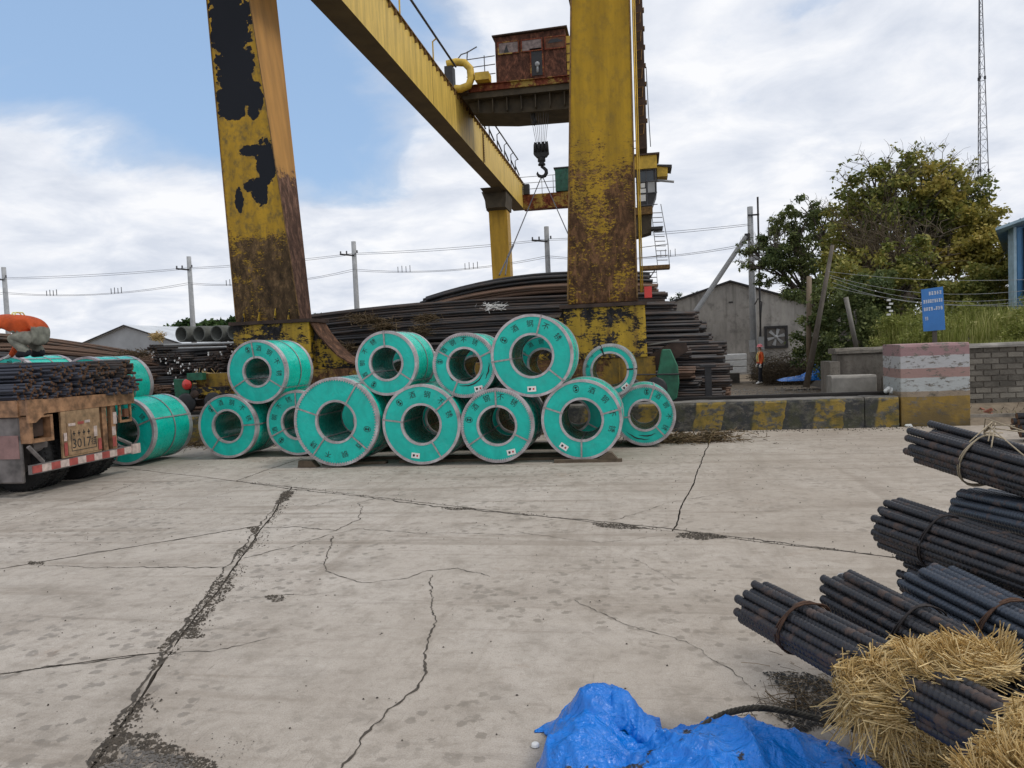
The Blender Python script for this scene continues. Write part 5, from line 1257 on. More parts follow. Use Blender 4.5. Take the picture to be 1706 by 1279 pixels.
for s_, n_ in ((-1, 'l'), (1, 'r')):
    st_ = .10 if s_ < 0 else -.07
    V.update({n_+'sh': ((s_*.19, 0, 1.40), .07), n_+'el': ((s_*.24, -.03, 1.13), .055), n_+'wr': ((s_*.24, .07, .90), .04), n_+'ha': ((s_*.235, .10, .82), (.035, .045)),
              n_+'hip': ((s_*.095, 0, .86), .105), n_+'kn': ((s_*.105, st_*.6+.02, .50), .07), n_+'an': ((s_*.11, st_, .10), .05), n_+'he': ((s_*.11, st_-.03, .045), .045), n_+'to': ((s_*.125, st_+.17, .035), (.045, .03))})
    E_ += [('chest', n_+'sh'), (n_+'sh', n_+'el'), (n_+'el', n_+'wr'), (n_+'wr', n_+'ha'), ('pelvis', n_+'hip'), (n_+'hip', n_+'kn'), (n_+'kn', n_+'an'), (n_+'an', n_+'he'), (n_+'an', n_+'to')]
    for a, b, c in (('chest', n_+'sh', 1), (n_+'sh', n_+'el', 1), (n_+'el', n_+'wr', 1), (n_+'wr', n_+'ha', 3), ('pelvis', n_+'hip', 2), (n_+'hip', n_+'kn', 2), (n_+'kn', n_+'an', 2), (n_+'an', n_+'he', 4), (n_+'an', n_+'to', 4)): CO_[(a, b)] = c
    for f_ in range(4):
        V[n_+'f%d' % f_] = ((s_*.235+(f_-1.5)*.004, .085+f_*.018, .745+abs(f_-1.5)*.008), .009); E_.append((n_+'ha', n_+'f%d' % f_)); CO_[(n_+'ha', n_+'f%d' % f_)] = 3
    V[n_+'th'] = ((s_*.22, .155, .80), .010); E_.append((n_+'ha', n_+'th')); CO_[(n_+'ha', n_+'th')] = 3
figure('body', wk, V, E_, 'pelvis', CO_, ['skin', 'orange_cloth', 'dark_cloth', 'glove', 'white_paint'])
m = MB(); m.smooth = True; m.lathe((0, .01, 1.66), [(.155, -.01), (.13, .0), (.118, .05), (.085, .10), (.03, .125), (.001, .127)], 20, 'Z'); m.build('helmet', 'helmet', wk, local=True)
m = MB()
for s_ in (-1, 1): m.tube([(s_*.09, .12, 1.0), (s_*.10, .145, 1.25), (s_*.10, .06, 1.44), (s_*.10, -.115, 1.30), (s_*.09, -.12, 1.0)], .018, 6)
m.build('reflective_stripe', 'stripe_yellow', wk, local=True)
m = MB(); m.smooth = True
for s_ in (-1, 1): m.lathe((s_*.078, .02, 1.59), [(.001, 0), (.03, .004*s_), (.001, .012*s_)], 8, 'X')
m.build('ear', 'skin', wk, local=True)
# worker crouching on the load
q0 = at(52, 601, Y=9.9); zt_ = 1.97
wk2 = thing('person', 'worker in orange jacket and grey trousers crouching on the trailer load', 'person', (q0.x, 9.9, zt_), 0)
V = {'pelvis': ((.15, 0, .30), (.20, .19)), 'waist': ((.05, 0, .49), (.20, .20)), 'chest': ((-.24, 0, .63), (.23, .20)), 'neck0': ((-.47, 0, .62), (.10, .09)), 'neck': ((-.55, 0, .60), .06), 'head': ((-.66, 0, .57), (.085, .10)), 'crown': ((-.76, 0, .56), .075), 'nose': ((-.68, 0, .47), .015)}
E_ = [('pelvis', 'waist'), ('waist', 'chest'), ('chest', 'neck0'), ('neck0', 'neck'), ('neck', 'head'), ('head', 'crown'), ('head', 'nose')]
CO_ = {('pelvis', 'waist'): 1, ('waist', 'chest'): 1, ('chest', 'neck0'): 1}
for s_, n_ in ((-1, 'l'), (1, 'r')):
    V.update({n_+'sh': ((-.40, s_*.22, .54), .105), n_+'el': ((-.44, s_*.25, .24), .062), n_+'wr': ((-.52, s_*.18, .05), .042), n_+'ha': ((-.56, s_*.17, .025), (.035, .03)),
              n_+'hip': ((.14, s_*.10, .30), .13), n_+'kn': ((-.18, s_*.17, .31), .095), n_+'an': ((.07, s_*.13, .09), .07), n_+'he': ((.11, s_*.13, .045), .05), n_+'to': ((-.12, s_*.15, .035), (.05, .035))})
    E_ += [('chest', n_+'sh'), (n_+'sh', n_+'el'), (n_+'el', n_+'wr'), (n_+'wr', n_+'ha'), ('pelvis', n_+'hip'), (n_+'hip', n_+'kn'), (n_+'kn', n_+'an'), (n_+'an', n_+'he'), (n_+'an', n_+'to')]
    for a, b, c in (('chest', n_+'sh', 1), (n_+'sh', n_+'el', 1), (n_+'el', n_+'wr', 1), (n_+'wr', n_+'ha', 3), ('pelvis', n_+'hip', 2), (n_+'hip', n_+'kn', 2), (n_+'kn', n_+'an', 2), (n_+'an', n_+'he', 4), (n_+'an', n_+'to', 4)): CO_[(a, b)] = c
    for f_ in range(4):
        V[n_+'f%d' % f_] = ((-.64+abs(f_-1.5)*.008, s_*.17+(f_-1.5)*.02, .012), .009); E_.append((n_+'ha', n_+'f%d' % f_)); CO_[(n_+'ha', n_+'f%d' % f_)] = 3
    V[n_+'th'] = ((-.58, s_*.17-s_*.06, .012), .010); E_.append((n_+'ha', n_+'th')); CO_[(n_+'ha', n_+'th')] = 3
figure('body', wk2, V, E_, 'pelvis', CO_, ['skin', 'orange_cloth', 'grey_cloth', 'glove', 'dark_cloth'], 3, lambda c, b: 1 if (c.z > .40+.55*max(0, c.x-.10) and c.x < .27) or (b == 1 and c.x < -.2) else 2)
m = MB(); m.smooth = True; m.lathe((-.74, 0, .56), [(.001, -.12), (.08, -.10), (.12, -.04), (.125, .05), (.15, .06)], 20, 'X'); m.build('helmet', 'helmet', wk2, local=True)
m = MB()
for dx in (0, .055): m.tube([(-.20+dx, -.165, .50), (-.20+dx, -.15, .60), (-.20+dx, -.06, .700), (-.20+dx, .06, .700), (-.20+dx, .15, .60), (-.20+dx, .165, .50)], .010, 6)
m.tube([(-.43, -.285, .54), (-.42, -.335, .36), (-.46, -.30, .20)], .012, 6); m.tube([(-.38, -.28, .54), (-.37, -.33, .36), (-.42, -.29, .20)], .012, 6)
m.build('reflective_stripe', 'stripe_yellow', wk2, local=True)
# ------------------------------------------------------------------ buildings
gbz = -.35
gb = thing('gable_building', 'long low stained concrete building with a gable end behind the worker', 'building', (6.5, 46, 0))
m = MB(); m.prism([(-1.5, gbz), (-1.5, 3.15), (5.3, 5.22), (12.6, 2.75), (12.6, gbz)], 1, 46, 70); m.build('wall', 'gable_plaster', gb)
m = MB(); m.hexa([(-2, 45.8, 3.02), (5.3, 45.8, 5.24), (5.3, 70, 5.24), (-2, 70, 3.02), (-2, 45.8, 3.12), (5.3, 45.8, 5.34), (5.3, 70, 5.34), (-2, 70, 3.12)]); m.hexa([(5.302, 45.8, 5.24), (13, 45.8, 2.64), (13, 70, 2.64), (5.302, 70, 5.24), (5.302, 45.8, 5.34), (13, 45.8, 2.74), (13, 70, 2.74), (5.302, 70, 5.34)]); m.build('roof', 'dark_metal', gb)
fn = MB(); cx, cz = 7.85, 1.85; fn.box((cx-.66, 45.9, cz-.66), (cx+.66, 45.995, cz-.52)); fn.box((cx-.66, 45.9, cz+.52), (cx+.66, 45.995, cz+.66)); fn.box((cx-.66, 45.9, cz-.518), (cx-.52, 45.995, cz+.518)); fn.box((cx+.52, 45.9, cz-.518), (cx+.66, 45.995, cz+.518)); fan = fn.build('wall_fan', 'dark_metal', gb)
box_part('fan_opening', (cx-.518, 45.97, cz-.518), (cx+.518, 45.99, cz+.518), 'dark_concrete', fan)
for i in range(6):
    a = i*math.pi/3+.25; m = MB(); e = Vector((math.cos(a), 0, math.sin(a))); q = Vector((-math.sin(a), 0, math.cos(a))); c = Vector((cx, 45.93, cz))
    m.hexa([c+e*.08-q*.05, c+e*.5-q*.10+Vector((0, .01, 0)), c+e*.5+q*.10+Vector((0, -.01, 0)), c+e*.08+q*.05, c+e*.08-q*.05+Vector((0, .02, 0)), c+e*.5-q*.1+Vector((0, .03, 0)), c+e*.5+q*.1+Vector((0, .01, 0)), c+e*.08+q*.05+Vector((0, .02, 0))]); m.build('blade', 'pole_concrete', fan)
m = MB(); m.smooth = True; m.lathe((cx, 45.90, cz), [(.001, 0), (.11, .01), (.12, .06)], 16); m.build('hub', 'pole_concrete', fan)
m = MB(); m.box((5.2, 45.96, 4.0), (5.45, 45.99, 4.07)); m.build('wall_vent', 'black', gb)
sh = thing('storage_shed', 'pale grey gabled shed far behind the left bar pile', 'shed', (-45, 60, 0))
m = MB(); m.prism([(-55, -.3), (-55, 2.2), (-45.6, 5.30), (-38.5, 2.9), (-38.5, -.3)], 1, 60, 90); m.build('wall', 'shed_wall', sh)
m = MB(); m.hexa([(-55.4, 59.7, 2.1), (-45.6, 59.7, 5.32), (-45.6, 90, 5.32), (-55.4, 90, 2.1), (-55.4, 59.7, 2.2), (-45.6, 59.7, 5.42), (-45.6, 90, 5.42), (-55.4, 90, 2.2)]); m.hexa([(-45.598, 59.7, 5.32), (-38.1, 59.7, 2.78), (-38.1, 90, 2.78), (-45.598, 90, 5.32), (-45.598, 59.7, 5.42), (-38.1, 59.7, 2.88), (-38.1, 90, 2.88), (-45.598, 90, 5.42)]); m.build('roof', 'shed_roof', sh)
m = MB(); m.tube([(-55.4, 59.68, 2.15), (-45.6, 59.68, 5.37), (-38.1, 59.68, 2.83)], .07, 4); m.build('verge', 'dark_metal', sh)
lf = thing('long_shed', 'far pale roofed shed just right of the left crane leg', 'shed', (-28, 62, 0)); m = MB(); m.prism([(-36, -.3), (-36, 5.0), (-23, 3.6), (-20, 3.3), (-20, -.3)], 1, 62, 80); m.build('wall', 'shed_wall', lf)
m = MB(); m.hexa([(-36.3, 61.7, 5.0), (-19.8, 61.7, 3.25), (-19.8, 80, 3.25), (-36.3, 80, 5.0), (-36.3, 61.7, 5.1), (-19.8, 61.7, 3.35), (-19.8, 80, 3.35), (-36.3, 80, 5.1)]); m.build('roof', 'shed_roof', lf)
# blue building at the right edge
bb = thing('blue_building', 'blue corrugated steel shed cut off at the right edge', 'building', (13, 24, 1))
m = MB(); m.prism([(10.82, 24.04), (16, 24.04), (19.5, 30), (13.9, 30)], 2, .9, 4.72); m.build('wall', 'blue_steel', bb)
for i in range(22):
    x = 10.84+i*.235
    m = MB(); m.prism([(x, 24.038), (x+.03, 23.99), (x+.14, 23.99), (x+.17, 24.038)], 2, .95, 4.7); m.build('wall_panel', 'blue_steel', bb)
m = MB(); m.box((10.76, 23.96, .92), (10.835, 24.3, 4.72)); m.build('corner_trim', 'roof_blue', bb)
m = MB(); m.box((11.02, 23.93, .95), (11.06, 23.985, 4.7)); m.build('downpipe', 'dark_metal', bb)
m = MB(); m.hexa([(10.0, 23.3, 4.58), (13, 23.3, 5.55), (16.6, 31, 5.55), (13.6, 31, 4.58), (10.0, 23.3, 4.66), (13, 23.3, 5.63), (16.6, 31, 5.63), (13.6, 31, 4.66)]); rf = m.build('roof', 'roof_blue', bb)
for i in range(10): x = 10.05+i*.29; m = MB(); z = 4.665+(x-10.0)*.3233; m.tube([(x, 23.28, z), (x+3.6, 31, z)], .02, 4); m.build('roof_rib', 'roof_blue', rf)
box_part('wall_bracket', (10.98, 23.86, 2.55), (11.06, 23.925, 3.2), 'black', bb)
# blue sign
sg = thing('blue_sign', 'blue notice board with rows of faded white characters above the striped pillar', 'sign', (6.3, 17.5, 1.4))
a = at(1535, 482, Y=17.5); b = at(1571, 477, Y=17.5); c = at(1575, 549, Y=17.5); d = at(1539, 552, Y=17.5)
simple('sign_blue', (.035, .17, .46), .55, 0, .12, 3)
m = MB(); o_ = Vector((0, .03, 0)); m.hexa([d, c, c+o_, d+o_, a, b, b+o_, a+o_]); m.build('board', 'sign_blue', sg)
def sgp(u, v): return a.lerp(b, u).lerp(d.lerp(c, u), v)+Vector((0, -.003, 0))
r_ = random.Random(9)
for row, (v0, u0, u1, n_) in enumerate(((.12, .33, .95, 5), (.30, .06, .97, 9), (.48, .06, .95, 8), (.70, .10, .26, 2))):
    m = MB()
    for i in range(n_):
        if row == 2 and i == 4:
            uu = u0+(u1-u0)*(i+.15)/n_; m.add([sgp(uu, v0+.03), sgp(uu+.07, v0+.03), sgp(uu+.07, v0+.012), sgp(uu, v0+.012)], [(0, 1, 2, 3)]); continue
        uu = u0+(u1-u0)*i/n_; w = (u1-u0)/n_*.8; h = .075
        for k in range(3):
            vv = v0-h/2+h*k/2.4; m.add([sgp(uu, vv+.014), sgp(uu+w*r_.uniform(.6, 1), vv+.014), sgp(uu+w*r_.uniform(.6, 1), vv), sgp(uu, vv)], [(0, 1, 2, 3)])
        for k in range(2):
            x_ = uu+w*r_.uniform(.1, .8); m.add([sgp(x_, v0+h/2)+Vector((0,-.001,0)), sgp(x_+.012, v0+h/2)+Vector((0,-.001,0)), sgp(x_+.012, v0-h/2)+Vector((0,-.001,0)), sgp(x_, v0-h/2)+Vector((0,-.001,0))], [(0, 1, 2, 3)])
    m.build('character_row', 'white_paint', sg)
m = MB(); q = at(1558, 552, Y=17.54); m.box((q.x-.04, 17.54, 1.35), (q.x+.04, 17.60, 2.6)); m.build('sign_post', 'bark', sg)

# ------------------------------------------------------------------ poles and wires
def upole(x, y, zb, zt, label, arm=True, grp='concrete utility poles in the row behind the yard'):
    t = thing('utility_pole', label, 'utility pole', (x, y, zb), group=grp)
    m = MB(); m.smooth = True; m.tube([(x, y, zb), (x, y, zt)], [.19, .145], 14); m.build('pole_shaft', 'pole_concrete', t)
    if arm:
        m = MB(); m.box((x-.9, y-.16, zt-.88), (x+.06, y-.08, zt-.78), Matrix.Rotation(R(8), 3, 'Y')); cr_ = m.build('crossarm', 'dark_metal', t)
        m = MB()
        for i, dx in enumerate((-.85, -.45, .25)): m.tube([(x+dx, y-.12, zt-.76), (x+dx, y-.12, zt-.58)], .05, 6)
        m.build('insulator', 'wire', cr_)
    return t
poles = [(-43.75, 45.4, 9.0, 'weathered utility pole above the crouching worker at the left edge'), (-29.5, 45.4, 8.85, 'utility pole behind the wide pipes left of the crane'), (-17.7, 44.9, 9.0, 'utility pole standing between the two near crane legs, left of the far leg'), (-5.35, 44.4, 9.0, 'utility pole between the far crane leg and the right near leg')]
for x, y, z, l in poles: upole(x, y, -.3, z, l)
t = upole(5.87, 41.1, -.3, 8.75, 'tall concrete utility pole with slanting prop beside the gable building', False)
m = MB(); m.box((5.55, 40.92, 7.0), (5.80, 41.1, 7.35)); m.box((5.72, 40.9, 8.25), (6.3, 40.98, 8.33)); m.build('clamp', 'dark_metal', t)
m = MB(); m.tube([(5.62, 41.0, 7.2), (.8, 40.6, .4)], [.12, .16], 10); m.build('prop', 'pole_concrete', t)
m = MB(); m.tube([(6.20, 40.9, -.3), (6.24, 40.9, 9.2)], .05, 6); m.build('cable_pipe', 'dark_metal', t)
m = MB(); m.box((5.95, 40.7, 5.9), (6.25, 40.88, 6.2)); m.box((5.6, 40.7, 1.1), (5.9, 40.9, 1.75)); m.box((6.08, 40.72, 1.2), (6.35, 40.9, 1.9)); m.build('junction_box', 'pole_concrete', t)
m = MB(); m.smooth = True; m.tube([(5.95, 40.85, 3.6), (6.1, 40.75, 3.9), (6.3, 40.8, 3.7), (6.25, 40.82, 3.2), (6.15, 40.8, 1.9)], .035, 5); m.build('cable_loop', 'dark_metal', t)
def sagw(m, a, b, sag, r=.011, n=10, sides=4):
    a, b = Vector(a), Vector(b); m.tube([a.lerp(b, i/n)-Vector((0, 0, sag*4*(i/n)*(1-i/n))) for i in range(n+1)], r, sides)
spn = [(-58, 46, 8.6)]+[(x, y, z) for x, y, z, _ in poles]+[(5.87, 41.1, 8.6)]
for i in range(len(spn)-1):
    a, b = spn[i], spn[i+1]; lbl = ['power lines leaving the frame left of the leftmost pole', 'power lines over the crouching worker and left bar pile', 'power lines passing behind the left crane leg', 'power lines passing behind the far crane leg', 'power lines reaching the propped pole on the right'][i]
    t = thing('power_line', lbl, 'power line', ((a[0]+b[0])/2, (a[1]+b[1])/2, 7), group='overhead lines between the utility poles')
    for k, (dz, dy, sg_) in enumerate(((-.75, -.1, .10), (-.85, -.25, .14), (-1.75, -.2, .45), (-1.85, -.1, .40))):
        m = MB(); sagw(m, (a[0], a[1]+dy, a[2]+dz), (b[0], b[1]+dy, b[2]+dz), sg_); m.build('wire', 'wire', t)
    for f_ in (.27, .62):
        m = MB(); p_ = Vector(a).lerp(Vector(b), f_)
        for j in range(4): zl = p_.z-1.76-.43*4*f_*(1-f_); m.box((p_.x-.4+j*.26, p_.y-.22, zl-.06), (p_.x-.37+j*.26, p_.y-.18, zl+.30+.05*(j % 2)))
        m.build('spacer', 'wire', t)['kind'] = 'stuff'
# dead end insulators by the propped pole
# radio mast
rm_ = at(1637, 320, Y=135); rmx = rm_.x
ms = thing('radio_mast', 'tall slender lattice radio mast rising behind the big tree', 'mast', (rmx, 135, 0))
m = MB(); LG = []
for k in range(3):
    a = R(90+120*k+20); pts = []
    for z, r_ in ((0, 1.6), (30, .82), (48, .42), (58, .22), (70, .16)): pts.append((rmx-.0+r_*math.cos(a), 135+r_*math.sin(a), z))
    LG.append(pts); mm = MB(); mm.tube(pts, .075, 4); mm.build('mast_leg', 'wire', ms)
def lgp(k, z):
    P_ = LG[k]
    for i in range(len(P_)-1):
        if P_[i][2] <= z <= P_[i+1][2]: return Vector(P_[i]).lerp(Vector(P_[i+1]), (z-P_[i][2])/(P_[i+1][2]-P_[i][2]))
    return Vector(P_[-1])
z = 10.
while z < 66:
    h = 1.9 if z < 48 else 1.4
    for k in range(3): m.tube([lgp(k, z), lgp((k+1) % 3, z)], .035, 3); m.tube([lgp(k, z), lgp((k+1) % 3, z+h)], .03, 3)
    z += h
bo = m.build('lattice_brace', 'wire', ms)
m = MB()
for z in (27.5, 42.5):
    for k in range(3): m.tube([lgp(k, z), lgp(k, z+.5)], .16, 6)
m.build('guy_collar', 'dark_metal', ms)

# ------------------------------------------------------------------ posts by the wall and their thin lines
def post(a, b, r, mat, label):
    t = thing('timber_post', label, 'post', b); m = MB(); m.smooth = True; m.tube([a, b], r, 9); m.build('post_shaft', mat, t); return t
post(at(1348, 460, Y=27), at(1347, 612, Y=27), .085, 'wood', 'straight upright timber post left of the leaning post')
post(at(1387, 408, Y=24), at(1343, 645, Y=24), [.055, .10], 'bark', 'long leaning timber post planted beside the far blue tarp')
post(at(1409, 495, Y=24), at(1429, 590, Y=24), .07, 'grey_wood', 'short slanting post left of the bushes behind the wall')
post(at(1424, 512, Y=26), at(1436, 590, Y=26), .06, 'grey_wood', 'thin slanting post close behind the short one')
tw = thing('thin_wires', 'five thin pale wires strung from the leaning post to the blue shed', 'wires', at(1500, 500, Y=21))
ta = at(1385, 455, Y=23.9)
for i, (py0, py1, sg_) in enumerate(((452, 465, .12), (458, 482, .30), (462, 494, .35), (470, 500, .35), (478, 508, .20))):
    m = MB(); sagw(m, at(1380+i*2, py0, Y=23.7), at(1725, py1, Y=19.5), sg_, .0055, 12); m.build('wire', 'pole_concrete', tw)
m = MB()
for i in range(5): q = at(1480+4*(i % 2), 500+6*i, Y=21.5); m.box((q.x-.03, q.y, q.z-.02), (q.x+.06, q.y+.05, q.z+.03))
m.build('insulator', 'white_paint', tw)

# ------------------------------------------------------------------ vegetation
def leaves(m, lobes, n, size, r_, hollow=.35, up=.3, asp=.45):
    tot = sum(l[1]**2.2*l[2] for l in lobes)
    for (c, rad, dens) in lobes:
        k = int(n*rad**2.2*dens/tot)
        nsub = max(5, int(k/70)); subs = []
        for _ in range(nsub):
            d = Vector((r_.gauss(0, 1), r_.gauss(0, 1), r_.gauss(0, 1))).normalized()
            subs.append(c+Vector((d.x, d.y, d.z*.85))*rad*r_.uniform(hollow, 1.05))
        for i in range(k):
            s = subs[r_.randrange(nsub)]; sp = rad*.14
            p = s+Vector((r_.gauss(0, sp), r_.gauss(0, sp), r_.gauss(0, sp*.8)))
            d = Vector((r_.gauss(0, 1), r_.gauss(0, 1), r_.gauss(0, .6)-up)).normalized(); q = d.orthogonal(); q.rotate(Matrix.Rotation(r_.uniform(0, 6.28), 3, d)); L_ = size*r_.uniform(.6, 1.35)
            b = p+d*L_; mid = p+d*L_*.5; w = q*L_*asp*.5
            k0 = len(m.v); m.v += [p, mid+w, b, mid-w]; m.f.append([k0, k0+1, k0+2, k0+3]); m.mi.append(0); m.sm.append(False)
def limb(m, a, b, r0, r1, r_, n=6, sway=.12):
    a, b = Vector(a), Vector(b); L_ = (b-a).length; pts = [a]
    o1 = Vector((r_.gauss(0, 1), r_.gauss(0, 1), abs(r_.gauss(0, 1))))*L_*sway
    for i in range(1, n):
        u = i/n; pts.append(a.lerp(b, u)+o1*math.sin(math.pi*u)+Vector((r_.gauss(0, 1), r_.gauss(0, 1), r_.gauss(0, 1)))*L_*.02)
    pts.append(b); m.tube(pts, [r0+(r1-r0)*i/n for i in range(n+1)], 6, cap=False); return pts
def tree(name, label, base, trunk_top, lobes, n, size, leaf, r0=.3, seed=1, twigs=40, bark='bark', up=.3, asp=.45, extra=None, cat='tree', tw=.9):
    r_ = random.Random(seed); t = thing(name, label, cat, base); m = MB(); m.smooth = True
    limb(m, base, trunk_top, r0, r0*.7, r_, 6, .05)
    for c, rad, dens in lobes:
        P_ = limb(m, Vector(trunk_top)+Vector((r_.uniform(-.2, .2), 0, r_.uniform(-.8, 0))), c, r0*.42, r0*.10, r_, 6, .10)
        for j in range(9):
            d = Vector((r_.gauss(0, 1), r_.gauss(0, 1), r_.gauss(.3, 1))).normalized(); limb(m, P_[r_.choice((3, 4, 5))], c+d*rad*.9, r0*.12, r0*.03, r_, 4, .1)
    m.build('trunk', bark, t)
    m = MB(); leaves(m, lobes, n, size, r_, up=up, asp=asp); cr_ = m.build('crown', leaf, t)
    if extra: m = MB(); leaves(m, extra[0], extra[1], size, r_, up=up, asp=asp); m.build('crown', extra[2], t)
    if twigs:
        m = MB(); lm = MB()
        for i in range(twigs):
            c, rad, _ = lobes[r_.randrange(len(lobes))]; d = Vector((r_.gauss(0, .8), r_.gauss(0, .5), abs(r_.gauss(.8, .6)))).normalized(); a = c+d*rad*.5; P_ = limb(m, a, a+d*rad*tw*r_.uniform(.5, 1)+Vector((r_.gauss(0, .3), 0, 0)), .014, .005, r_, 4, .10)
            for _ in range(3): limb(m, P_[r_.choice((2, 3))], P_[3]+Vector((r_.gauss(0, .25), r_.gauss(0, .25), abs(r_.gauss(.15, .25)))), .006, .004, r_, 3, .1)
            if r_.random() < .6: leaves(lm, [(P_[-1], .12, 1)], 9, size*.8, r_, up=up, asp=asp)
        m.build('twigs', 'dry_twig', t)['kind'] = 'stuff'
        lm.build('tip_leaves', leaf, t)['kind'] = 'stuff'
    return t
def LB(lst, Y, dy=.8, seed=0):
    r_ = random.Random(seed+50); out = []
    for (x, y, rp, dn) in lst:
        yy = Y+r_.uniform(-dy, dy)*1.5; out.append((at(x, y, Y=yy), rp*yy/1236*1.02, dn))
    return out
big = LB([(1430,330,42,.8),(1470,300,40,.8),(1520,292,40,.9),(1570,302,40,.9),(1610,325,36,.9),(1420,375,45,.9),(1475,365,48,1),(1535,350,52,1),(1590,370,48,1),(1400,425,45,.8),(1455,430,50,.7),(1570,425,50,.8),(1440,480,42,.6),(1525,420,40,.35)], 33, 1.2)
yel = LB([(1630,365,36,.9),(1645,410,40,1),(1660,455,36,1),(1610,420,40,.8),(1560,330,36,.5),(1500,330,30,.4),(1620,480,40,.6),(1540,300,30,.4)], 31.5, .8)
tr1 = tree('broad_tree', 'large spreading green tree with yellowing right side behind the blue sign', Vector((at(1497, 560, Y=32).x, 32.5, .6)), at(1500, 480, Y=32.5), big, 23000, .175, 'leaf_main', .42, 3, 170, extra=(yel, 11500, 'leaf_yellow'), tw=.95)
m = MB(); m.smooth = True; r_ = random.Random(4)
for a, b, r0, r1 in ((at(1497, 575, Y=31.5), at(1525, 460, Y=32), .30, .2), (at(1490, 575, Y=31.4), at(1488, 440, Y=31.5), .16, .1), (at(1490, 480, Y=31), at(1580, 410, Y=31), .12, .04), (at(1565, 440, Y=31), at(1650, 445, Y=31), .09, .03)): limb(m, a, b, r0, r1, r_, 6, .04)
m.build('bough', 'pale_bark', tr1)
lob = LB([(1248,412,16,.8),(1335,345,24,.7),(1300,372,24,.8),(1365,360,26,.7),(1265,425,22,.9),(1290,395,26,1),(1300,435,28,.9),(1325,410,30,1),(1340,375,26,.7),(1350,440,30,.8),(1285,465,22,.7),(1320,480,26,.6),(1370,400,30,.7),(1240,440,9,.5),(1380,455,30,.6)], 37, .8)
tree('slender_tree', 'loose dark leaved tree left of the big tree beside the utility pole', Vector((at(1385, 590, Y=37).x, 37, .0)), at(1375, 510, Y=37), lob, 10500, .20, 'leaf_dark', .22, 8, 40, up=.9, asp=.30, tw=.5)
r_ = random.Random(15); m = MB(); br_ = at(1497, 560, Y=29.5); bt_ = thing('bare_tree', 'bare brown branching tree in front of the large green crown', 'tree', br_)
limb(m, br_, at(1492, 470, Y=29.5), .14, .09, r_, 5, .03)
for i in range(46):
    e_ = at(r_.gauss(1480, 45), r_.gauss(400, 36), Y=29.5+r_.uniform(-1, 1)); P_ = limb(m, at(1492, 480+r_.uniform(-20, 25), Y=29.5), e_, .035, .012, r_, 5, .12)
    for j in range(6): limb(m, P_[r_.choice((2, 3, 4))], P_[4]+Vector((r_.gauss(0, .6), r_.gauss(0, .4), abs(r_.gauss(.3, .5)))), .014, .006, r_, 3, .1)
m.build('branch', 'dry_twig', bt_)
# far trees
def bush(label, px_, py_, w, h, Y, zb, n, size, leaf, seed, name='far_tree', grp=None, cat='tree'):
    r_ = random.Random(seed); c = at(px_, py_, Y=Y); s = Y/1236; lobes = []
    for i in range(9): lobes.append((Vector((c.x+r_.uniform(-.4, .4)*w*s, Y+r_.uniform(-1, 1), c.z+r_.uniform(-.3, .15)*h*s)), h*s*.38, 1))
    tree(name, label, Vector((c.x, Y, zb)), Vector((c.x, Y, c.z-h*s*.3)), lobes, n, size, leaf, .25, seed, 0, cat=cat)
bush('dark green tree rising behind the wide pipes', 325, 548, 80, 42, 70, -.3, 7000, .42, 'leaf_far', 31)
bush('dark green tree close left of the left crane leg', 375, 545, 62, 36, 68, -.3, 5000, .42, 'leaf_far', 32)
bush('small dark treetop peeking just right of the left crane leg', 530, 528, 22, 10, 80, -.3, 900, .4, 'leaf_far', 33)
for i, (a, b) in enumerate(((1120, 497), (1131, 490), (1147, 494), (1158, 488))):
    q = at(a, b, Y=85); r_ = random.Random(60+i); t = thing('conifer', ['leftmost', 'second', 'third', 'rightmost'][i]+' of the dark conifer tips over the gable roof', 'tree', (q.x, 85, -.3), group='conifer tips over the gable roof')
    m = MB(); m.tube([(q.x, 85, -.3), (q.x, 85, q.z)], [.2, .04], 5); m.build('trunk', 'bark', t)
    m = MB()
    for k in range(700):
        u = r_.random()**.7; z = q.z+.1-u*4; rr = .15+u*.75; an = r_.uniform(0, 6.28); p = Vector((q.x+rr*math.cos(an)*r_.random(), 85+rr*math.sin(an)*r_.random(), z)); d = Vector((math.cos(an), math.sin(an), .5)); w = Vector((-math.sin(an), math.cos(an), 0))*.07
        k0 = len(m.v); m.v += [p, p+d*.2+w, p+d*.45, p+d*.2-w]; m.f.append([k0, k0+1, k0+2, k0+3]); m.mi.append(0); m.sm.append(False)
    m.build('crown', 'leaf_far', t)
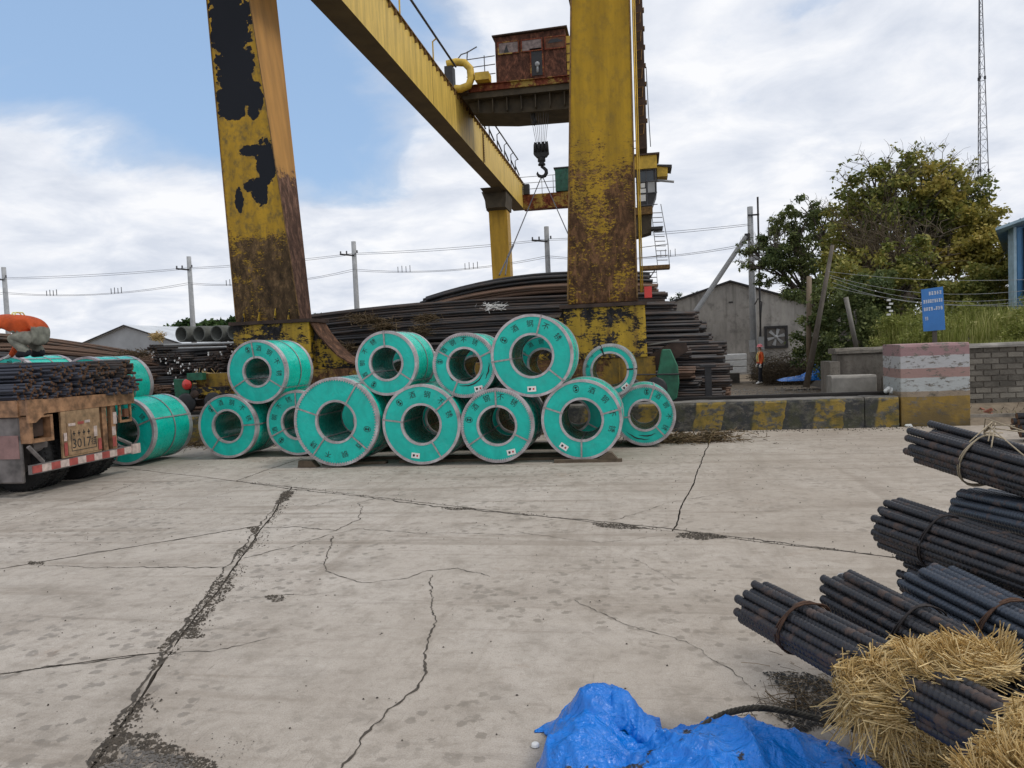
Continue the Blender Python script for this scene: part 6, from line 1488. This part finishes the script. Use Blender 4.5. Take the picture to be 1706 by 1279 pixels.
# hillside behind the wall with reeds and scrub
def hz(x, y):
    u = min(1, max(0, (x-5.2-.12*max(0, y-18.5))/1.6)); u = u*u*(3-2*u)
    return -.4+u*(1.6+min(4.2, max(0, (x-6.0))*.05+max(0, y-19)*.075*min(1, max(0, (x-5)/4))))
hl = MB(); nx, ny = 40, 24; vs = []
for j in range(ny+1):
    for i in range(nx+1):
        x = 4.9+i*.65; y = 18.3+j*.62; z = hz(x, y)+.12*fbm(x*.35, y*.35)
        vs.append((x, y, z))
hl.smooth = True; hl.add(vs, [(j*(nx+1)+i, j*(nx+1)+i+1, (j+1)*(nx+1)+i+1, (j+1)*(nx+1)+i) for j in range(ny) for i in range(nx)]); struct(hl.build('hillside', 'dark_dirt'))
def blades(m, base, h, w, r_, lean=.35):
    d = Vector((r_.gauss(0, 1), r_.gauss(0, 1), 0)); d = d.normalized()*lean*h*r_.random(); q = Vector((r_.gauss(0, 1), r_.gauss(0, 1), 0)).normalized()*w
    k0 = len(m.v); m.v += [base-q*.5, base+q*.5, base+d*.35+Vector((0, 0, h*.55))+q*.5, base+d*.35+Vector((0, 0, h*.55))-q*.5, base+d+Vector((0, 0, h*.88))]
    m.f += [[k0, k0+1, k0+2, k0+3], [k0+3, k0+2, k0+4]]; m.mi += [0, 0]; m.sm += [False, False]
def patch(name, label, cat, xr, yr, n, h, w, mat, seed, zf, lean=.35):
    r_ = random.Random(seed); m = MB()
    for i in range(n):
        x = r_.uniform(*xr); y = r_.uniform(*yr); dn = mnoise.noise(Vector((x*.9, y*.9, seed)))
        if dn < -.25 and r_.random() < .7: continue
        blades(m, Vector((x, y, zf(x, y))), h*(.55+.9*r_.random()**2+.3*dn), w*r_.uniform(.6, 1.3), r_, lean)
    return tag(m.build(name, mat), label, cat, kind='stuff')
patch('reeds', 'tall yellow green reeds growing on the slope behind the blue sign', 'reeds', (6.9, 13.5), (20.0, 26), 8000, .75, .020, 'reed', 5, hz)
patch('scrub_grass', 'rough low grass on top of the bank behind the wall', 'grass', (6.0, 10.5), (18.3, 20.5), 6500, .22, .012, 'reed', 6, hz)
patch('yard_weeds', 'sparse green weeds between rail and worker', 'weeds', (1.8, 5.2), (16.5, 22), 3800, .10, .012, 'reed', 7, lambda x, y: .30 if y < 16.6 else max(-.12, .30-(y-16.4)*.05))
patch('wall_weeds', 'green weeds at the foot of the block wall', 'weeds', (6.2, 9.2), (15.9, 16.5), 1500, .16, .010, 'reed', 8, lambda x, y: .02)
r_ = random.Random(77); m = MB(); leaves(m, [(Vector((x, y, z)), rr, 1) for x, y, z, rr in [(r_.uniform(5.9, 8.6), r_.uniform(25, 29), r_.uniform(.8, 3.6), r_.uniform(.5, .9)) for _ in range(26)]], 19000, .12, r_, up=.1)
tag(m.build('scrub', 'leaf_dark'), 'dark leafy scrub crowding the tree foot behind the concrete wall', 'bushes', kind='stuff')
r_ = random.Random(178); m = MB(); lb_ = []
for _ in range(60):
    x = r_.uniform(6.9, 12.5); y = r_.uniform(19.2, 25); rr = r_.uniform(.25, .6); lb_.append((Vector((x, y, hz(x, y)+rr*r_.uniform(.3, 1.1))), rr, 1))
leaves(m, lb_, 26000, .095, r_, up=.0, asp=.28); tag(m.build('wild_bushes', 'reed'), 'pale yellow green bushes on the bank around the blue sign', 'bushes', kind='stuff')
r_ = random.Random(78); m = MB(); leaves(m, [(Vector((x, y, z)), rr, 1) for x, y, z, rr in [(r_.uniform(6.8, 15.5), r_.uniform(27, 30), r_.uniform(1.8, 4.4), r_.uniform(.6, 1.1)) for _ in range(44)]], 26000, .15, r_, up=.2)
tag(m.build('thicket', 'leaf_main'), 'green thicket filling the slope under the large tree', 'thicket', kind='stuff')
r_ = random.Random(79); m = MB(); leaves(m, [(Vector((x, y, z)), rr, 1) for x, y, z, rr in [(r_.uniform(7.9, 13), r_.uniform(32, 38), r_.uniform(.3, 3.8), r_.uniform(.8, 1.2)) for _ in range(30)]], 16000, .18, r_, up=.2)
tag(m.build('thicket', 'leaf_dark'), 'dark thicket in shade right of the wall fan', 'thicket', kind='stuff')
# brush heaps of dead twigs by the worker
m = MB(); r_ = random.Random(90)
def fb_():
    x = r_.uniform(5.3, 9.0); y = r_.uniform(34, 38); return Vector((x, y, -.2+abs(r_.gauss(0, .45)))), Vector((r_.gauss(0, 1), r_.gauss(0, .6), r_.gauss(0, .7)))
stalks(m, 2600, fb_, (.3, 1.0), .012, r_=r_, curve=.25); tag(m.build('brushwood', 'dry_twig'), 'heap of dead grey brushwood behind the standing worker', 'brushwood', kind='stuff')
m = MB(); r_ = random.Random(91)
def fb2():
    x = r_.uniform(6.3, 9.5); y = r_.uniform(16.0, 16.5); return Vector((x, y, .03+abs(r_.gauss(0, .05)))), Vector((r_.gauss(0, 1), r_.gauss(0, .5), r_.gauss(0, .3)))
stalks(m, 500, fb2, (.2, .6), .006, r_=r_, curve=.3); tag(m.build('dead_twigs', 'dry_twig'), 'dead grey twigs lying at the foot of the block wall', 'twigs', kind='stuff')
r_ = random.Random(92)
for i in range(11):
    x = 6.35+r_.uniform(0, .5); y = 16.0+r_.uniform(-.1, .25); z = .04+.07*(i % 3)
    t = piece('brick', bm_[i % 3], None, (x, y, z), (r_.uniform(-.4, .4), r_.uniform(-.5, .5), r_.uniform(0, 3)), (.75, 1.6, .55)); 
    t.data = t.data.copy(); t.data.materials[0] = M['brick_red']; tag(t, 'loose red brick in the small heap right of the striped pillar', 'brick', 'loose red bricks by the pillar')
m = MB(); r_ = random.Random(93)
for i in range(700):
    x = r_.uniform(1.6, 6); y = r_.uniform(16.4, 30); z = (.30 if y < 16.6 else max(-.14, .30-(y-16.4)*.05)); s_ = r_.uniform(.015, .06)
    m.add([(x-s_, y, z), (x+s_, y-s_*.4, z), (x+s_*.3, y+s_, z), (x, y, z+s_*.9)], [(0, 1, 3), (1, 2, 3), (2, 0, 3)])
tag(m.build('rubble', 'concrete'), 'small stones strewn over the soil between rail and worker', 'rubble', kind='stuff')

# ------------------------------------------------------------------ far blue tarp
def cloth_heap(name, label, pts, hfun, res, mat, extra=None):
    pass
t = thing('blue_tarp', 'small crumpled bright blue tarp lying beyond the leaning post', 'tarp', at(1340, 632, Y=30))
m = MB(); m.smooth = True; c0 = at(1340, 630, Y=30); nx, ny = 46, 22; vs = []
for j in range(ny+1):
    for i in range(nx+1):
        u = i/nx*2-1; v = j/ny*2-1; x = c0.x+u*.95; y = 30+v*.6
        e = max(0, 1-abs(v)**3)*max(0, 1-abs(u)**4); h = (.16+.52*math.exp(-((u-.55)/.35)**2))*e*(.75+.5*fbm(x*3, y*3, 1)+.25*abs(fbm(x*8, y*8, 2)))
        vs.append((x+.05*fbm(x*4, y*4, 5), y, c0.z-.06+max(0, h)))
m.add(vs, [(j*(nx+1)+i, j*(nx+1)+i+1, (j+1)*(nx+1)+i+1, (j+1)*(nx+1)+i) for j in range(ny) for i in range(nx)]); m.build('sheet', 'tarp_blue', t)

# ------------------------------------------------------------------ foreground: thick ribbed bars in tied bundles
def rib_bar(m, a, b, r, r_, sides=12, ribstep=.018, sag=0.):
    """one ribbed bar: a tube whose radius rises at every rib, slanted"""
    a, b = Vector(a), Vector(b); L_ = (b-a).length; t = (b-a).normalized(); u = t.cross(Vector((0, 0, 1))).normalized(); w = t.cross(u)
    ph = r_.uniform(0, 6); n = int(L_/ribstep); k0 = len(m.v); rows = []
    st = [0.0]
    for i in range(n):
        s0 = (i+.15)*ribstep; st += [s0, s0+.0035, s0+.0080, s0+.0115]
    st = [s for s in st if s < L_]+[L_]
    for q, s in enumerate(st):
        rad = r
        kk = (q-1) % 4
        if 0 < q < len(st)-1 and kk in (1, 2): rad = r*1.115
        if q == 0: rad = r*.93
        c = a+t*s-Vector((0, 0, sag*math.sin(math.pi*min(1, s/L_))))
        for j in range(sides):
            an = 2*math.pi*j/sides; sl = .30*r*math.sin(an+ph)      # the ribs run slanted round the bar
            rr_ = rad if abs(math.sin((an+ph))) > .22 or kk not in (1, 2) else r*1.0
            m.v.append(c+(u*math.cos(an)+w*math.sin(an))*rr_+t*(sl if 0 < q < len(st)-1 else 0))
        rows.append(len(m.v)-sides)
    for q in range(len(rows)-1):
        for j in range(sides):
            m.f.append([rows[q]+j, rows[q]+(j+1) % sides, rows[q+1]+(j+1) % sides, rows[q+1]+j]); m.mi.append(0); m.sm.append(True)
    m.f.append([rows[0]+j for j in range(sides)][::-1]); m.mi.append(1); m.sm.append(False)
def label_rack(l, s): return 'timber rack under the '+('near' if s < 1 else 'far')+' end of '+' '.join(l.split()[:6])
def near_bundle(label, p1, d1, p2, d2, n, r, mat, seed, ext=.45, flat=1., stag=.05, ties=(), rot=0., lay=None):
    a = at(*p1, d=d1); b = at(*p2, d=d2); dr = (b-a).normalized(); end = a+dr*((b-a).length+ext); L_ = (end-a).length
    t = thing('rebar_bundle', label, 'bar bundle', a, group='ribbed bar bundles stacked at the right')
    u = dr.cross(Vector((0, 0, 1))).normalized(); w = u.cross(dr); r_ = random.Random(seed)
    pts = lay or [(x*1.0, y*flat) for x, y in hexpack(n, r*1.02, r_)]
    mx_ = max(math.hypot(x, y) for x, y in pts)
    for (x, y) in pts:
        o_ = u*x+w*y; m = MB(); s0 = r_.uniform(-stag, stag); f0 = r_.uniform(-.012, .012)
        rib_bar(m, a+o_*(1.08)+dr*s0, end+o_*.96+u*f0, r, r_, ribstep=.021)
        c0 = end+o_*.96+u*f0; hd = Vector((dr.x, dr.y, 0)).normalized(); fl = [c0-dr*.03, c0+hd*.25-Vector((0, 0, .012)), c0+hd*(3.6+s0*2)-Vector((0, 0, .012))]
        m.smooth = True; m.cur = 0; m.tube(fl, r, 8, capmat=1)
        m.build('bar', [mat, 'rust_end'], t)
    hd = Vector((dr.x, dr.y, 0)).normalized(); sd_ = Vector((-hd.y, hd.x, 0))
    for s in (.5, 3.0):
        q = end+hd*s; zu = q.z-mx_*(1 if flat >= 1 else flat)-r*2.2; hw = mx_+.05
        rk_ = thing('bar_rack', label_rack(label, s), 'rack', (q.x, q.y, 0), math.atan2(sd_.y, sd_.x), 'timber racks under the near bar bundles')
        m = MB(); m.box((-hw, -.05, zu-.08), (hw, .05, zu)); m.build('crossbeam', 'wood', rk_, local=True)
        if zu > .14:
            for sx_ in (-1, 1): m = MB(); m.box((sx_*hw-.04, -.04, 0), (sx_*hw+.04, .04, zu-.082)); m.build('leg', 'wood', rk_, local=True)
    for k, (s, mt, nn, sq) in enumerate(ties):
        for q in range(nn):
            m = MB(); m.smooth = True; ring = []
            for i in range(29):
                an = 2*math.pi*i/28; rr_ = mx_*.90+r*1.3+.004*q
                ring.append(a+dr*(s+.014*q+.03*math.sin(an+k)+.006*math.sin(3*an+q))+(u*math.cos(an)+w*math.sin(an)*flat)*rr_*(1+.02*math.sin(5*an+q)))
            m.tube(ring, .0042, 6); m.build('tie_wire', mt, t)
    return t, a, dr, u, w, mx_
simple('tie_rust', (.07, .035, .02), .8, .2, .5, 30); simple('tie_dark', (.025, .02, .02), .7, .3, .4, 30)
FB = {}
FB['A'] = near_bundle('topmost bundle of ribbed bars tied with a pale straw rope', (1552, 742), 3.95, (1706, 787), 3.35, 31, .0185, 'bar_near', 1, stag=.07, ties=((.36, 'rope', 2, 1),))
FB['B'] = near_bundle('ribbed bar bundle directly under the topmost straw tied one', (1622, 845), 3.75, (1706, 864), 3.35, 30, .0190, 'bar_near_blue', 2, stag=.05)
FB['C'] = near_bundle('dark ribbed bar bundle with a thin dark wire tie, left of the second highest', (1487, 872), 3.75, (1706, 950), 3.05, 36, .0180, 'bar_near', 3, stag=.04, ties=((.30, 'tie_dark', 2, 1),))
FB['D'] = near_bundle('shadowed ribbed bar bundle tucked under the dark wire tied one', (1522, 952), 3.65, (1706, 1012), 3.15, 26, .0180, 'bar_near', 4, stag=.06)
FB['E'] = near_bundle('bluish grey ribbed bar bundle with a red and white tag at its tip', (1548, 986), 3.25, (1706, 1066), 2.75, 37, .0190, 'bar_near_blue', 5, stag=.05, ties=((.42, 'tie_rust', 3, 1),))
FB['F'] = near_bundle('ribbed bar bundle with a clear plastic tag, between lowest and bluish bundles', (1405, 990), 3.3, (1560, 1072), 2.8, 33, .0175, 'bar_near', 6, ext=.75, stag=.05, ties=((.42, 'tie_dark', 2, 1),))
FB['G'] = near_bundle('lowest leftmost ribbed bar bundle running under the straw bale', (1268, 1008), 3.3, (1440, 1100), 2.72, 33, .0175, 'bar_near', 7, ext=1.0, stag=.05, ties=((.26, 'tie_rust', 3, 1),), flat=.9)
hq = at(1688, 706, d=11.8); mb = MB(); mb.smooth = True
for (a_, b_) in hexpack(14, .052, random.Random(8)): mb.tube([(random.Random(int(a_*900)).uniform(0, .2), a_, b_+.22), (4.5, a_, b_+.22)], .05, 10, capmat=1)
hb = mb.build('rebar_bundle', ['bar_near', 'rust_end']); hb.location = (hq.x, hq.y, .0); tag(hb, 'thick dark bars lying on the concrete at the right edge before the block wall', 'bar bundle')
# bearers that carry the near stack out of the frame's right
for i, (x, y, z1) in enumerate(((1.55, 1.55, .22), )):
    pass
# rope ends on the top bundle
_, a_, dr_, u_, w_, mxa = FB['A']
t = thing('straw_rope', 'pale straw rope knotted loosely over the topmost bar bundle', 'rope', a_+dr_*.36)
r_ = random.Random(12)
for i in range(7):
    c = a_+dr_*.36+w_*mxa*1.2; m = MB(); m.smooth = True; e1 = c+dr_*r_.uniform(.1, .5)+u_*r_.uniform(-.2, .25)+w_*r_.uniform(-.01, .14); e0 = c-u_*r_.uniform(.02, .12)-w_*r_.uniform(.0, .1); md_ = c+w_*r_.uniform(.02, .08)+u_*r_.uniform(-.03, .03)
    m.tube([e0, c, md_+dr_*.04, e1], .0032, 5); m.build('strand', 'rope', t)
m = MB(); m.smooth = True; c = a_+dr_*.34-u_*mxa*1.1; m.tube([a_+dr_*.36+w_*mxa*1.1, c+w_*.02, c-w_*.10, c-w_*.14+dr_*.08, c-w_*.17+dr_*.30], .003, 5); m.build('strand', 'rope', t)
# tags
def tagp(label, px_, py_, d, w, h, mats, rot):
    c = at(px_, py_, d=d); t = thing('plastic_tag', label, 'tag', c); m = MB(); X_ = cR*math.cos(rot)+cU*math.sin(rot); Y_ = -cR*math.sin(rot)+cU*math.cos(rot); nx, ny = 5, 4; vs = []
    for f_ in (0, .0012):
        for j in range(ny+1):
            for i in range(nx+1):
                u = i/nx-.5; v = j/ny-.5; vs.append(c+X_*u*w+Y_*v*h+fw*(f_+.012*math.sin(u*5+v*3)))
    K = (nx+1)*(ny+1); fs = []
    for k in range(2):
        for j in range(ny):
            for i in range(nx): b_ = k*K+j*(nx+1)+i; fs.append((b_, b_+1, b_+nx+2, b_+nx+1) if k == 0 else (b_, b_+nx+1, b_+nx+2, b_+1))
    m.add(vs, fs); m.build('tag_sheet', mats[0], t)
    m = MB()
    for v, u0, u1 in ((.25, -.35, .2), (.05, -.3, .3), (-.15, -.35, .1)): m.add([c+X_*u*w+Y_*vv*h-fw*.012 for u, vv in ((u0, v), (u1, v), (u1, v+.07), (u0, v+.07))], [(0, 1, 2, 3)])
    m.build('tag_print', mats[1], t)
tagp('crinkled clear white tag sticking up at the tip of a lower bundle', 1404, 966, 3.38, .042, .058, ('plastic_tag', 'pole_concrete'), .5)
tagp('white tag with red edge tied at the tip of the bluish bundle', 1556, 953, 3.42, .06, .05, ('plastic_tag', 'pole_concrete'), -.1)
c = at(1572, 946, d=3.41); t = thing('red_ribbon', 'small red ribbon beside the white tag on the bluish bundle', 'ribbon', c); m = MB(); m.hexa([c+cR*x+cU*z+fw*y for y in (0, .004) for x, z in ((-.02, -.012), (.028, -.022), (.024, -.006), (-.02, .008))]); m.build('ribbon_strip', 'red_tape', t)

# ------------------------------------------------------------------ straw wraps
def straw_bale(name, label, blobs, n, seed, mat='straw_near', core='straw_dirty', L=(.08, .26), main=None, hang=400, w=.0021):
    """blobs: (centre, (rx, ry, rz)) ellipsoids packed with stalks; a dark packed core behind them"""
    r_ = random.Random(seed); t = thing(name, label, 'straw', blobs[0][0]); m = MB(); main = Vector(main or (1, 0, 0)).normalized()
    def f():
        c, rad = blobs[r_.randrange(len(blobs))]
        d = Vector((r_.gauss(0, 1), r_.gauss(0, 1), r_.gauss(0, 1))).normalized(); k = r_.uniform(.84, 1.05)+(.10*r_.random() if r_.random() < .15 else 0)
        p = c+Vector((d.x*rad[0], d.y*rad[1], d.z*rad[2]))*k
        nr = Vector((d.x/rad[0], d.y/rad[1], d.z/rad[2])).normalized(); s = (main+Vector((r_.gauss(0, .30), r_.gauss(0, .17), r_.gauss(0, .13))))
        s = s-nr*s.dot(nr)
        if s.length < .4: s = s+Vector((.2, .35, -.6))*.6
        s = s.normalized()+nr*r_.gauss(0, .06); return p, s, nr*min(7.5, 1/max(.05, min(rad[0], rad[2]*1.6)))
    stalks(m, n, f, L, w, r_=r_, curve=.22)
    def g():
        c, rad = blobs[r_.choice((0, 0, 0, 1))]; an = r_.uniform(0, 6.28); p = c+Vector((rad[0]*.93*math.cos(an), rad[1]*.93*math.sin(an), -rad[2]*r_.uniform(.35, 1.0)-.02)); return p, Vector((math.cos(an)*.6+r_.gauss(0, .4), math.sin(an)*.6+r_.gauss(0, .4), -1.0+r_.gauss(0, .5)))
    stalks(m, hang, g, L, w*.9, r_=r_, curve=.3)
    s_ = m.build('straw_stalks', mat, t); s_['kind'] = 'stuff'
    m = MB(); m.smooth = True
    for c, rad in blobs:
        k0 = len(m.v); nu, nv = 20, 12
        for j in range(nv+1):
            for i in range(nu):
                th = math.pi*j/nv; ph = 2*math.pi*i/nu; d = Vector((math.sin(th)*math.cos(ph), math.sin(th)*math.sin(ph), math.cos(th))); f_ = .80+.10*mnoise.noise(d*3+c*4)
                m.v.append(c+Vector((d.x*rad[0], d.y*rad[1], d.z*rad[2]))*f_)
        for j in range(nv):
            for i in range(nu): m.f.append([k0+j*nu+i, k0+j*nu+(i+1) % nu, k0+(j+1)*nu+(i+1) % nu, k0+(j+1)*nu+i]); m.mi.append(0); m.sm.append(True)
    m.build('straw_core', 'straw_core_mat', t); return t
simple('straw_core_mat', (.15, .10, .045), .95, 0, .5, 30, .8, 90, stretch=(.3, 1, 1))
def B(px_, py_, d, rx, ry, rz): return (at(px_, py_, d=d), (rx, ry, rz))
straw_bale('straw_bale', 'loose golden straw bale wrapped over the lowest ribbed bars', [B(1458, 1142, 2.60, .105, .15, .095), B(1515, 1122, 2.55, .12, .15, .080), B(1575, 1106, 2.50, .11, .14, .050), B(1625, 1100, 2.46, .07, .10, .020), B(1480, 1165, 2.56, .08, .12, .065), B(1530, 1155, 2.50, .085, .11, .060)], 10500, 5, main=(.96, .17, -.12), hang=420, w=.0020)
straw_bale('straw_bale', 'golden straw bale cut off at the lower right corner', [B(1760, 1225, 1.98, .075, .12, .060), B(1725, 1272, 1.93, .075, .12, .042), B(1680, 1300, 1.95, .07, .1, .028), B(1750, 1275, 1.9, .08, .12, .045)], 5600, 6, main=(.9, .15, .22), hang=60, w=.0019)
def f2_(r):
    q = gp(r.uniform(1460, 1680), r.uniform(1215, 1300)); return q.x, q.y, 1
flat_straw(650, f2_, .004, .03, 'straw_near', 'spilled_straw', 'thin golden straw spilled on the concrete below the lower right bale', (.05, .2), .0028)
def f3_(r):
    q = gp(r.gauss(1350, 45), r.gauss(1165, 25)); return q.x, q.y, 1
flat_straw(260, f3_, .004, .02, 'straw_dirty', 'dark_fibres', 'dark oily fibres littering the stain beside the straw bale', (.04, .16), .0016)
# wire rope
t = thing('wire_rope', 'thick twisted steel wire rope curving from the tarp to the oil stain', 'rope', gp(1300, 1190).to_3d())
pth = [at(1150, 1226, d=3.05), at(1190, 1197, d=3.12), at(1225, 1184, d=3.22), at(1265, 1179, d=3.3), at(1310, 1185, d=3.36), at(1350, 1194, d=3.36), at(1400, 1206, d=3.3), at(1440, 1216, d=3.2)]
def smooth_path(p, n):
    out = []
    for i in range(len(p)-1):
        a, b, c, d = p[max(0, i-1)], p[i], p[i+1], p[min(len(p)-1, i+2)]
        for k in range(n):
            u = k/n; out.append(.5*((2*b)+(c-a)*u+(2*a-5*b+4*c-d)*u*u+(3*b-a-3*c+d)*u**3))
    out.append(p[-1]); return out
sp_ = smooth_path(pth, 12)
for k in range(5):
    m = MB(); m.smooth = True; P_ = []
    for i, c in enumerate(sp_):
        tn = (sp_[min(i+1, len(sp_)-1)]-sp_[max(0, i-1)]).normalized(); u = tn.cross(Vector((0, 0, 1))).normalized(); w = u.cross(tn); an = i*.55+k*2*math.pi/5; P_.append(c+(u*math.cos(an)+w*math.sin(an))*.0085)
    m.tube(P_, .0062, 6); m.build('rope_strand', 'steel_rope', t)
m = MB(); r_ = random.Random(2)
for i in range(26):
    c = sp_[r_.randrange(30, len(sp_)-1)]; e = c+Vector((r_.gauss(0, .09), r_.gauss(0, .07), r_.gauss(.0, .03))); m.tube([c, c.lerp(e, .5)+Vector((0, 0, .02)), e], .0012, 3)
m.build('frayed_wire', 'steel_rope', t)
# ------------------------------------------------------------------ the near blue tarp
tp = thing('blue_tarp', 'large shiny creased blue tarp heaped in the near foreground', 'tarp', gp(1180, 1290).to_3d())
O2 = gp(900, 1279); def_ = None
ax = (gp(1460, 1279)-gp(900, 1279)); LX = ax.length; ax.normalize(); ay = Vector((-ax.y, ax.x))
m = MB(); m.smooth = True; nx, ny = 300, 170; D0, D1 = -.95, .62; vs = []
def tarp_h(s, v):
    """s along the foreground in metres from the left edge, v away from the camera"""
    H = 0
    for (cs, cv, rs, rv, h) in ((.27, .12, .19, .24, .25), (.16, -.10, .20, .26, .19), (.40, .03, .16, .22, .10), (.80, -.16, .45, .27, .205), (1.12, -.25, .34, .22, .13), (.6, -.4, .5, .3, .16)):
        H = max(H, h*math.exp(-(((s-cs)/rs)**2+((v-cv)/rv)**2)*.9))+.18*min(H, h*math.exp(-(((s-cs)/rs)**2+((v-cv)/rv)**2)*.9))
    return H
for j in range(ny+1):
    for i in range(nx+1):
        s = -.06+(LX+.12)*i/nx; v = D0+(D1-D0)*j/ny
        # outline of the sheet on the ground
        top = .30+.10*math.sin(s*5)+.06*math.sin(s*13+1) if s < .55 else .17-.03*math.sin(s*7)-.20*max(0, s-.85)**1.2
        top = {True: top}.get(True); lft = .03*math.sin(v*9)
        vv = min(v, top+.015*mnoise.noise(Vector((s*22, 0, 0)))); ss = max(s, lft+.02*mnoise.noise(Vector((v*20, 3, 0)))); right = LX+.02-.35*max(0, vv)
        ss = min(ss, right)
        h = tarp_h(ss, vv); edge = min(1, max(0, (top-vv)/.10), 1)*min(1, max(0, (ss-lft)/.07))*min(1, max(0, (right-ss)/.10))
        p3 = Vector((ss*3.0, vv*3.0, 0)); ang = ss*2+vv*1.2
        r1 = 1-abs(mnoise.noise(Vector((ss*4.2+vv*2.1, vv*3.2-ss*1.5, 1)))) ; r2 = 1-abs(mnoise.noise(Vector((ss*9+vv*5, vv*8-ss*3, 4)))); r3 = 1-abs(mnoise.noise(Vector((ss*22+vv*9, vv*18-ss*6, 9))))
        z = h*(.30+.70*edge)+.040*edge*(r1**5)*(.3+h*4)+.013*edge*(r2**5)+.006*edge*r3**3+.020*edge*(1-abs(mnoise.noise(Vector((ss*2.4-vv*6.5, vv*1.2+ss*.6, 12)))))**9+.014*(1-edge)*abs(mnoise.noise(Vector((ss*12, vv*12, 3))))
        if s < -.03 or v > top+.0: z = z*.15
        q = O2+ax*ss+ay*vv; vs.append((q.x, q.y, max(.004, z)))
m.add(vs, [(j*(nx+1)+i, j*(nx+1)+i+1, (j+1)*(nx+1)+i+1, (j+1)*(nx+1)+i) for j in range(ny) for i in range(nx)])
sheet = m.build('sheet', 'tarp_blue', tp)
md = sheet.modifiers.new('thick', 'SOLIDIFY'); md.thickness = .0015; md.offset = 1
# standing fold at the left peak
m = MB(); m.smooth = True; pk = [at(975, 1172, d=3.28), at(1005, 1150, d=3.27), at(1030, 1144, d=3.25), at(1052, 1158, d=3.22), at(1070, 1183, d=3.2), at(1092, 1202, d=3.15)]
kp = smooth_path(pk, 8); ft = smooth_path([at(958, 1230, d=3.1), at(990, 1225, d=3.1), at(1035, 1215, d=3.08), at(1050, 1225, d=3.08), at(1062, 1235, d=3.07), at(1082, 1245, d=3.05)], 8)
K = len(kp); vs = []
for j in range(13):
    u = j/12
    for i in range(K):
        p = kp[i].lerp(ft[i], u); p = p-fw*(.05*math.sin(math.pi*u)+.012*mnoise.noise(Vector((i*.35, j*.25, 2))))+cU*(.01*mnoise.noise(Vector((i*.3, j*.3, 7)))); vs.append(p)
for i in range(K):       # back side falling behind
    vs.append(Vector((kp[i].x, kp[i].y, kp[i].z*.5))+Vector((-.02, .07, 0)))
for i in range(K): vs.append(Vector((kp[i].x, kp[i].y, .01))+Vector((-.03, .12, 0)))
fs = [(j*K+i, j*K+i+1, (j+1)*K+i+1, (j+1)*K+i) for j in range(12) for i in range(K-1)]
b0 = 13*K; fs += [(i, b0+i, b0+i+1, i+1) for i in range(K-1)]+[(b0+i, b0+K+i, b0+K+i+1, b0+i+1) for i in range(K-1)]
m.add(vs, fs); m.build('fold', 'tarp_blue', tp)
# small litter
for i, (a, b, lab, mt) in enumerate(((892, 1244, 'small white bottle cap lying left of the near tarp', 'white_paint'), )):
    q = gp(a, b); t = thing('bottle_cap', lab, 'cap', (q.x, q.y, 0)); m = MB(); m.smooth = True; m.lathe((q.x, q.y, .004), [(.001, .014), (.014, .014), (.018, .010), (.019, 0)], 18, 'Z'); m.build('cap_body', mt, t)
for i, (a, b) in enumerate(((1495, 709), (1512, 710))):
    q = gp(a, b); t = thing('crumpled_litter', ['left', 'right'][i]+' scrap of crumpled white litter at the foot of the striped pillar', 'litter', (q.x, q.y, 0)); m = MB(); r_ = random.Random(i)
    vs = [Vector((q.x+r_.uniform(-.08, .08), q.y-.06+r_.uniform(-.05, .03), r_.uniform(.0, .06))) for _ in range(12)]; m.add(vs, [(i_, (i_+1) % 12, (i_+5) % 12) for i_ in range(12)]); m.build('scrap', 'white_paint', t)
